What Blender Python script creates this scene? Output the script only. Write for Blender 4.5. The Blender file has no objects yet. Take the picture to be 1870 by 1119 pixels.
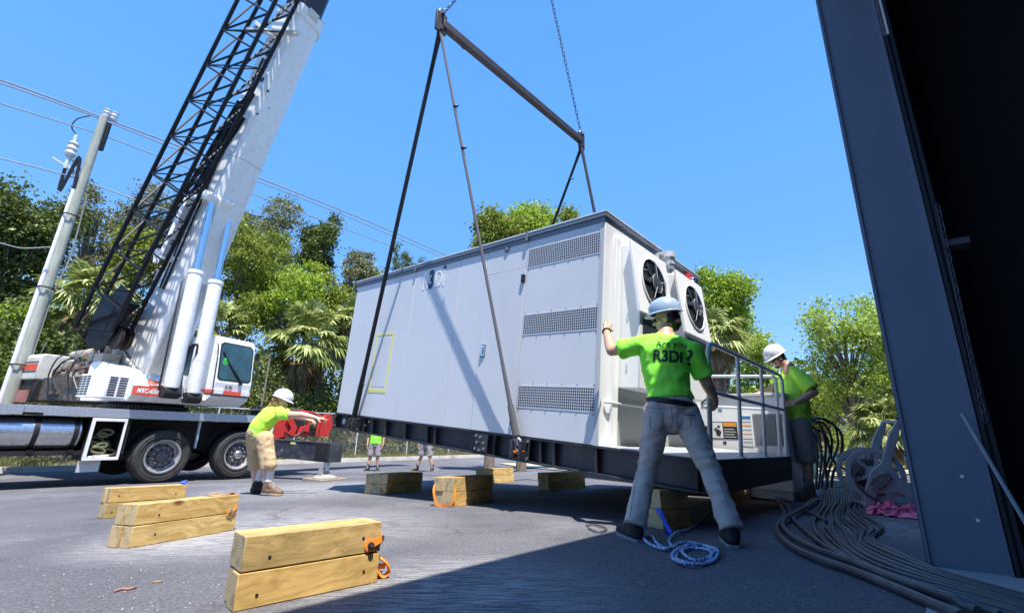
import bpy, bmesh, math, random
import numpy as np
from mathutils import Vector, Matrix, Euler, noise as mnoise
from mathutils.bvhtree import BVHTree
random.seed(7); RS = np.random.RandomState(11)
S = bpy.context.scene; C = S.collection
R_ = math.radians

# ------------------------------------------------------------------ camera
W_, H_ = 1870, 1119; CX, CY, F = 935.0, 559.5, 805.0       # photo calibration: gravity-aligned world, 15.5 mm ultrawide
cam_pos = np.array([0, 0, .56])
def nz(v): v = np.array(v, float); return v/np.linalg.norm(v)
_u = nz([102, 2846, -F]); _f = np.array([0, 0, -1.]); _y = nz(_f-_u*_f.dot(_u)); _x = np.cross(_y, _u)
CR = np.array([_x, _y, _u])
cd = bpy.data.cameras.new('camera'); cam = bpy.data.objects.new('camera', cd); C.objects.link(cam)
m4 = Matrix([list(CR[i])+[cam_pos[i]] for i in range(3)]+[[0, 0, 0, 1]]); cam.matrix_world = m4
cd.sensor_width = 36; cd.lens = 36*F/W_; cd.clip_start = .05; cd.clip_end = 2000
S.camera = cam

# ------------------------------------------------------------------ light
SUN_DOWN = nz([-.123, .378, -1.0])                          # direction the sunlight travels
sun_el = math.asin(-SUN_DOWN[2]); sun_az = math.atan2(-SUN_DOWN[0], -SUN_DOWN[1])
w = bpy.data.worlds.new('World'); S.world = w; w.use_nodes = True
nt = w.node_tree; nt.nodes.clear()
sky = nt.nodes.new('ShaderNodeTexSky'); sky.sky_type = 'NISHITA'; sky.sun_disc = False
sky.sun_elevation = sun_el; sky.sun_rotation = sun_az; sky.altitude = 0; sky.air_density = 1.0; sky.dust_density = 0.3; sky.ozone_density = 3.0
tcw = nt.nodes.new('ShaderNodeTexCoord'); sep = nt.nodes.new('ShaderNodeSeparateXYZ'); rw = nt.nodes.new('ShaderNodeValToRGB')
el_ = rw.color_ramp.elements; el_[0].position = 0.0; el_[0].color = (.38, .66, .99, 1); el_[1].position = .9; el_[1].color = (.082, .30, .86, 1)
for p_, c_ in ((.12, (.245, .52, .96)), (.35, (.13, .39, .93)), (.6, (.105, .36, .92))): k_ = el_.new(p_); k_.color = (*c_, 1)
tint = nt.nodes.new('ShaderNodeMix'); tint.data_type = 'RGBA'; tint.blend_type = 'MIX'; tint.inputs[0].default_value = .85
mul = nt.nodes.new('ShaderNodeVectorMath'); mul.operation = 'SCALE'; mul.inputs['Scale'].default_value = 5.3
bg = nt.nodes.new('ShaderNodeBackground'); bg.inputs['Strength'].default_value = .13
wo = nt.nodes.new('ShaderNodeOutputWorld')
L_ = nt.links.new; L_(tcw.outputs['Generated'], sep.inputs[0]); L_(sep.outputs[2], rw.inputs[0]); L_(rw.outputs[0], mul.inputs[0])
L_(sky.outputs[0], tint.inputs[6]); L_(mul.outputs[0], tint.inputs[7]); L_(tint.outputs[2], bg.inputs[0]); L_(bg.outputs[0], wo.inputs[0])
sl = bpy.data.lights.new('sun', 'SUN'); sl.energy = 4.5; sl.angle = R_(.53); sl.color = (1, .955, .88)
so = bpy.data.objects.new('sun', sl); C.objects.link(so); so.rotation_euler = Vector(SUN_DOWN).to_track_quat('-Z', 'Y').to_euler()
S.view_settings.view_transform = 'Standard'; S.view_settings.look = 'None'; S.view_settings.exposure = .95; S.view_settings.gamma = 1
S.cycles.max_bounces = 6; S.cycles.transparent_max_bounces = 8

# ------------------------------------------------------------------ measuring helpers
def D(px, py): return CR@np.array([px-CX, -(py-CY), -F])
def gz(x, y):
    h = .56-.04*x+.0466*y
    z = .56-(1.5-np.log1p(np.exp(np.clip((1.5-h)/.06, -50, 50)))*.06)
    return float(min(z, .25))
def g(px, py):
    d = D(px, py); lo, hi = 0, 80/np.hypot(d[0], d[1])
    for _ in range(50):
        m = (lo+hi)/2; p = cam_pos+d*m
        if p[2] > gz(p[0], p[1]): lo = m
        else: hi = m
    return cam_pos+d*lo
def at(px, py, Y): d = D(px, py); return cam_pos+d*(Y/d[1])
def onp(px, py, p, n): d = D(px, py); return cam_pos+d*(((np.array(p)-cam_pos)@n)/(d@n))
def pxm(p): c = CR.T@(np.array(p)-cam_pos); return np.array([CX+F*c[0]/-c[2], CY-F*c[1]/-c[2]])
def gp(x, y, dz=0): return np.array([x, y, gz(x, y)+dz])

# ------------------------------------------------------------------ mesh builder
class MB:
    def __init__(s): s.v = []; s.f = []
    def add(s, v, f):
        n = len(s.v); s.v += [tuple(map(float, q)) for q in v]; s.f += [tuple(i+n for i in q) for q in f]; return s
    def box(s, c, size, ax=None, rz=0):
        ax = ax or ((math.cos(rz), math.sin(rz), 0), (-math.sin(rz), math.cos(rz), 0), (0, 0, 1))
        c = np.array(c, float); a = [np.array(ax[i], float)*size[i]/2 for i in range(3)]
        v = [c+i*a[0]+j*a[1]+k*a[2] for i in (-1, 1) for j in (-1, 1) for k in (-1, 1)]
        return s.add(v, [(0, 1, 3, 2), (4, 6, 7, 5), (0, 4, 5, 1), (2, 3, 7, 6), (0, 2, 6, 4), (1, 5, 7, 3)])
    def bb(s, x0, x1, y0, y1, z0, z1): return s.box(((x0+x1)/2, (y0+y1)/2, (z0+z1)/2), (x1-x0, y1-y0, z1-z0))
    def bar(s, p, q, wd, dp, up=(0, 0, 1)):                 # rectangular bar between two points
        p, q = np.array(p, float), np.array(q, float); d = nz(q-p); up = np.array(up, float)
        if abs(d@nz(up)) > .98: up = np.array((0, 1., 0)) if abs(d[1]) < .9 else np.array((1., 0, 0))
        sx = nz(np.cross(d, up)); sy = np.cross(sx, d)
        return s.box((p+q)/2, (np.linalg.norm(q-p), wd, dp), (d, sx, sy))
    def cyl(s, p, q, r0, r1=None, n=16, cap=True):
        r1 = r0 if r1 is None else r1
        return s.tube([p, q], [r0, r1], n, cap)
    def tube(s, pts, r, n=8, cap=True, closed=False, flat=1.0, up=None):
        P = np.array(pts, float); m = len(P); rr = [r]*m if np.isscalar(r) else r
        T = np.gradient(P, axis=0) if m > 2 else np.array([P[1]-P[0]]*2)
        if closed: T = np.roll(P, -1, 0)-np.roll(P, 1, 0)
        T /= np.maximum(np.linalg.norm(T, axis=1), 1e-9)[:, None]
        a = np.array(up, float) if up is not None else (np.array([0, 0, 1.]) if abs(T[0][2]) < .9 else np.array([1., 0, 0]))
        nn = a-T[0]*(a@T[0]); nn /= np.linalg.norm(nn); V = []
        for i in range(m):
            nn = nn-T[i]*(nn@T[i]); nn /= max(np.linalg.norm(nn), 1e-9); b = np.cross(T[i], nn)
            for k in range(n):
                t = 2*math.pi*k/n; V.append(P[i]+rr[i]*(nn*math.cos(t)*flat+b*math.sin(t)))
        Fc = []
        for i in range(m if closed else m-1):
            j = (i+1) % m
            for k in range(n): Fc.append((i*n+k, i*n+(k+1) % n, j*n+(k+1) % n, j*n+k))
        if cap and not closed: Fc += [tuple(reversed(range(n))), tuple((m-1)*n+k for k in range(n))]
        return s.add(V, Fc)
    def lathe(s, prof, c=(0, 0, 0), ax=(0, 0, 1), n=24, sx=1, sy=1, cap=(1, 1)):     # prof: (radius, height)
        ax = nz(ax); a = np.array([1., 0, 0]) if abs(ax[0]) < .9 else np.array([0, 1., 0]); u = nz(a-ax*(a@ax)); v = np.cross(ax, u); c = np.array(c, float)
        V = [c+ax*h+r*(u*math.cos(2*math.pi*k/n)*sx+v*math.sin(2*math.pi*k/n)*sy) for r, h in prof for k in range(n)]
        Fc = [(i*n+k, i*n+(k+1) % n, (i+1)*n+(k+1) % n, (i+1)*n+k) for i in range(len(prof)-1) for k in range(n)]
        if prof[0] == prof[-1]: cap = (0, 0)
        if cap[0] and prof[0][0] > 1e-6: Fc.append(tuple(reversed(range(n))))
        if cap[1] and prof[-1][0] > 1e-6: Fc.append(tuple((len(prof)-1)*n+k for k in range(n)))
        return s.add(V, Fc)
    def prism(s, poly, o, u, v, w, t):                      # polygon (in u,v) extruded along w by t
        o, u, v, w = [np.array(q, float) for q in (o, u, v, w)]; n = len(poly)
        V = [o+u*a+v*b for a, b in poly]+[o+u*a+v*b+w*t for a, b in poly]
        return s.add(V, [tuple(range(n)), tuple(reversed(range(n, 2*n)))]+[(i, i+n, (i+1) % n+n, (i+1) % n) for i in range(n)])
    def ring(s, c, ax, r0, r1, t, n=32):                    # flat annulus with thickness
        s.lathe([(r0, 0), (r1, 0), (r1, t), (r0, t), (r0, 0)], c, ax, n); return s
    def ball(s, c, r, n=10, m=14, sc=(1, 1, 1)):
        V = []; c = np.array(c, float)
        for i in range(n+1):
            a = math.pi*i/n
            for k in range(m): b = 2*math.pi*k/m; V.append(c+np.array([math.sin(a)*math.cos(b)*sc[0], math.sin(a)*math.sin(b)*sc[1], math.cos(a)*sc[2]])*r)
        return s.add(V, [(i*m+k, (i+1)*m+k, (i+1)*m+(k+1) % m, i*m+(k+1) % m) for i in range(n) for k in range(m)])
    def build(s, name, mat, parent=None, bevel=0, seg=2, smooth=35, **kw):
        me = bpy.data.meshes.new(name); me.from_pydata(s.v, [], s.f)
        bm = bmesh.new(); bm.from_mesh(me)
        bmesh.ops.remove_doubles(bm, verts=bm.verts, dist=1e-6)
        bmesh.ops.recalc_face_normals(bm, faces=bm.faces)
        flat = set()
        if bevel:
            ed = [e for e in bm.edges if len(e.link_faces) == 2 and e.calc_face_angle(0) > R_(30)]
            if ed: nf = set(bmesh.ops.bevel(bm, geom=ed, offset=bevel, segments=seg, affect='EDGES', profile=.5, clamp_overlap=True)['faces']); flat = set(f for f in bm.faces if f not in nf)
        if smooth:
            for f in bm.faces: f.smooth = f not in flat
            for e in bm.edges:
                if len(e.link_faces) != 2 or e.calc_face_angle(0) > R_(smooth): e.smooth = False
        bm.to_mesh(me); bm.free()
        return link(name, me, mat, parent, **kw)
def link(name, me, mat, parent=None, **kw):
    o = bpy.data.objects.new(name, me); C.objects.link(o)
    if mat is not None: me.materials.append(mat)
    if parent: o.parent = parent
    for k, v in kw.items(): o[k] = v
    return o
def npmesh(name, V, Fq, mat, parent=None, smooth=False, **kw):          # numpy quads / tris
    me = bpy.data.meshes.new(name); n, k = Fq.shape
    me.vertices.add(len(V)); me.vertices.foreach_set('co', np.ascontiguousarray(V, np.float32).ravel())
    me.loops.add(n*k); me.loops.foreach_set('vertex_index', np.ascontiguousarray(Fq, np.int32).ravel())
    me.polygons.add(n); me.polygons.foreach_set('loop_start', np.arange(0, n*k, k, dtype=np.int32)); me.polygons.foreach_set('loop_total', np.full(n, k, np.int32))
    if smooth: me.polygons.foreach_set('use_smooth', np.ones(n, bool))
    me.update(calc_edges=True)
    return link(name, me, mat, parent, **kw)
def thing(name, label, cat, mw=None, group=None):
    o = bpy.data.objects.new(name, None); C.objects.link(o); o.empty_display_size = .2
    if mw is not None: o.matrix_world = mw
    return tag(o, label, cat, group)
def tag(o, label, cat, group=None):
    o['label'] = label; o['category'] = cat
    if group: o['group'] = group
    return o
def frame(o, x, y, z): return Matrix([[x[i], y[i], z[i], o[i]] for i in range(3)]+[[0, 0, 0, 1]])
def zframe(o, rz): c, s_ = math.cos(rz), math.sin(rz); return frame(o, (c, s_, 0), (-s_, c, 0), (0, 0, 1))
def smoothpts(pts, n=8, closed=False):                      # Catmull-Rom
    P = np.array(pts, float); out = []; m = len(P)
    for i in range(m if closed else m-1):
        if closed: a, b, c, d = P[(i-1) % m], P[i], P[(i+1) % m], P[(i+2) % m]
        else: a, b, c, d = P[max(i-1, 0)], P[i], P[i+1], P[min(i+2, m-1)]
        for k in range(n):
            t = k/n; out.append(.5*((2*b)+(-a+c)*t+(2*a-5*b+4*c-d)*t*t+(-a+3*b-3*c+d)*t**3))
    if not closed: out.append(P[-1])
    return np.array(out)

# ------------------------------------------------------------------ materials
def N(nt, t, **kw):
    n = nt.nodes.new('ShaderNode'+t)
    for k, v in kw.items(): setattr(n, k, v)
    return n
def mat(name, c, rough=.6, metal=0, c2=None, ns=4, det=4, bump=0, bs=60, stretch=None, spec=.5, dirt=None, ds=2.5, damt=.5, coat=0, trans=0, co='Object'):
    m = bpy.data.materials.new(name); m.use_nodes = True; nt = m.node_tree; b = nt.nodes['Principled BSDF']; L = nt.links.new
    b.inputs['Base Color'].default_value = (*c, 1); b.inputs['Roughness'].default_value = rough; b.inputs['Metallic'].default_value = metal
    b.inputs['Specular IOR Level'].default_value = spec; b.inputs['Coat Weight'].default_value = coat
    tc = N(nt, 'TexCoord'); mp = N(nt, 'Mapping'); L(tc.outputs[co], mp.inputs[0])
    if stretch: mp.inputs['Scale'].default_value = stretch
    src = None
    if c2 is not None:
        no = N(nt, 'TexNoise'); no.inputs['Scale'].default_value = ns; no.inputs['Detail'].default_value = det; no.inputs['Roughness'].default_value = .6; L(mp.outputs[0], no.inputs[0])
        cr = N(nt, 'ValToRGB'); cr.color_ramp.elements[0].position = .35; cr.color_ramp.elements[1].position = .65
        cr.color_ramp.elements[0].color = (*c, 1); cr.color_ramp.elements[1].color = (*c2, 1); L(no.outputs[0], cr.inputs[0]); L(cr.outputs[0], b.inputs['Base Color']); src = cr.outputs[0]
    if dirt is not None:
        no = N(nt, 'TexNoise'); no.inputs['Scale'].default_value = ds; no.inputs['Detail'].default_value = 8; no.inputs['Roughness'].default_value = .7; L(mp.outputs[0], no.inputs[0])
        cr = N(nt, 'ValToRGB'); cr.color_ramp.elements[0].position = .5; cr.color_ramp.elements[1].position = .75; cr.color_ramp.elements[1].color = (damt, damt, damt, 1); cr.color_ramp.elements[0].color = (0, 0, 0, 1); L(no.outputs[0], cr.inputs[0])
        mx = N(nt, 'Mix', data_type='RGBA'); mx.inputs[6].default_value = (*c, 1); mx.inputs[7].default_value = (*dirt, 1); L(cr.outputs[0], mx.inputs[0])
        if src: L(src, mx.inputs[6])
        L(mx.outputs[2], b.inputs['Base Color'])
    if bump:
        no = N(nt, 'TexNoise'); no.inputs['Scale'].default_value = bs; no.inputs['Detail'].default_value = 3; L(mp.outputs[0], no.inputs[0])
        bp_ = N(nt, 'Bump'); bp_.inputs['Strength'].default_value = bump; bp_.inputs['Distance'].default_value = .01; L(no.outputs[0], bp_.inputs['Height']); L(bp_.outputs[0], b.inputs['Normal'])
    return m
M = {}
M['asph'] = None
M['panel'] = mat('painted_panel', (.62, .64, .675), .42, c2=(.635, .655, .685), ns=1.2, bump=.02, bs=8, dirt=(.55, .56, .58), ds=1.4, damt=.5)
M['panelw'] = mat('white_panel', (.88, .88, .88), .4, dirt=(.72, .72, .72), ds=3, damt=.3)
M['roof'] = mat('roof_trim', (.15, .18, .23), .45)
M['seam'] = mat('dark_seam', (.16, .17, .19), .6)
M['skid'] = mat('dark_navy_steel', (.022, .025, .036), .38, c2=(.03, .033, .045), ns=3, dirt=(.09, .085, .08), ds=6, damt=.5)
M['black'] = mat('black_plastic', (.012, .012, .013), .45)
M['hole'] = mat('hole_black', (.01, .01, .012), .9)
M['galv'] = mat('galvanised_steel', (.54, .58, .62), .42, .15, c2=(.62, .66, .70), ns=18)
M['steel'] = mat('bright_steel', (.6, .6, .6), .3, .9)
M['chrome'] = mat('chrome', (.75, .78, .80), .16, 1.0)
M['cranew'] = mat('crane_white_paint', (.86, .86, .84), .38, c2=(.88, .88, .87), ns=1.2, dirt=(.42, .37, .30), ds=7, damt=.4, coat=.2)
M['craneb'] = mat('crane_cream_paint', (.66, .64, .58), .42, dirt=(.25, .2, .15), ds=3, damt=.6)
M['red'] = mat('red_paint', (.55, .035, .03), .4, dirt=(.2, .05, .04), ds=5, damt=.6)
M['orange'] = mat('orange_stripe', (.75, .10, .05), .45)
M['jib'] = mat('black_jib_paint', (.006, .006, .009), .5, spec=.3)
M['under'] = mat('chassis_black', (.014, .014, .016), .6, dirt=(.06, .05, .045), ds=5, damt=.5)
M['rubber'] = mat('tyre_rubber', (.030, .029, .030), .85, c2=(.055, .052, .050), ns=7, bump=.25, bs=50)
M['rimw'] = mat('wheel_rim_grey', (.42, .41, .41), .45, .3, dirt=(.12, .09, .08), ds=8, damt=.8)
M['rimd'] = mat('wheel_disc_dark', (.09, .08, .085), .6, c2=(.16, .14, .14), ns=14)
M['tank'] = mat('brushed_aluminium', (.72, .73, .76), .26, .9, c2=(.55, .55, .58), ns=3, stretch=(1, 6, 6))
M['tread'] = None
M['glass'] = mat('tinted_glass', (.03, .06, .07), .06, 0, spec=.8, c2=(.04, .10, .11), ns=3)
M['wood'] = None
M['skin'] = mat('skin_tan', (.56, .31, .21), .5, c2=(.62, .36, .25), ns=12, bump=.05)
M['skinl'] = mat('skin_fair', (.62, .36, .27), .5, c2=(.68, .42, .32), ns=12, bump=.05)
def cloth(n, c, c2): return mat(n, c, .9, c2=c2, ns=6, bump=.35, bs=14, spec=.2)
M['neon'] = cloth('neon_green_cotton', (.30, .97, .07), (.34, .99, .10))
M['neony'] = cloth('neon_yellow_green_cotton', (.50, .97, .08), (.55, .99, .12))
M['trous'] = cloth('grey_trousers', (.52, .42, .36), (.58, .48, .42))
M['short'] = cloth('grey_shorts', (.24, .225, .21), (.29, .27, .255))
M['shortl'] = cloth('light_grey_shorts', (.30, .27, .29), (.34, .31, .33))
M['khaki'] = cloth('khaki_cotton', (.50, .36, .21), (.56, .41, .25))
M['hatw'] = mat('hard_hat_white', (.72, .73, .75), .3, coat=.3)
M['hatb'] = mat('hard_hat_pale_blue', (.33, .43, .58), .32, coat=.3)
M['hair'] = mat('dark_hair', (.012, .01, .009), .6, bump=.5, bs=120)
M['hairr'] = mat('auburn_hair', (.35, .15, .06), .6, c2=(.5, .26, .12), ns=30, stretch=(1, 1, .1), bump=.5, bs=80)
M['boot'] = mat('brown_leather', (.14, .085, .055), .6, c2=(.21, .13, .085), ns=12, bump=.3)
M['sole'] = mat('tan_sole', (.42, .32, .20), .8)
M['shoe'] = mat('black_shoe', (.018, .018, .022), .7, bump=.3)
M['white'] = mat('white_plain', (.8, .8, .8), .6)
M['sock'] = mat('white_sock', (.75, .74, .76), .95, bump=.3, bs=100)
M['conc'] = mat('concrete', (.36, .37, .37), .9, c2=(.46, .46, .45), ns=3, bump=.3, bs=40, dirt=(.2, .2, .2), ds=1.2, damt=.5)
M['kerb'] = mat('kerb_concrete', (.50, .47, .42), .9, c2=(.6, .56, .5), ns=2, bump=.2, bs=30, dirt=(.15, .14, .13), ds=1.5, damt=.8)
M['cable'] = mat('cable_rubber', (.060, .057, .060), .48, dirt=(.19, .18, .17), ds=9, damt=.6, spec=.6)
M['bld'] = mat('building_steel_blue_grey', (.145, .165, .23), .45, c2=(.16, .18, .245), ns=2, bump=.04, bs=200)
M['bldd'] = mat('interior_shade_black', (.006, .006, .009), .8)  # near-black albedo puts the darkness of the unlit interior into the colour
M['sling'] = mat('black_webbing', (.010, .010, .013), .85, bump=.3, bs=200)
M['slingg'] = mat('grey_webbing', (.10, .10, .115), .8, bump=.3, bs=200)
M['rust'] = mat('brown_painted_steel', (.018, .013, .013), .55, c2=(.035, .022, .02), ns=5)
M['chain'] = mat('chain_steel', (.10, .11, .14), .45, .7)
M['pole'] = mat('weathered_timber_pole', (.28, .30, .25), .9, c2=(.42, .44, .38), ns=5, stretch=(3, 3, .35), bump=.5, bs=25)
M['pvc'] = mat('white_conduit', (.78, .78, .80), .4)
M['wire'] = mat('overhead_wire', (.42, .45, .50), .5)
M['yel'] = mat('yellow_tape', (.75, .72, .18), .6)
M['logo_n'] = mat('logo_navy', (.01, .05, .10), .5)
M['ink'] = mat('shirt_print', (.01, .045, .035), .8)
M['strap'] = mat('orange_strap', (.85, .22, .02), .6, c2=(.9, .30, .04), ns=20)
M['lgrey'] = mat('reel_plastic', (.42, .41, .45), .5, c2=(.46, .45, .48), ns=3)
M['pink'] = mat('pink_plastic', (.95, .13, .26), .5, c2=(.98, .20, .34), ns=9)
M['dred'] = mat('fold_shade', (.18, .01, .03), .6)
M['wallp'] = mat('pale_wall', (.62, .60, .57), .8)
M['teal'] = mat('teal_guard', (.05, .12, .12), .5)
M['bark'] = mat('bark', (.13, .10, .08), .95, c2=(.22, .18, .14), ns=6, stretch=(2, 2, .5), bump=.6, bs=20)
M['barkp'] = mat('palm_bark', (.22, .16, .12), .95, c2=(.34, .26, .20), ns=8, stretch=(1, 1, 3), bump=.8, bs=16)
M['twig'] = mat('grey_twig', (.22, .19, .16), .9)
M['rblue'] = mat('blue_rope', (.07, .22, .55), .8, c2=(.55, .62, .7), ns=60)
M['blue'] = mat('blue_strap', (.02, .10, .75), .6)
def leafmat(name, c1, c2, c3, tr=.35):
    m = bpy.data.materials.new(name); m.use_nodes = True; nt = m.node_tree; nt.nodes.clear(); L = nt.links.new
    ge = N(nt, 'NewGeometry'); cr = N(nt, 'ValToRGB'); e = cr.color_ramp.elements; e[0].color = (*c1, 1); e[1].color = (*c3, 1); e[1].position = 1; k = e.new(.55); k.color = (*c2, 1)
    L(ge.outputs['Random Per Island'], cr.inputs[0])
    d = N(nt, 'BsdfDiffuse'); t = N(nt, 'BsdfTranslucent'); gl = N(nt, 'BsdfGlossy'); gl.inputs['Roughness'].default_value = .45; gl.inputs['Color'].default_value = (.8, .85, .8, 1)
    mx = N(nt, 'MixShader'); mx.inputs[0].default_value = tr; m2 = N(nt, 'MixShader'); m2.inputs[0].default_value = .025; o = N(nt, 'OutputMaterial')
    L(cr.outputs[0], d.inputs[0]); L(cr.outputs[0], t.inputs[0]); L(d.outputs[0], mx.inputs[1]); L(t.outputs[0], mx.inputs[2]); L(mx.outputs[0], m2.inputs[1]); L(gl.outputs[0], m2.inputs[2]); L(m2.outputs[0], o.inputs[0])
    return m
M['lf_dark'] = leafmat('leaf_dark', (.045, .07, .015), (.10, .14, .028), (.26, .30, .08))
M['lf_mid'] = leafmat('leaf_mid', (.12, .165, .02), (.25, .31, .04), (.45, .48, .11))
M['lf_brt'] = leafmat('leaf_bright', (.17, .28, .02), (.33, .46, .04), (.52, .62, .12), .45)
M['lf_lime'] = leafmat('leaf_lime', (.22, .33, .04), (.40, .52, .08), (.60, .68, .20), .5)
M['lf_olive'] = leafmat('leaf_olive', (.10, .115, .05), (.20, .21, .10), (.38, .37, .20))
M['lf_palm'] = leafmat('leaf_palm', (.16, .21, .045), (.34, .40, .11), (.62, .63, .30), .3)
M['lf_dry'] = leafmat('leaf_dry', (.20, .13, .07), (.32, .22, .11), (.42, .32, .18), .2)
M['grass'] = leafmat('grass_blade', (.14, .16, .06), (.25, .26, .10), (.42, .38, .2))
# ================================================================== setting
# asphalt with aggregate, scuffs and pale drag marks
def asphalt():
    m = bpy.data.materials.new('asphalt'); m.use_nodes = True; nt = m.node_tree; b = nt.nodes['Principled BSDF']; L = nt.links.new
    tc = N(nt, 'TexCoord')
    def noise(s, d=4, r=.6, vec=None): n = N(nt, 'TexNoise'); n.inputs['Scale'].default_value = s; n.inputs['Detail'].default_value = d; n.inputs['Roughness'].default_value = r; L(vec or tc.outputs['Object'], n.inputs[0]); return n.outputs[0]
    def ramp(x, p0, p1, c0, c1):
        r = N(nt, 'ValToRGB'); e = r.color_ramp.elements; e[0].position = p0; e[1].position = p1; e[0].color = (*c0, 1); e[1].color = (*c1, 1); L(x, r.inputs[0]); return r.outputs[0]
    def mix(f, a, bb):
        x = N(nt, 'Mix', data_type='RGBA'); L(f, x.inputs[0])
        for i, q in ((6, a), (7, bb)):
            if isinstance(q, tuple): x.inputs[i].default_value = (*q, 1)
            else: L(q, x.inputs[i])
        return x.outputs[2]
    base = ramp(noise(.55, 5), .35, .68, (.105, .105, .118), (.15, .148, .158))
    fine = ramp(noise(75, 5, .85), .36, .66, (.45, .45, .48), (1.6, 1.57, 1.55))
    mm = N(nt, 'Mix', data_type='RGBA'); mm.blend_type = 'MULTIPLY'; mm.inputs[0].default_value = 1; L(base, mm.inputs[6]); L(fine, mm.inputs[7])
    vo = N(nt, 'TexVoronoi'); vo.inputs['Scale'].default_value = 26; L(tc.outputs['Object'], vo.inputs[0])
    spk = N(nt, 'Math', operation='MULTIPLY'); L(ramp(vo.outputs['Distance'], .08, .16, (1, 1, 1), (0, 0, 0)), spk.inputs[0]); L(ramp(noise(6, 3), .52, .6, (0, 0, 0), (1, 1, 1)), spk.inputs[1])
    c = mix(spk.outputs[0], mm.outputs[2], (.33, .32, .33))
    # pale scratches: stretched noise masked to the work area
    mp = N(nt, 'Mapping'); mp.inputs['Rotation'].default_value = (0, 0, R_(-38)); mp.inputs['Scale'].default_value = (3.2, 42, 1); L(tc.outputs['Object'], mp.inputs[0])
    sc = ramp(noise(2.2, 6, .75, mp.outputs[0]), .50, .62, (0, 0, 0), (.85, .85, .85))
    mk = ramp(noise(.7, 3), .5, .62, (0, 0, 0), (1, 1, 1))
    s2 = N(nt, 'Math', operation='MULTIPLY'); L(sc, s2.inputs[0]); L(mk, s2.inputs[1])
    c = mix(s2.outputs[0], c, (.34, .33, .34))
    st = ramp(noise(1.7, 6, .7), .60, .72, (0, 0, 0), (.7, .7, .7)); c = mix(st, c, (.055, .057, .07))
    for (cx, cy), rad, rot in (((-1.75, 4.0), 1.5, 50), ((-.15, 2.15), .8, -42), ((-2.2, 3.3), .7, -20), ((3.2, 3.6), 1.0, 30), ((-3.2, 8.5), 2.6, 12)):
        dm = N(nt, 'VectorMath', operation='DISTANCE'); L(tc.outputs['Object'], dm.inputs[0]); dm.inputs[1].default_value = (cx, cy, -.15)
        mr = N(nt, 'MapRange'); mr.inputs[1].default_value = rad; mr.inputs[2].default_value = rad*.25; mr.inputs[3].default_value = 0; mr.inputs[4].default_value = 1; L(dm.outputs['Value'], mr.inputs[0])
        mpp = N(nt, 'Mapping'); mpp.inputs['Rotation'].default_value = (0, 0, R_(rot)); mpp.inputs['Scale'].default_value = (2.4, 30, 1); L(tc.outputs['Object'], mpp.inputs[0])
        q1 = ramp(noise(2.6, 7, .8, mpp.outputs[0]), .47, .56, (0, 0, 0), (.95, .95, .95)); mu = N(nt, 'Math', operation='MULTIPLY'); L(q1, mu.inputs[0]); L(mr.outputs[0], mu.inputs[1]); c = mix(mu.outputs[0], c, (.42, .41, .41))
    vc = N(nt, 'TexVoronoi', feature='DISTANCE_TO_EDGE'); vc.inputs['Scale'].default_value = .42; mpc = N(nt, 'VectorMath', operation='ADD'); L(tc.outputs['Object'], mpc.inputs[0]); nc = N(nt, 'TexNoise'); nc.inputs['Scale'].default_value = 1.6; nc.inputs['Detail'].default_value = 6; L(tc.outputs['Object'], nc.inputs[0]); L(nc.outputs['Color'], mpc.inputs[1]); L(mpc.outputs[0], vc.inputs[0])
    ck = N(nt, 'Math', operation='MULTIPLY'); L(ramp(vc.outputs['Distance'], .0015, .006, (1, 1, 1), (0, 0, 0)), ck.inputs[0]); L(ramp(noise(.5, 2), .5, .6, (0, 0, 0), (.8, .8, .8)), ck.inputs[1]); c = mix(ck.outputs[0], c, (.035, .035, .04))
    L(c, b.inputs['Base Color']); b.inputs['Roughness'].default_value = .88; b.inputs['Specular IOR Level'].default_value = .35
    bp_ = N(nt, 'Bump'); bp_.inputs['Strength'].default_value = .55; bp_.inputs['Distance'].default_value = .006; L(noise(230, 2, .7), bp_.inputs['Height']); L(bp_.outputs[0], b.inputs['Normal'])
    return m
M['asph'] = asphalt()
xs = np.concatenate([np.linspace(-160, -32, 9), np.linspace(-30, 30, 61), np.linspace(32, 160, 9)]); ys = np.concatenate([np.linspace(-40, -8, 5), np.linspace(-6, 34, 41), np.linspace(38, 220, 10)])
V = np.array([[x, y, gz(x, y)] for y in ys for x in xs]); nx = len(xs)
Fq = np.array([[j*nx+i, j*nx+i+1, (j+1)*nx+i+1, (j+1)*nx+i] for j in range(len(ys)-1) for i in range(nx-1)])
npmesh('ground', V, Fq, M['asph'], smooth=True, kind='structure')

# kerb line at the back left, with verge soil behind it
k0, k1 = g(-60, 866)[:2], g(640, 843)[:2]; kd = nz(k1-k0); kn = np.array([-kd[1], kd[0]])       # kn points away from the lot
KL = np.linalg.norm(k1-k0)
def kp(s, o=0, dz=0): p = k0+kd*s+kn*o; return np.array([p[0], p[1], gz(*p)+dz])
mb = MB()
ss = np.linspace(-14, KL+34, 60)
for a, b_ in zip(ss[:-1], ss[1:]):
    P0, P1 = kp(a), kp(b_)
    for (o0, z0), (o1, z1) in (((0, -.05), (.02, .15)), ((.02, .15), (.17, .15)), ((.17, .15), (.18, -.05))):
        mb.add([kp(a, o0, z0), kp(b_, o0, z0), kp(b_, o1, z1), kp(a, o1, z1)], [(0, 1, 2, 3)])
mb.build('kerb', M['kerb'], kind='structure')
M['soil'] = mat('verge_soil', (.16, .13, .08), .95, c2=(.26, .22, .13), ns=3, bump=.5, bs=20)
mb = MB()
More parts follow.
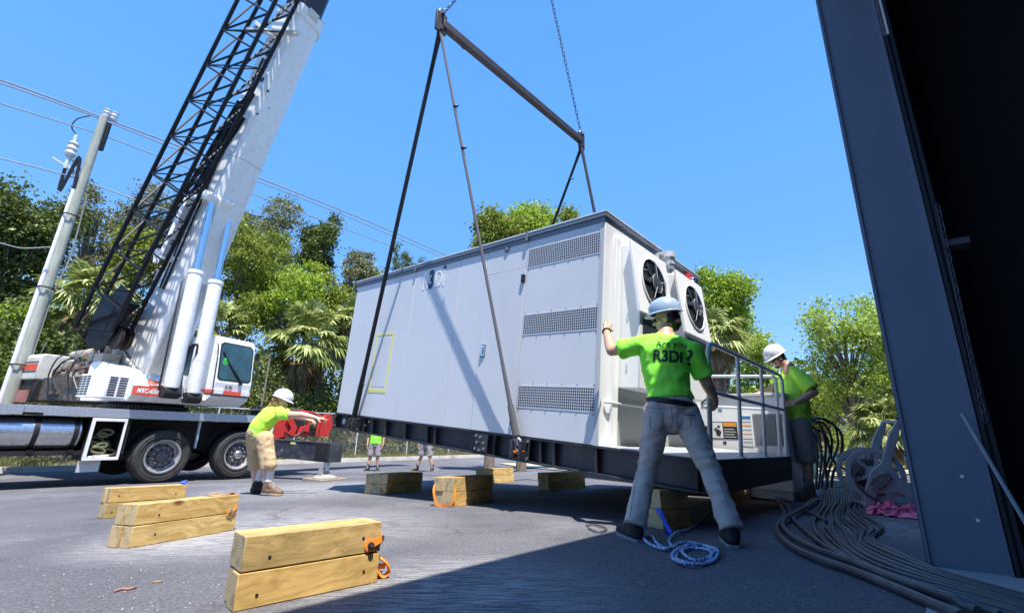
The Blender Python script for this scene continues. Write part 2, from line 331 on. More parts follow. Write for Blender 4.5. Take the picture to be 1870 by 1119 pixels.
for a, b_ in zip(ss[:-1], ss[1:]):
    for o0, o1, z0, z1 in ((.18, 2.2, .08, .16), (2.2, 6, .16, .3), (6, 30, .3, .3)):
        mb.add([kp(a, o0, z0), kp(b_, o0, z0), kp(b_, o1, z1), kp(a, o1, z1)], [(0, 1, 2, 3)])
mb.build('verge', M['soil'], kind='structure')

# ---- building (dark open workshop on the right); e runs along its front wall, n points outside
e2 = nz([.69, .72]); n2 = np.array([-e2[1], e2[0]])
BO = np.array([2.42, 2.44])-n2*(-.02)
def bw(s, o, z): p = BO+e2*s+n2*o; return (p[0], p[1], z)        # s along wall (0 = column), o outward, z
E3, N3, Z3 = np.array([*e2, 0]), np.array([*n2, 0]), np.array([0, 0, 1.])
wk = thing('workshop_building', 'dark blue grey steel workshop with open doorway and unlit interior', 'building')
cb = g(1695, 1035); cbz = cb[2]-.02
HB = 4.79
_cw = cb[:2]; BO = np.array(_cw)-n2*0.0
mb = MB()
def wbox(mb, s0, s1, o0, o1, z0, z1):
    c = np.array([*(BO+e2*(s0+s1)/2+n2*(o0+o1)/2), (z0+z1)/2]); mb.box(c, (s1-s0, o1-o0, z1-z0), (E3, N3, Z3)); return mb
zt = HB-.05
wbox(mb, 0, .02, -.30, 0, cbz, 4.7); wbox(mb, .02, .26, -.012, 0, cbz, 4.7); wbox(mb, .02, .26, -.30, -.288, cbz, 4.7); wbox(mb, -.035, 0, -.30, -.285, cbz, 4.7); wbox(mb, -.012, 0, -.016, .0, cbz, 4.7)
mb.build('column', M['bld'], wk, bevel=.003)
mb = MB(); wbox(mb, -.05, .03, -.34, -.26, cbz, cbz+.012); wbox(mb, .03, .34, -.36, .04, cbz, cbz+.012); mb.build('base_plate', M['bld'], wk)
mb = MB()
for k, (o, s) in enumerate(((-.312, -.03), (-.338, -.045))): wbox(mb, s, .0, o-.010, o+.008, cbz, 4.4)
wbox(mb, 0, .02, -.352, -.302, cbz, 4.4); mb.build('door_track', mat('track_black', (.010, .011, .018), .5), wk, bevel=.002)
mb = MB()
for z in np.arange(.5, 3.2, .62): wbox(mb, -.004, 0, -.09, -.075, z, z+.022)
mb = MB()
for o, z in ((-.20, .42), (-.22, .22)): mb.cyl(np.array([*(BO+n2*o), z]), np.array([*(BO+n2*o-e2*.004), z]), .008, n=10)
mb.build('rivet', M['white'], wk)
mb = MB(); wbox(mb, -.03, .01, -.335, -.304, 3.12, 4.4); mb.build('track_liner', M['white'], wk)
mb = MB(); p = np.array([*(BO+n2*-.385), 1.62]); mb.box(p+E3*-.05, (.1, .1, .035), (E3, N3, Z3)); mb.build('track_bracket', mat('bracket_grey', (.06, .06, .06), .6), wk)
mb = MB()
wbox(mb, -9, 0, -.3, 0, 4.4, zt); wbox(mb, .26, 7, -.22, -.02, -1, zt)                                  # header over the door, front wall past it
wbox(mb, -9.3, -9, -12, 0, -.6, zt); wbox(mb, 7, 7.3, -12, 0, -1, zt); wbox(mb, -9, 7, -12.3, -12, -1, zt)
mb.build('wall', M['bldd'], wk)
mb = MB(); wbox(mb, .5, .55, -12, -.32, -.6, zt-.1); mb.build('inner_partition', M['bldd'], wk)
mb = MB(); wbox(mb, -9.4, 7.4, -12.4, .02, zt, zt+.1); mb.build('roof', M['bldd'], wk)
mb = MB(); SS = np.linspace(-9, .5, 39); OO = np.array([-.015, -.12, -.3, -.6, -1, -1.5, -2.2, -3, -4.5, -6, -8, -12])
for a, b_ in zip(SS[:-1], SS[1:]):
    for c, d in zip(OO[:-1], OO[1:]): mb.add([(*(BO+e2*s+n2*o), gz(*(BO+e2*s+n2*o))+.006) for s, o in ((a, c), (b_, c), (b_, d), (a, d))], [(0, 1, 2, 3)])
mb.build('floor_slab', M['conc'], wk)
# brace rod and hanging chain inside the opening
mb = MB(); sp_ = np.array([*(BO-e2*.10), 0]); q0 = onp(1757, 755, sp_, E3); q1 = onp(1900, 1000, sp_, E3)
mb.tube([q0, q1], .009, 8); mb.build('brace_rod', mat('rod_grey', (.34, .37, .42), .6), wk)
def chainmesh(p, q, ln, r, wd, mt, name, parent=None, jit=0, **kw):     # alternating oval links
    p, q = np.array(p, float), np.array(q, float); L = np.linalg.norm(q-p); n = max(2, int(L/ln)); d = (q-p)/L
    a = np.array([0, 0, 1.]) if abs(d[2]) < .9 else np.array([1., 0, 0]); u = nz(np.cross(d, a)); v = np.cross(d, u); mb = MB()
    for i in range(n):
        c = p+d*(i+.5)*L/n; s_ = u if i % 2 else v; hl = L/n*.5*1.32
        mb.tube([c+d*math.cos(t)*hl+s_*math.sin(t)*wd for t in np.linspace(0, 2*math.pi, 9)[:-1]], r, 5, closed=True)
    return mb.build(name, mt, parent, **kw)
q0 = onp(1712, 372, sp_, E3); q1 = onp(1800, 770, sp_, E3)
o = chainmesh(q0, q1, .042, .003, .010, mat('door_chain_dull', (.075, .075, .09), .5, .1), 'door_chain'); tag(o, 'thin door hoist chain hanging in the dark workshop opening', 'chain')

# ---- chain link fence along the back kerb
fe = thing('chain_link_fence', 'grey chain link fence behind the kerb in front of the trees', 'fence', frame((0, 0, 0), (1, 0, 0), (0, 1, 0), (0, 0, 1)))
s0, s1, FH, fo = -9, KL+14, 1.75, .75
mb = MB()
for k, s in enumerate(np.arange(s0, s1, 2.9)):
    m2 = MB(); p = kp(s, fo); m2.cyl(p, p+np.array([0, 0, FH+.25]), .028, n=8); m2.build('post', M['galv'], fe)
m2 = MB(); m2.tube([kp(s, fo, FH+.22) for s in np.linspace(s0, s1, 20)], .02, 6); m2.build('top_rail', M['galv'], fe)
V = []; Fq = []
def strip(p, q, r=.0035):
    d = nz(q-p); up = np.array([0, 0, 1.]); a = nz(np.cross(d, [kn[0], kn[1], 0]))*r; b_ = np.array([kn[0], kn[1], 0])*r; n = len(V)
    for c in (p, q):
        for k in range(3): t = 2.094*k; V.append(c+a*math.cos(t)+b_*math.sin(t))
    for k in range(3): j = (k+1) % 3; Fq.append((n+k, n+j, n+3+j, n+3+k))
for s in np.arange(s0, s1, .085):
    for sg in (1, -1):
        if s0 <= s+sg*FH*.95 <= s1: strip(kp(s, fo+.03, .2), kp(s+sg*FH*.95, fo+.03, FH+.2))
npmesh('wire_mesh', np.array(V), np.array(Fq), mat('fence_wire', (.22, .23, .24), .5, .5), fe)
# ================================================================== power container on its skid (lifted, slightly tilted)
P0 = at(1298, 906, 3.5)
bz = nz([.046, -.037, .998]); bx = np.array([.725, -.686, -.059]); bx = nz(bx-bz*(bx@bz)); by = np.cross(bz, bx)
FR = frame(P0, bx, by, bz)
def bl(px, py, x=None, y=None, z=None):
    n, k = (bx, x) if x is not None else (by, y) if y is not None else (bz, z)
    v = onp(px, py, P0+n*k, n)-P0; return np.array([v@bx, v@by, v@bz])
def bwd(x, y, z): return P0+bx*x+by*y+bz*z
ct = thing('power_container', 'large light grey metal power container on dark steel skid lifted by crane', 'container', FR)
XL, XR, YB, ZB, ZT = -6.10, -.985, 2.45, .252, 2.50
mb = MB(); mb.bb(XL, XR, .012, YB, ZB, ZT); mb.build('enclosure', M['panel'], ct, bevel=.006)
# long side panels with real gaps
ed = [XL, -5.2, -4.28, -3.225, -2.70, -2.02, -1.0]
M['panel2'] = mat('painted_panel_b', (.615, .635, .67), .42, c2=(.63, .65, .68), ns=.9, bump=.02, bs=6, dirt=(.54, .55, .57), ds=1.1, damt=.5)
for i, (a, b_) in enumerate(zip(ed[:-1], ed[1:])):
    mb = MB(); z1 = 2.485
    if i in (0, 1, 2): mb.bb(a+(.0015 if i == 0 else .004), b_-.004, 0, .012, ZB+.006, z1)
    elif i == 3: mb.bb(a+.004, b_-.004, 0, .012, ZB+.006, z1)
    elif i == 4: mb.bb(a+.004, b_-.004, -.006, .012, ZB+.006, 2.135); mb.bb(a+.004, b_-.004, 0, .012, 2.143, z1)
    else: mb.bb(a+.004, b_-.03, -.002, .012, ZB+.006, z1)
    mb.build('side_panel', M['panel' if i % 2 else 'panel2'], ct, bevel=.002)
for a in ed[1:-1]:
    mb = MB(); mb.bb(a-.003, a+.003, .0085, .0125, ZB+.004, 2.485); mb.build('panel_joint', M['panelw'], ct)
mb = MB(); mb.bb(-1.03, XR+.004, -.006, .03, ZB, 2.49); mb.build('corner_trim', mat('corner_trim_grey', (.50, .51, .52), .5), ct, bevel=.002)
mb = MB(); mb.bb(XL-.03, XR+.03, -.03, YB+.03, ZT, ZT+.045); mb.bb(XL-.015, XR+.012, -.012, YB+.012, ZT-.055, ZT)
mb.build('roof', M['roof'], ct, bevel=.004)
mb = MB(); mb.bb(XL-.034, XR+.034, -.034, YB+.034, ZT+.045, ZT+.062); mb.build('roof_sheet', mat('roof_sheet_pale', (.62, .66, .72), .4), ct)
for xx in (-4.27, -2.02): mb = MB(); mb.bb(xx-.02, xx+.02, -.042, -.028, ZT-.05, ZT+.07); mb.build('roof_clip', M['roof'], ct, bevel=.003)
# perforated louvres: square-ish holes punched in a thin plate
for (z0, z1) in ((2.112, 2.352), (1.328, 1.565), (.545, .782)):
    x0, x1 = -2.0, -1.02; mb = MB(); mb.bb(x0, x1, -.006, -.0015, z0, z1)
    pl_ = mb.build('louvre', mat('louvre_plate', (.58, .61, .66), .45) if 'lp' not in M else M['lp'], ct); M['lp'] = pl_.data.materials[0]
    mb = MB(); nc, nr = 38, 8; dx, dz = (x1-x0-.02)/nc, (z1-z0-.02)/nr
    for i in range(nc):
        for j in range(nr):
            cx, cz = x0+.01+dx*(i+.5), z0+.01+dz*(j+.5); r = .43*min(dx, dz*.92); k = 6 
            mb.add([(cx+r*math.cos(2*math.pi*t/k+.5), -.0072, cz+r*math.sin(2*math.pi*t/k+.5)) for t in range(k)]+[(cx, -.0072, cz)][:0], [tuple(range(k))])
    mb.build('louvre_holes', M['hole'], pl_, smooth=0)
    for i in range(6):
        xx = x0+.02+i*(x1-x0-.04)/5
        for zz in (z0-.022, z1+.018): m2 = MB(); m2.cyl((xx, -.002, zz), (xx, -.007, zz), .006, n=6); m2.build('screw', M['seam'], pl_)
# yellow tape outline of a masked opening
mb = MB(); x0, x1, z0, z1, t = -5.17, -4.66, .62, 1.54, .032
mb.bb(x0, x1, -.0035, 0, z1-t, z1); mb.bb(x0, x1, -.0035, 0, z0, z0+t*1.5); mb.bb(x0, x0+t, -.0035, 0, z0+t*1.5, z1-t); mb.bb(x1-t, x1, -.0035, 0, z0+t*1.5, z1-t)
mb.build('tape_outline', M['yel'], ct, label='yellow tape outlining a tall rectangle on the side')
mb = MB(); mb.bb(x0+.06, x1-.06, -.002, 0, z0+.09, z1-.06); mb.build('masked_patch', M['panel'], ct)
# latch, hinges, padlock
mb = MB(); mb.bb(-2.65, -2.58, -.022, -.004, 1.11, 1.24); mb.bb(-2.635, -2.60, -.034, -.022, 1.13, 1.20); mb.cyl((-2.615, -.022, 1.215), (-2.615, -.04, 1.215), .013, n=10)
mb.build('door_latch', M['chrome'], ct, bevel=.003)
mb = MB(); mb.bb(-2.655, -2.575, -.01, -.001, 1.10, 1.25); mb.build('latch_plate', M['black'], ct, bevel=.003)
for z in (2.0, .41):
    mb = MB(); mb.bb(-2.065, -2.02, -.035, 0, z-.055, z+.045); h = mb.build('hinge', M['black'], ct, bevel=.008)
mb = MB(); mb.lathe([(.04, 0), (.04, .01), (.03, .016), (.024, .02), (0, .02)], (-2.36, 0, 2.42), (0, -1, 0), 20); mb.build('vent_cap', M['roof'], ct)
# logo
def textmesh(s_, size, bold=0.0, ext=0):
    c = bpy.data.curves.new('t', 'FONT'); c.body = s_; c.size = size; c.offset = bold; c.extrude = ext; c.resolution_u = 6
    o = bpy.data.objects.new('t', c); C.objects.link(o); dg = bpy.context.evaluated_depsgraph_get(); me = bpy.data.meshes.new_from_object(o.evaluated_get(dg))
    bpy.data.objects.remove(o); return me
def placetext(name, s_, size, o_, u, v, mt, parent, bold=0, cx=1.0, lift=0, **kw):
    me = textmesh(s_, size, bold); o_, u, v = [np.array(q, float) for q in (o_, u, v)]; n = np.cross(u, v)
    for vt in me.vertices: q = o_+u*vt.co.x*cx+v*vt.co.y+n*lift; vt.co = q
    return link(name, me, mt, parent, **kw), me
X_ = (1, 0, 0); Zu = (0, 0, 1)
xx = -4.08
for s_, mt, adv, dy in (('R', M['white'], .150, 0), ('3', M['logo_n'], .140, 0), ('D', M['white'], .185, 0), ('i', M['white'], .05, 0)):
    placetext('logo_letter', s_, .36, (xx, -.0045, 2.145), X_, Zu, mt, ct, .012 if s_ != '3' else .020, .72); xx += adv
mb = MB(); mb.cyl((xx-.02, -.002, 2.405), (xx-.02, -.008, 2.405), .028, n=16); mb.build('logo_dot', M['logo_n'], ct)
# end face: white frame, recesses, wall units with fans
mb = MB(); mb.bb(XR, XR+.012, .0, YB, ZB, ZT-.06); mb.build('end_wall', M['panelw'], ct, bevel=.003)
mb = MB(); mb.bb(XR+.012, XR+.016, .30, 2.25, ZB+.02, .80); mb.build('lower_recess_panel', mat('recess_shade_grey', (.36, .39, .38), .5), ct)  # flat panel, the recess's shaded grey-green is put into its colour
mb = MB(); mb.tube([(XR+.03, .05, .645), (XR+.05, .1, .648), (XR+.05, 2.3, .648)], .011, 8); mb.build('end_bar', M['galv'], ct)
mb = MB(); mb.bb(XR+.012, XR+.05, .16, .26, ZB, 2.33); mb.build('jamb_strip', M['panelw'], ct, bevel=.004)
for y0, y1 in ((.275, 1.02), (1.36, 2.10)):
    prof = [(0, .80), (.245, .80), (.245, 1.55), (.14, 2.26), (0, 2.28)]
    mb = MB(); mb.prism([(a, b_) for a, b_ in prof], (XR+.012, y0, 0), (1, 0, 0), (0, 0, 1), (0, 1, 0), y1-y0)
    un = mb.build('fan_unit', M['panelw'], ct, bevel=.008)
    sl_ = nz([-.105, 0, .71]); nn = np.array([sl_[2], 0, -sl_[0]]); fc = np.array([XR+.012+.1925, (y0+y1)/2-.03, 1.905])+nn*.012
    mb = MB(); mb.box(fc+nn*.006, (.76, y1-y0+.06, .03), (sl_, (0, 1, 0), nn)); mb.build('fan_plate', M['panelw'], un, bevel=.004)
    fc = fc+nn*.021
    mb = MB(); mb.lathe([(0, .001), (.275, .001)], fc, nn, 40); mb.build('fan_opening', M['hole'], un, smooth=0)
    mb = MB(); mb.lathe([(.292, .0), (.292, .014), (.276, .018), (.270, .004), (.273, 0), (.292, .0)], fc, nn, 40); mb.build('fan_ring', mat('ring_white', (.70, .71, .72), .4), un)
    mb = MB(); uu, vv = np.array([0, 1., 0]), sl_
    for k in range(7):
        t = 2*math.pi*k/7; a = uu*math.cos(t)+vv*math.sin(t); b_ = uu*math.cos(t+.55)+vv*math.sin(t+.55)
        mb.add([fc+nn*.006+a*.07, fc+nn*.016+b_*.075, fc+nn*.018+b_*.25, fc+nn*.006+(a*.7+b_*.3)*.262], [(0, 1, 2, 3)])
    mb.build('fan_blade', M['black'], un, smooth=0)
    mb = MB(); mb.lathe([(.10, 0), (.10, .03), (.09, .036), (0, .036)], fc, nn, 24); mb.build('fan_hub', mat('hub_dark', (.04, .042, .048), .45), un)
    mb = MB()
    mb.tube([fc+nn*.04+.1*(uu*math.cos(t)+vv*math.sin(t)) for t in np.linspace(0, 2*math.pi, 29)[:-1]], .003, 4, closed=True)
    for k in range(5): t = 2*math.pi*k/5+.3; a = uu*math.cos(t)+vv*math.sin(t); mb.tube([fc+nn*.048+a*.06, fc+nn*.05+a*.25, fc+nn*.012+a*.28], .003, 4)
    mb.build('fan_guard', M['galv'], un)
    mb = MB(); mb.bb(XR+.257, XR+.260, y0+.06, y1-.06, 1.22, 1.50); gr = mb.build('intake_grille', mat('intake_dark', (.03, .035, .042), .5), un)
    mb = MB()
    for z in np.arange(1.24, 1.49, .022): mb.bb(XR+.260, XR+.2625, y0+.06, y1-.06, z, z+.003)
    mb.build('grille_fins', M['seam'], gr)
    for z in (1.5, 1.0):
        for ysd in (y0-.006,): mb = MB(); mb.bb(XR+.12, XR+.135, ysd, ysd+.006, z-.04, z+.04); mb.build('side_clip', M['galv'], un)
# caged lamp and its conduit, red strobe
mb = MB(); mb.tube([(XR+.03, 1.17, 2.3), (XR+.03, 1.17, 1.2), (XR+.03, 1.17, .9)], .013, 8); mb.bb(XR+.012, XR+.05, 1.10, 1.24, 2.28, 2.45); mb.build('lamp_conduit', M['galv'], ct)
lc = np.array([XR+.16, 1.17, 2.40])
mb = MB(); mb.bb(XR+.012, XR+.17, 1.13, 1.21, 2.45, 2.48); mb.lathe([(.02, .08), (.066, .065), (.07, 0), (.06, 0)], lc, (0, 0, 1), 20); la = mb.build('cage_lamp', M['galv'], ct)
mb = MB(); mb.lathe([(.050, 0), (.058, -.07), (.048, -.15), (.018, -.18), (0, -.182)], lc, (0, 0, 1), 18); mb.build('lamp_glass', mat('ribbed_lamp_glass', (.55, .62, .66), .15, spec=.8), la)
mb = MB()
for k in range(7): t = 2*math.pi*k/7; mb.tube([lc+np.array([r*math.cos(t), r*math.sin(t), z]) for r, z in ((.064, 0), (.068, -.07), (.056, -.16), (.01, -.195))], .003, 4)
for r, z in ((.068, -.06), (.062, -.12)): mb.tube([lc+np.array([r*math.cos(t), r*math.sin(t), z]) for t in np.linspace(0, 2*math.pi, 17)[:-1]], .003, 4, closed=True)
mb.build('lamp_cage', M['steel'], la)
mb = MB(); mb.bb(XR+.012, XR+.075, 1.98, 2.12, 2.27, 2.47); so_ = mb.build('alarm_strobe', M['red'], ct, bevel=.006)
mb = MB(); mb.ball((XR+.09, 2.05, 2.39), .035); mb.build('strobe_lens', M['chrome'], so_); mb = MB(); mb.cyl((XR+.06, 2.04, 2.33), (XR+.065, 2.04, 2.33), .02, n=12); mb.build('strobe_horn', M['white'], so_)
mb = MB(); mb.bb(XR+.012, XR+.03, 2.2, 2.24, 1.6, 2.3); mb.build('strobe_conduit', M['galv'], ct)
# skid: long I beams, cross beams, deck
sk = None
for yy, nm in ((0, 'front'), (2.56-.16, 'rear')):
    mb = MB(); mb.bb(-6.15, 0, yy, yy+.16, .232, .250); mb.bb(-6.15, 0, yy, yy+.16, 0, .020); mb.bb(-6.15, -.012, yy+.075, yy+.088, .02, .232)
    ob = mb.build('skid_beam', M['skid'], ct, bevel=.003)
    for xx in (-6.12, -5.72, -5.55, -5.18, -4.92, -4.55, -4.05, -3.55, -3.38, -2.66, -2.3, -2.0, -1.65, -1.48, -1.0, -.55, -.1):
        mb = MB(); mb.bb(xx-.006, xx+.006, yy+(.004 if yy == 0 else .088), yy+(.075 if yy == 0 else .156), .02, .232); mb.build('stiffener', M['skid'], ob)
mb = MB(); mb.bb(-.012, .004, .0, 2.56, .0, .252); mb.bb(-.10, -.012, .0, 2.56, 0, .015); mb.build('skid_end_beam', mat('end_beam_dark', (.014, .015, .022), .6), ct, bevel=.003)
mb = MB(); mb.bb(-6.154, -6.14, 0, 2.56, 0, .25)
for xx in (-5.4, -4.4, -3.4, -2.5, -1.5): mb.bb(xx-.05, xx+.05, .165, 2.395, .05, .23)
mb.build('cross_beam', M['skid'], ct)
mb = MB(); mb.bb(-.97, 0, .0, 2.56, .2525, .258); mb.build('platform_plate', mat('platform_checker', (.42, .43, .45), .5, .2, bump=.5, bs=60), ct)
mb = MB(); mb.bb(-6.1, -.97, .16, 2.4, .22, .2515); mb.build('floor_pan', M['under'], ct)
for xx in (-5.38, -1.89):                                   # lifting lugs with shackles
    for yy, s_ in ((0, -1), (2.56, 1)):
        mb = MB(); mb.bb(xx-.11, xx+.11, yy-.012 if s_ < 0 else yy, yy if s_ < 0 else yy+.012, .02, .235); mb.bb(xx-.075, xx-.045, yy+s_*.06-.05, yy+s_*.06+.05, .04, .21); mb.bb(xx+.045, xx+.075, yy+s_*.06-.05, yy+s_*.06+.05, .04, .21)
        lg = mb.build('lifting_lug', M['skid'], ct, bevel=.004)
        mb = MB()
        for dx in (-.095, .095):
            for dz in (.045, .21): mb.cyl((xx+dx, yy+s_*.012, dz), (xx+dx, yy+s_*.03, dz), .014, n=6)
        mb.build('bolt', M['steel'], lg)
mb = MB(); mb.bb(-2.62, -2.40, -.010, .0, .03, .225); sp = mb.build('splice_plate', M['skid'], ct, bevel=.002)
mb = MB()
for dx, dz in ((-.07, .20), (0, .19), (-.05, .13), (.06, .13), (-.07, .06), (0, .05), (.07, .07)): mb.cyl((-2.51+dx, -.01, dz), (-2.51+dx, -.028, dz), .015, n=8)
mb.build('splice_bolt', M['steel'], sp)
mb = MB(); mb.lathe([(.045, 0), (.045, .02), (.03, .025), (0, .025)], (-5.88, .06, .13), (0, -1, 0), 20); mb.build('drain_plug', M['galv'], ct)
for xx, zz in ((-6.10, .2), (-6.10, .05), (-5.1, .12), (-5.0, .18)): mb = MB(); mb.cyl((xx, .01, zz), (xx, -.012, zz), .012, n=8); mb.build('bolt', M['steel'], ct)
# railing: separate open panels of tube
rl = mb = None
r = .0195; RT = 1.172
mb = MB(); mb.tube([(-.03, .10, .258)]+list(smoothpts([(-.03, .10, RT-.14), (-.03, .115, RT-.04), (-.03, .17, RT-.005), (-.03, .26, RT)], 5))+[(-.03, 1.4, RT)]+list(smoothpts([(-.03, 2.32, RT), (-.03, 2.43, RT-.01), (-.03, 2.49, RT-.05), (-.03, 2.51, RT-.14)], 5))+[(-.03, 2.51, .258)], r, 10)
rl = mb.build('railing', M['galv'], ct)
for yy in (.85, 1.62):
    mb = MB(); mb.cyl((-.03, yy, .258), (-.03, yy, RT), r*.92, n=10); mb.build('rail_post', M['galv'], rl)
mb = MB(); mb.cyl((-.03, .10, .775), (-.03, 2.51, .775), r*.92, n=10); mb.build('middle_rail', M['galv'], rl)
for yy in (.10, .85, 1.62, 2.51): mb = MB(); mb.bb(-.058, -.002, yy-.045, yy+.045, .258, .268); mb.bb(-.035, -.025, yy-.035, yy+.035, .268, .31); mb.build('rail_foot', M['galv'], rl)
mb = MB(); mb.tube([(-.10, 2.53, .258), (-.10, 2.53, RT-.1)]+list(smoothpts([(-.10, 2.53, RT-.08), (-.12, 2.53, RT-.01), (-.2, 2.53, RT)], 4))+[(-.95, 2.53, RT)], r, 10); mb.cyl((-.1, 2.53, .775), (-.95, 2.53, .775), r*.9, n=10); mb.build('side_rail', M['galv'], rl)

# ---------------- white equipment cabinet standing beyond the platform
cabf = frame(np.array([*(bwd(0, 2.78, 0)[:2]), gz(*(bwd(0, 2.78, 0)[:2]))]), nz([bx[0], bx[1], 0]), nz([by[0], by[1], 0]), (0, 0, 1))
cb2 = thing('equipment_cabinet', 'low white equipment cabinet with warning labels behind the railing', 'cabinet', cabf)
mb = MB(); mb.bb(-3.0, -.04, 0, .95, .10, 1.22); mb.build('housing', M['panelw'], cb2, bevel=.01)
mb = MB(); mb.bb(-3.03, -.01, -.03, .98, 1.22, 1.26); mb.build('lid', mat('lid_grey', (.6, .61, .62), .45), cb2, bevel=.006)
mb = MB(); mb.bb(-3.0, -.06, .02, .93, 0, .10); mb.build('plinth', M['galv'], cb2)
mb = MB(); mb.bb(-.40, -.06, -.006, 0, .62, 1.0)
pg = mb.build('perforated_panel', mat('perf_grey', (.12, .13, .14), .6), cb2)
mb = MB()
for i in range(11):
    for j in range(12): mb.cyl((-.385+i*.031, -.007, .64+j*.031), (-.385+i*.031, -.009, .64+j*.031), .008, n=5)
mb.build('perforations', M['galv'], pg)
def label(x0, x1, z0, z1, mt, nm, y=-.004): mb = MB(); mb.bb(x0, x1, y, 0, z0, z1); return mb.build(nm, mt, cb2)
M['lw'] = mat('label_white', (.75, .75, .74), .5); M['lo'] = mat('label_orange', (.85, .33, .05), .5); M['lb'] = mat('label_black', (.02, .02, .02), .5); M['lbl'] = mat('label_blue', (.03, .20, .5), .5)
l1 = label(-.93, -.60, .68, .90, M['lb'], 'warning_label')
for q in ((-.92, -.78, .69, .89, M['lw']), (-.77, -.61, .84, .89, M['lo'])): mb = MB(); mb.bb(q[0], q[1], -.006, -.004, q[2], q[3]); mb.build('label_field', q[4], l1)
mb = MB(); mb.ball((-.83, -.0065, .835), .018, sc=(1, .1, 1)); mb.prism([(-.86, .72), (-.82, .71), (-.80, .77), (-.84, .81), (-.875, .78)], (0, -.0065, 0), (1, 0, 0), (0, 0, 1), (0, -1, 0), .001); mb.prism([(-.895, .80), (-.88, .78), (-.85, .81), (-.86, .825)], (0, -.0068, 0), (1, 0, 0), (0, 0, 1), (0, -1, 0), .001); mb.build('label_pictogram', M['lb'], l1)
for k in range(4): mb = MB(); mb.bb(-.765, -.62-.02*(k % 2), -.0055, -.004, .705+k*.032, .713+k*.032); mb.build('label_line', M['lw'], l1)
l2 = label(-.55, -.42, .60, .98, M['lw'], 'notice_label')
for q in ((.94, .975, M['lbl']), (.85, .862, M['lo']), (.75, .757, M['lo']), (.69, .694, M['lb']), (.80, .803, M['lb']), (.90, .903, M['lb']), (.65, .653, M['lb'])): mb = MB(); mb.bb(-.54, -.43, -.006, -.004, q[0], q[1]); mb.build('label_line', q[2], l2)
label(-1.02, -.96, .70, .84, M['lb'], 'side_label'); label(-.82, -.77, 1.04, 1.065, M['lbl'], 'blue_sticker'); label(-.79, -.75, .62, .65, M['lb'], 'small_label')
mb = MB(); mb.bb(-1.12, -1.10, -.02, 0, .45, 1.1); mb.build('door_edge', M['galv'], cb2)
mb = MB(); mb.bb(-1.25, -1.15, -.01, 0, 1.05, 1.1); mb.build('vent_slot', M['galv'], cb2)

# ---------------- rigging: spreader bar, chains, slings
A_ = bwd(-3.64, -.59, 6.13); B_ = bwd(-3.64, 3.19, 6.17)
ud = nz(B_-A_)
sb = thing('spreader_bar', 'dark brown steel spreader bar hanging above the container', 'spreader bar', frame(A_, ud, nz(np.cross((0, 0, 1), ud)), nz(np.cross(ud, nz(np.cross((0, 0, 1), ud))))))
LB = float(np.linalg.norm(B_-A_))
mb = MB(); mb.bb(.02, LB-.02, -.05, .05, -.012, .128); mb.build('beam', M['rust'], sb, bevel=.012)
for xx in (0, LB): mb = MB(); mb.bb(xx-.10, xx+.10, -.02, .02, -.12, .24); mb.cyl((xx, -.07, .2), (xx, .07, .2), .025, n=10); mb.cyl((xx, -.07, -.09), (xx, .07, -.09), .025, n=10); mb.build('end_lug', M['rust'], sb, bevel=.015)
mb = MB(); mb.tube([(.45+.05*math.cos(t), 0, -.03+.05*math.sin(t)) for t in np.linspace(math.pi, 2*math.pi, 8)], .006, 6); mb.build('ring', M['chain'], sb)
HK = bwd(-3.64, 1.15, 10.3)
for p, lb in ((A_, 'steel lifting chain at the left end of the spreader bar'), (B_, 'steel lifting chain rising from the right end of the spreader bar')):
    o = chainmesh(p+np.array([0, 0, .22]), HK, .085, .0075, .023, M['chain'], 'lifting_chain', None); tag(o, lb, 'chain', 'chains above the spreader bar')
    mb = MB(); c = p+np.array([0, 0, .25]); mb.tube([c+ud*.05*math.cos(t)+np.array([0, 0, 1])*.07*math.sin(t) for t in np.linspace(0, 2*math.pi, 13)[:-1]], .017, 8, closed=True); mb.build('shackle', M['steel'], o)
def sling(p, q, lb, mt, r=.03, knots=()):
    mb = MB(); p, q = np.array(p), np.array(q); d = nz(q-p); side = nz(np.cross(d, by)) if abs(d@by) < .9 else bx
    o = mb.tube([p+(q-p)*t for t in np.linspace(0, 1, 14)], [r*(1.3 if t < .05 or t > .92 else 1) for t in np.linspace(0, 1, 14)], 8, up=tuple(side), flat=1.0).build('lifting_sling', mt); tag(o, lb, 'sling', 'slings from the spreader bar to the skid')
    for t in knots: m2 = MB(); c = p+(q-p)*t; m2.ball(c+bx*.02, .035, 6, 8, (1, .6, .8)); m2.tube([c+bx*.03, c+bx*.09-np.array([0, 0, .03])], .01, 5); m2.build('tie', M['black'], o)
    m2 = MB(); c = q-d*.02; m2.tube([c+side*.045*math.cos(t)+d*.06*math.sin(t) for t in np.linspace(0, 2*math.pi, 13)[:-1]], .014, 8, closed=True); sh = m2.build('shackle', M['steel'], o)
    m2 = MB(); m2.cyl(q+d*.05-side*.06, q+d*.05+side*.06, .02, n=10); m2.build('shackle_pin', M['strap'], sh)
    m2 = MB(); m2.tube([q-d*.42, q-d*.1], [.034, .038], 8); m2.build('wear_sleeve', mt, o)
lA, lB = A_-np.array([0, 0, .09]), B_-np.array([0, 0, .09])
sling(lA, bwd(-5.38, -.06, .16), 'black lifting sling running down to the left end of the skid', M['sling'], .033, (.9,))
sling(lA, bwd(-1.89, -.06, .16), 'thin grey lifting sling ending near the bare steel shackle with orange pin', M['slingg'], .019, (.25, .37))
sling(lB, bwd(-5.38, 2.62, .16), 'black lifting sling behind the roof, left of the far pair', M['sling'], .028, (.12,))
sling(lB, bwd(-1.89, 2.62, .16), 'black lifting sling behind the roof, right of the far pair', M['sling'], .03)
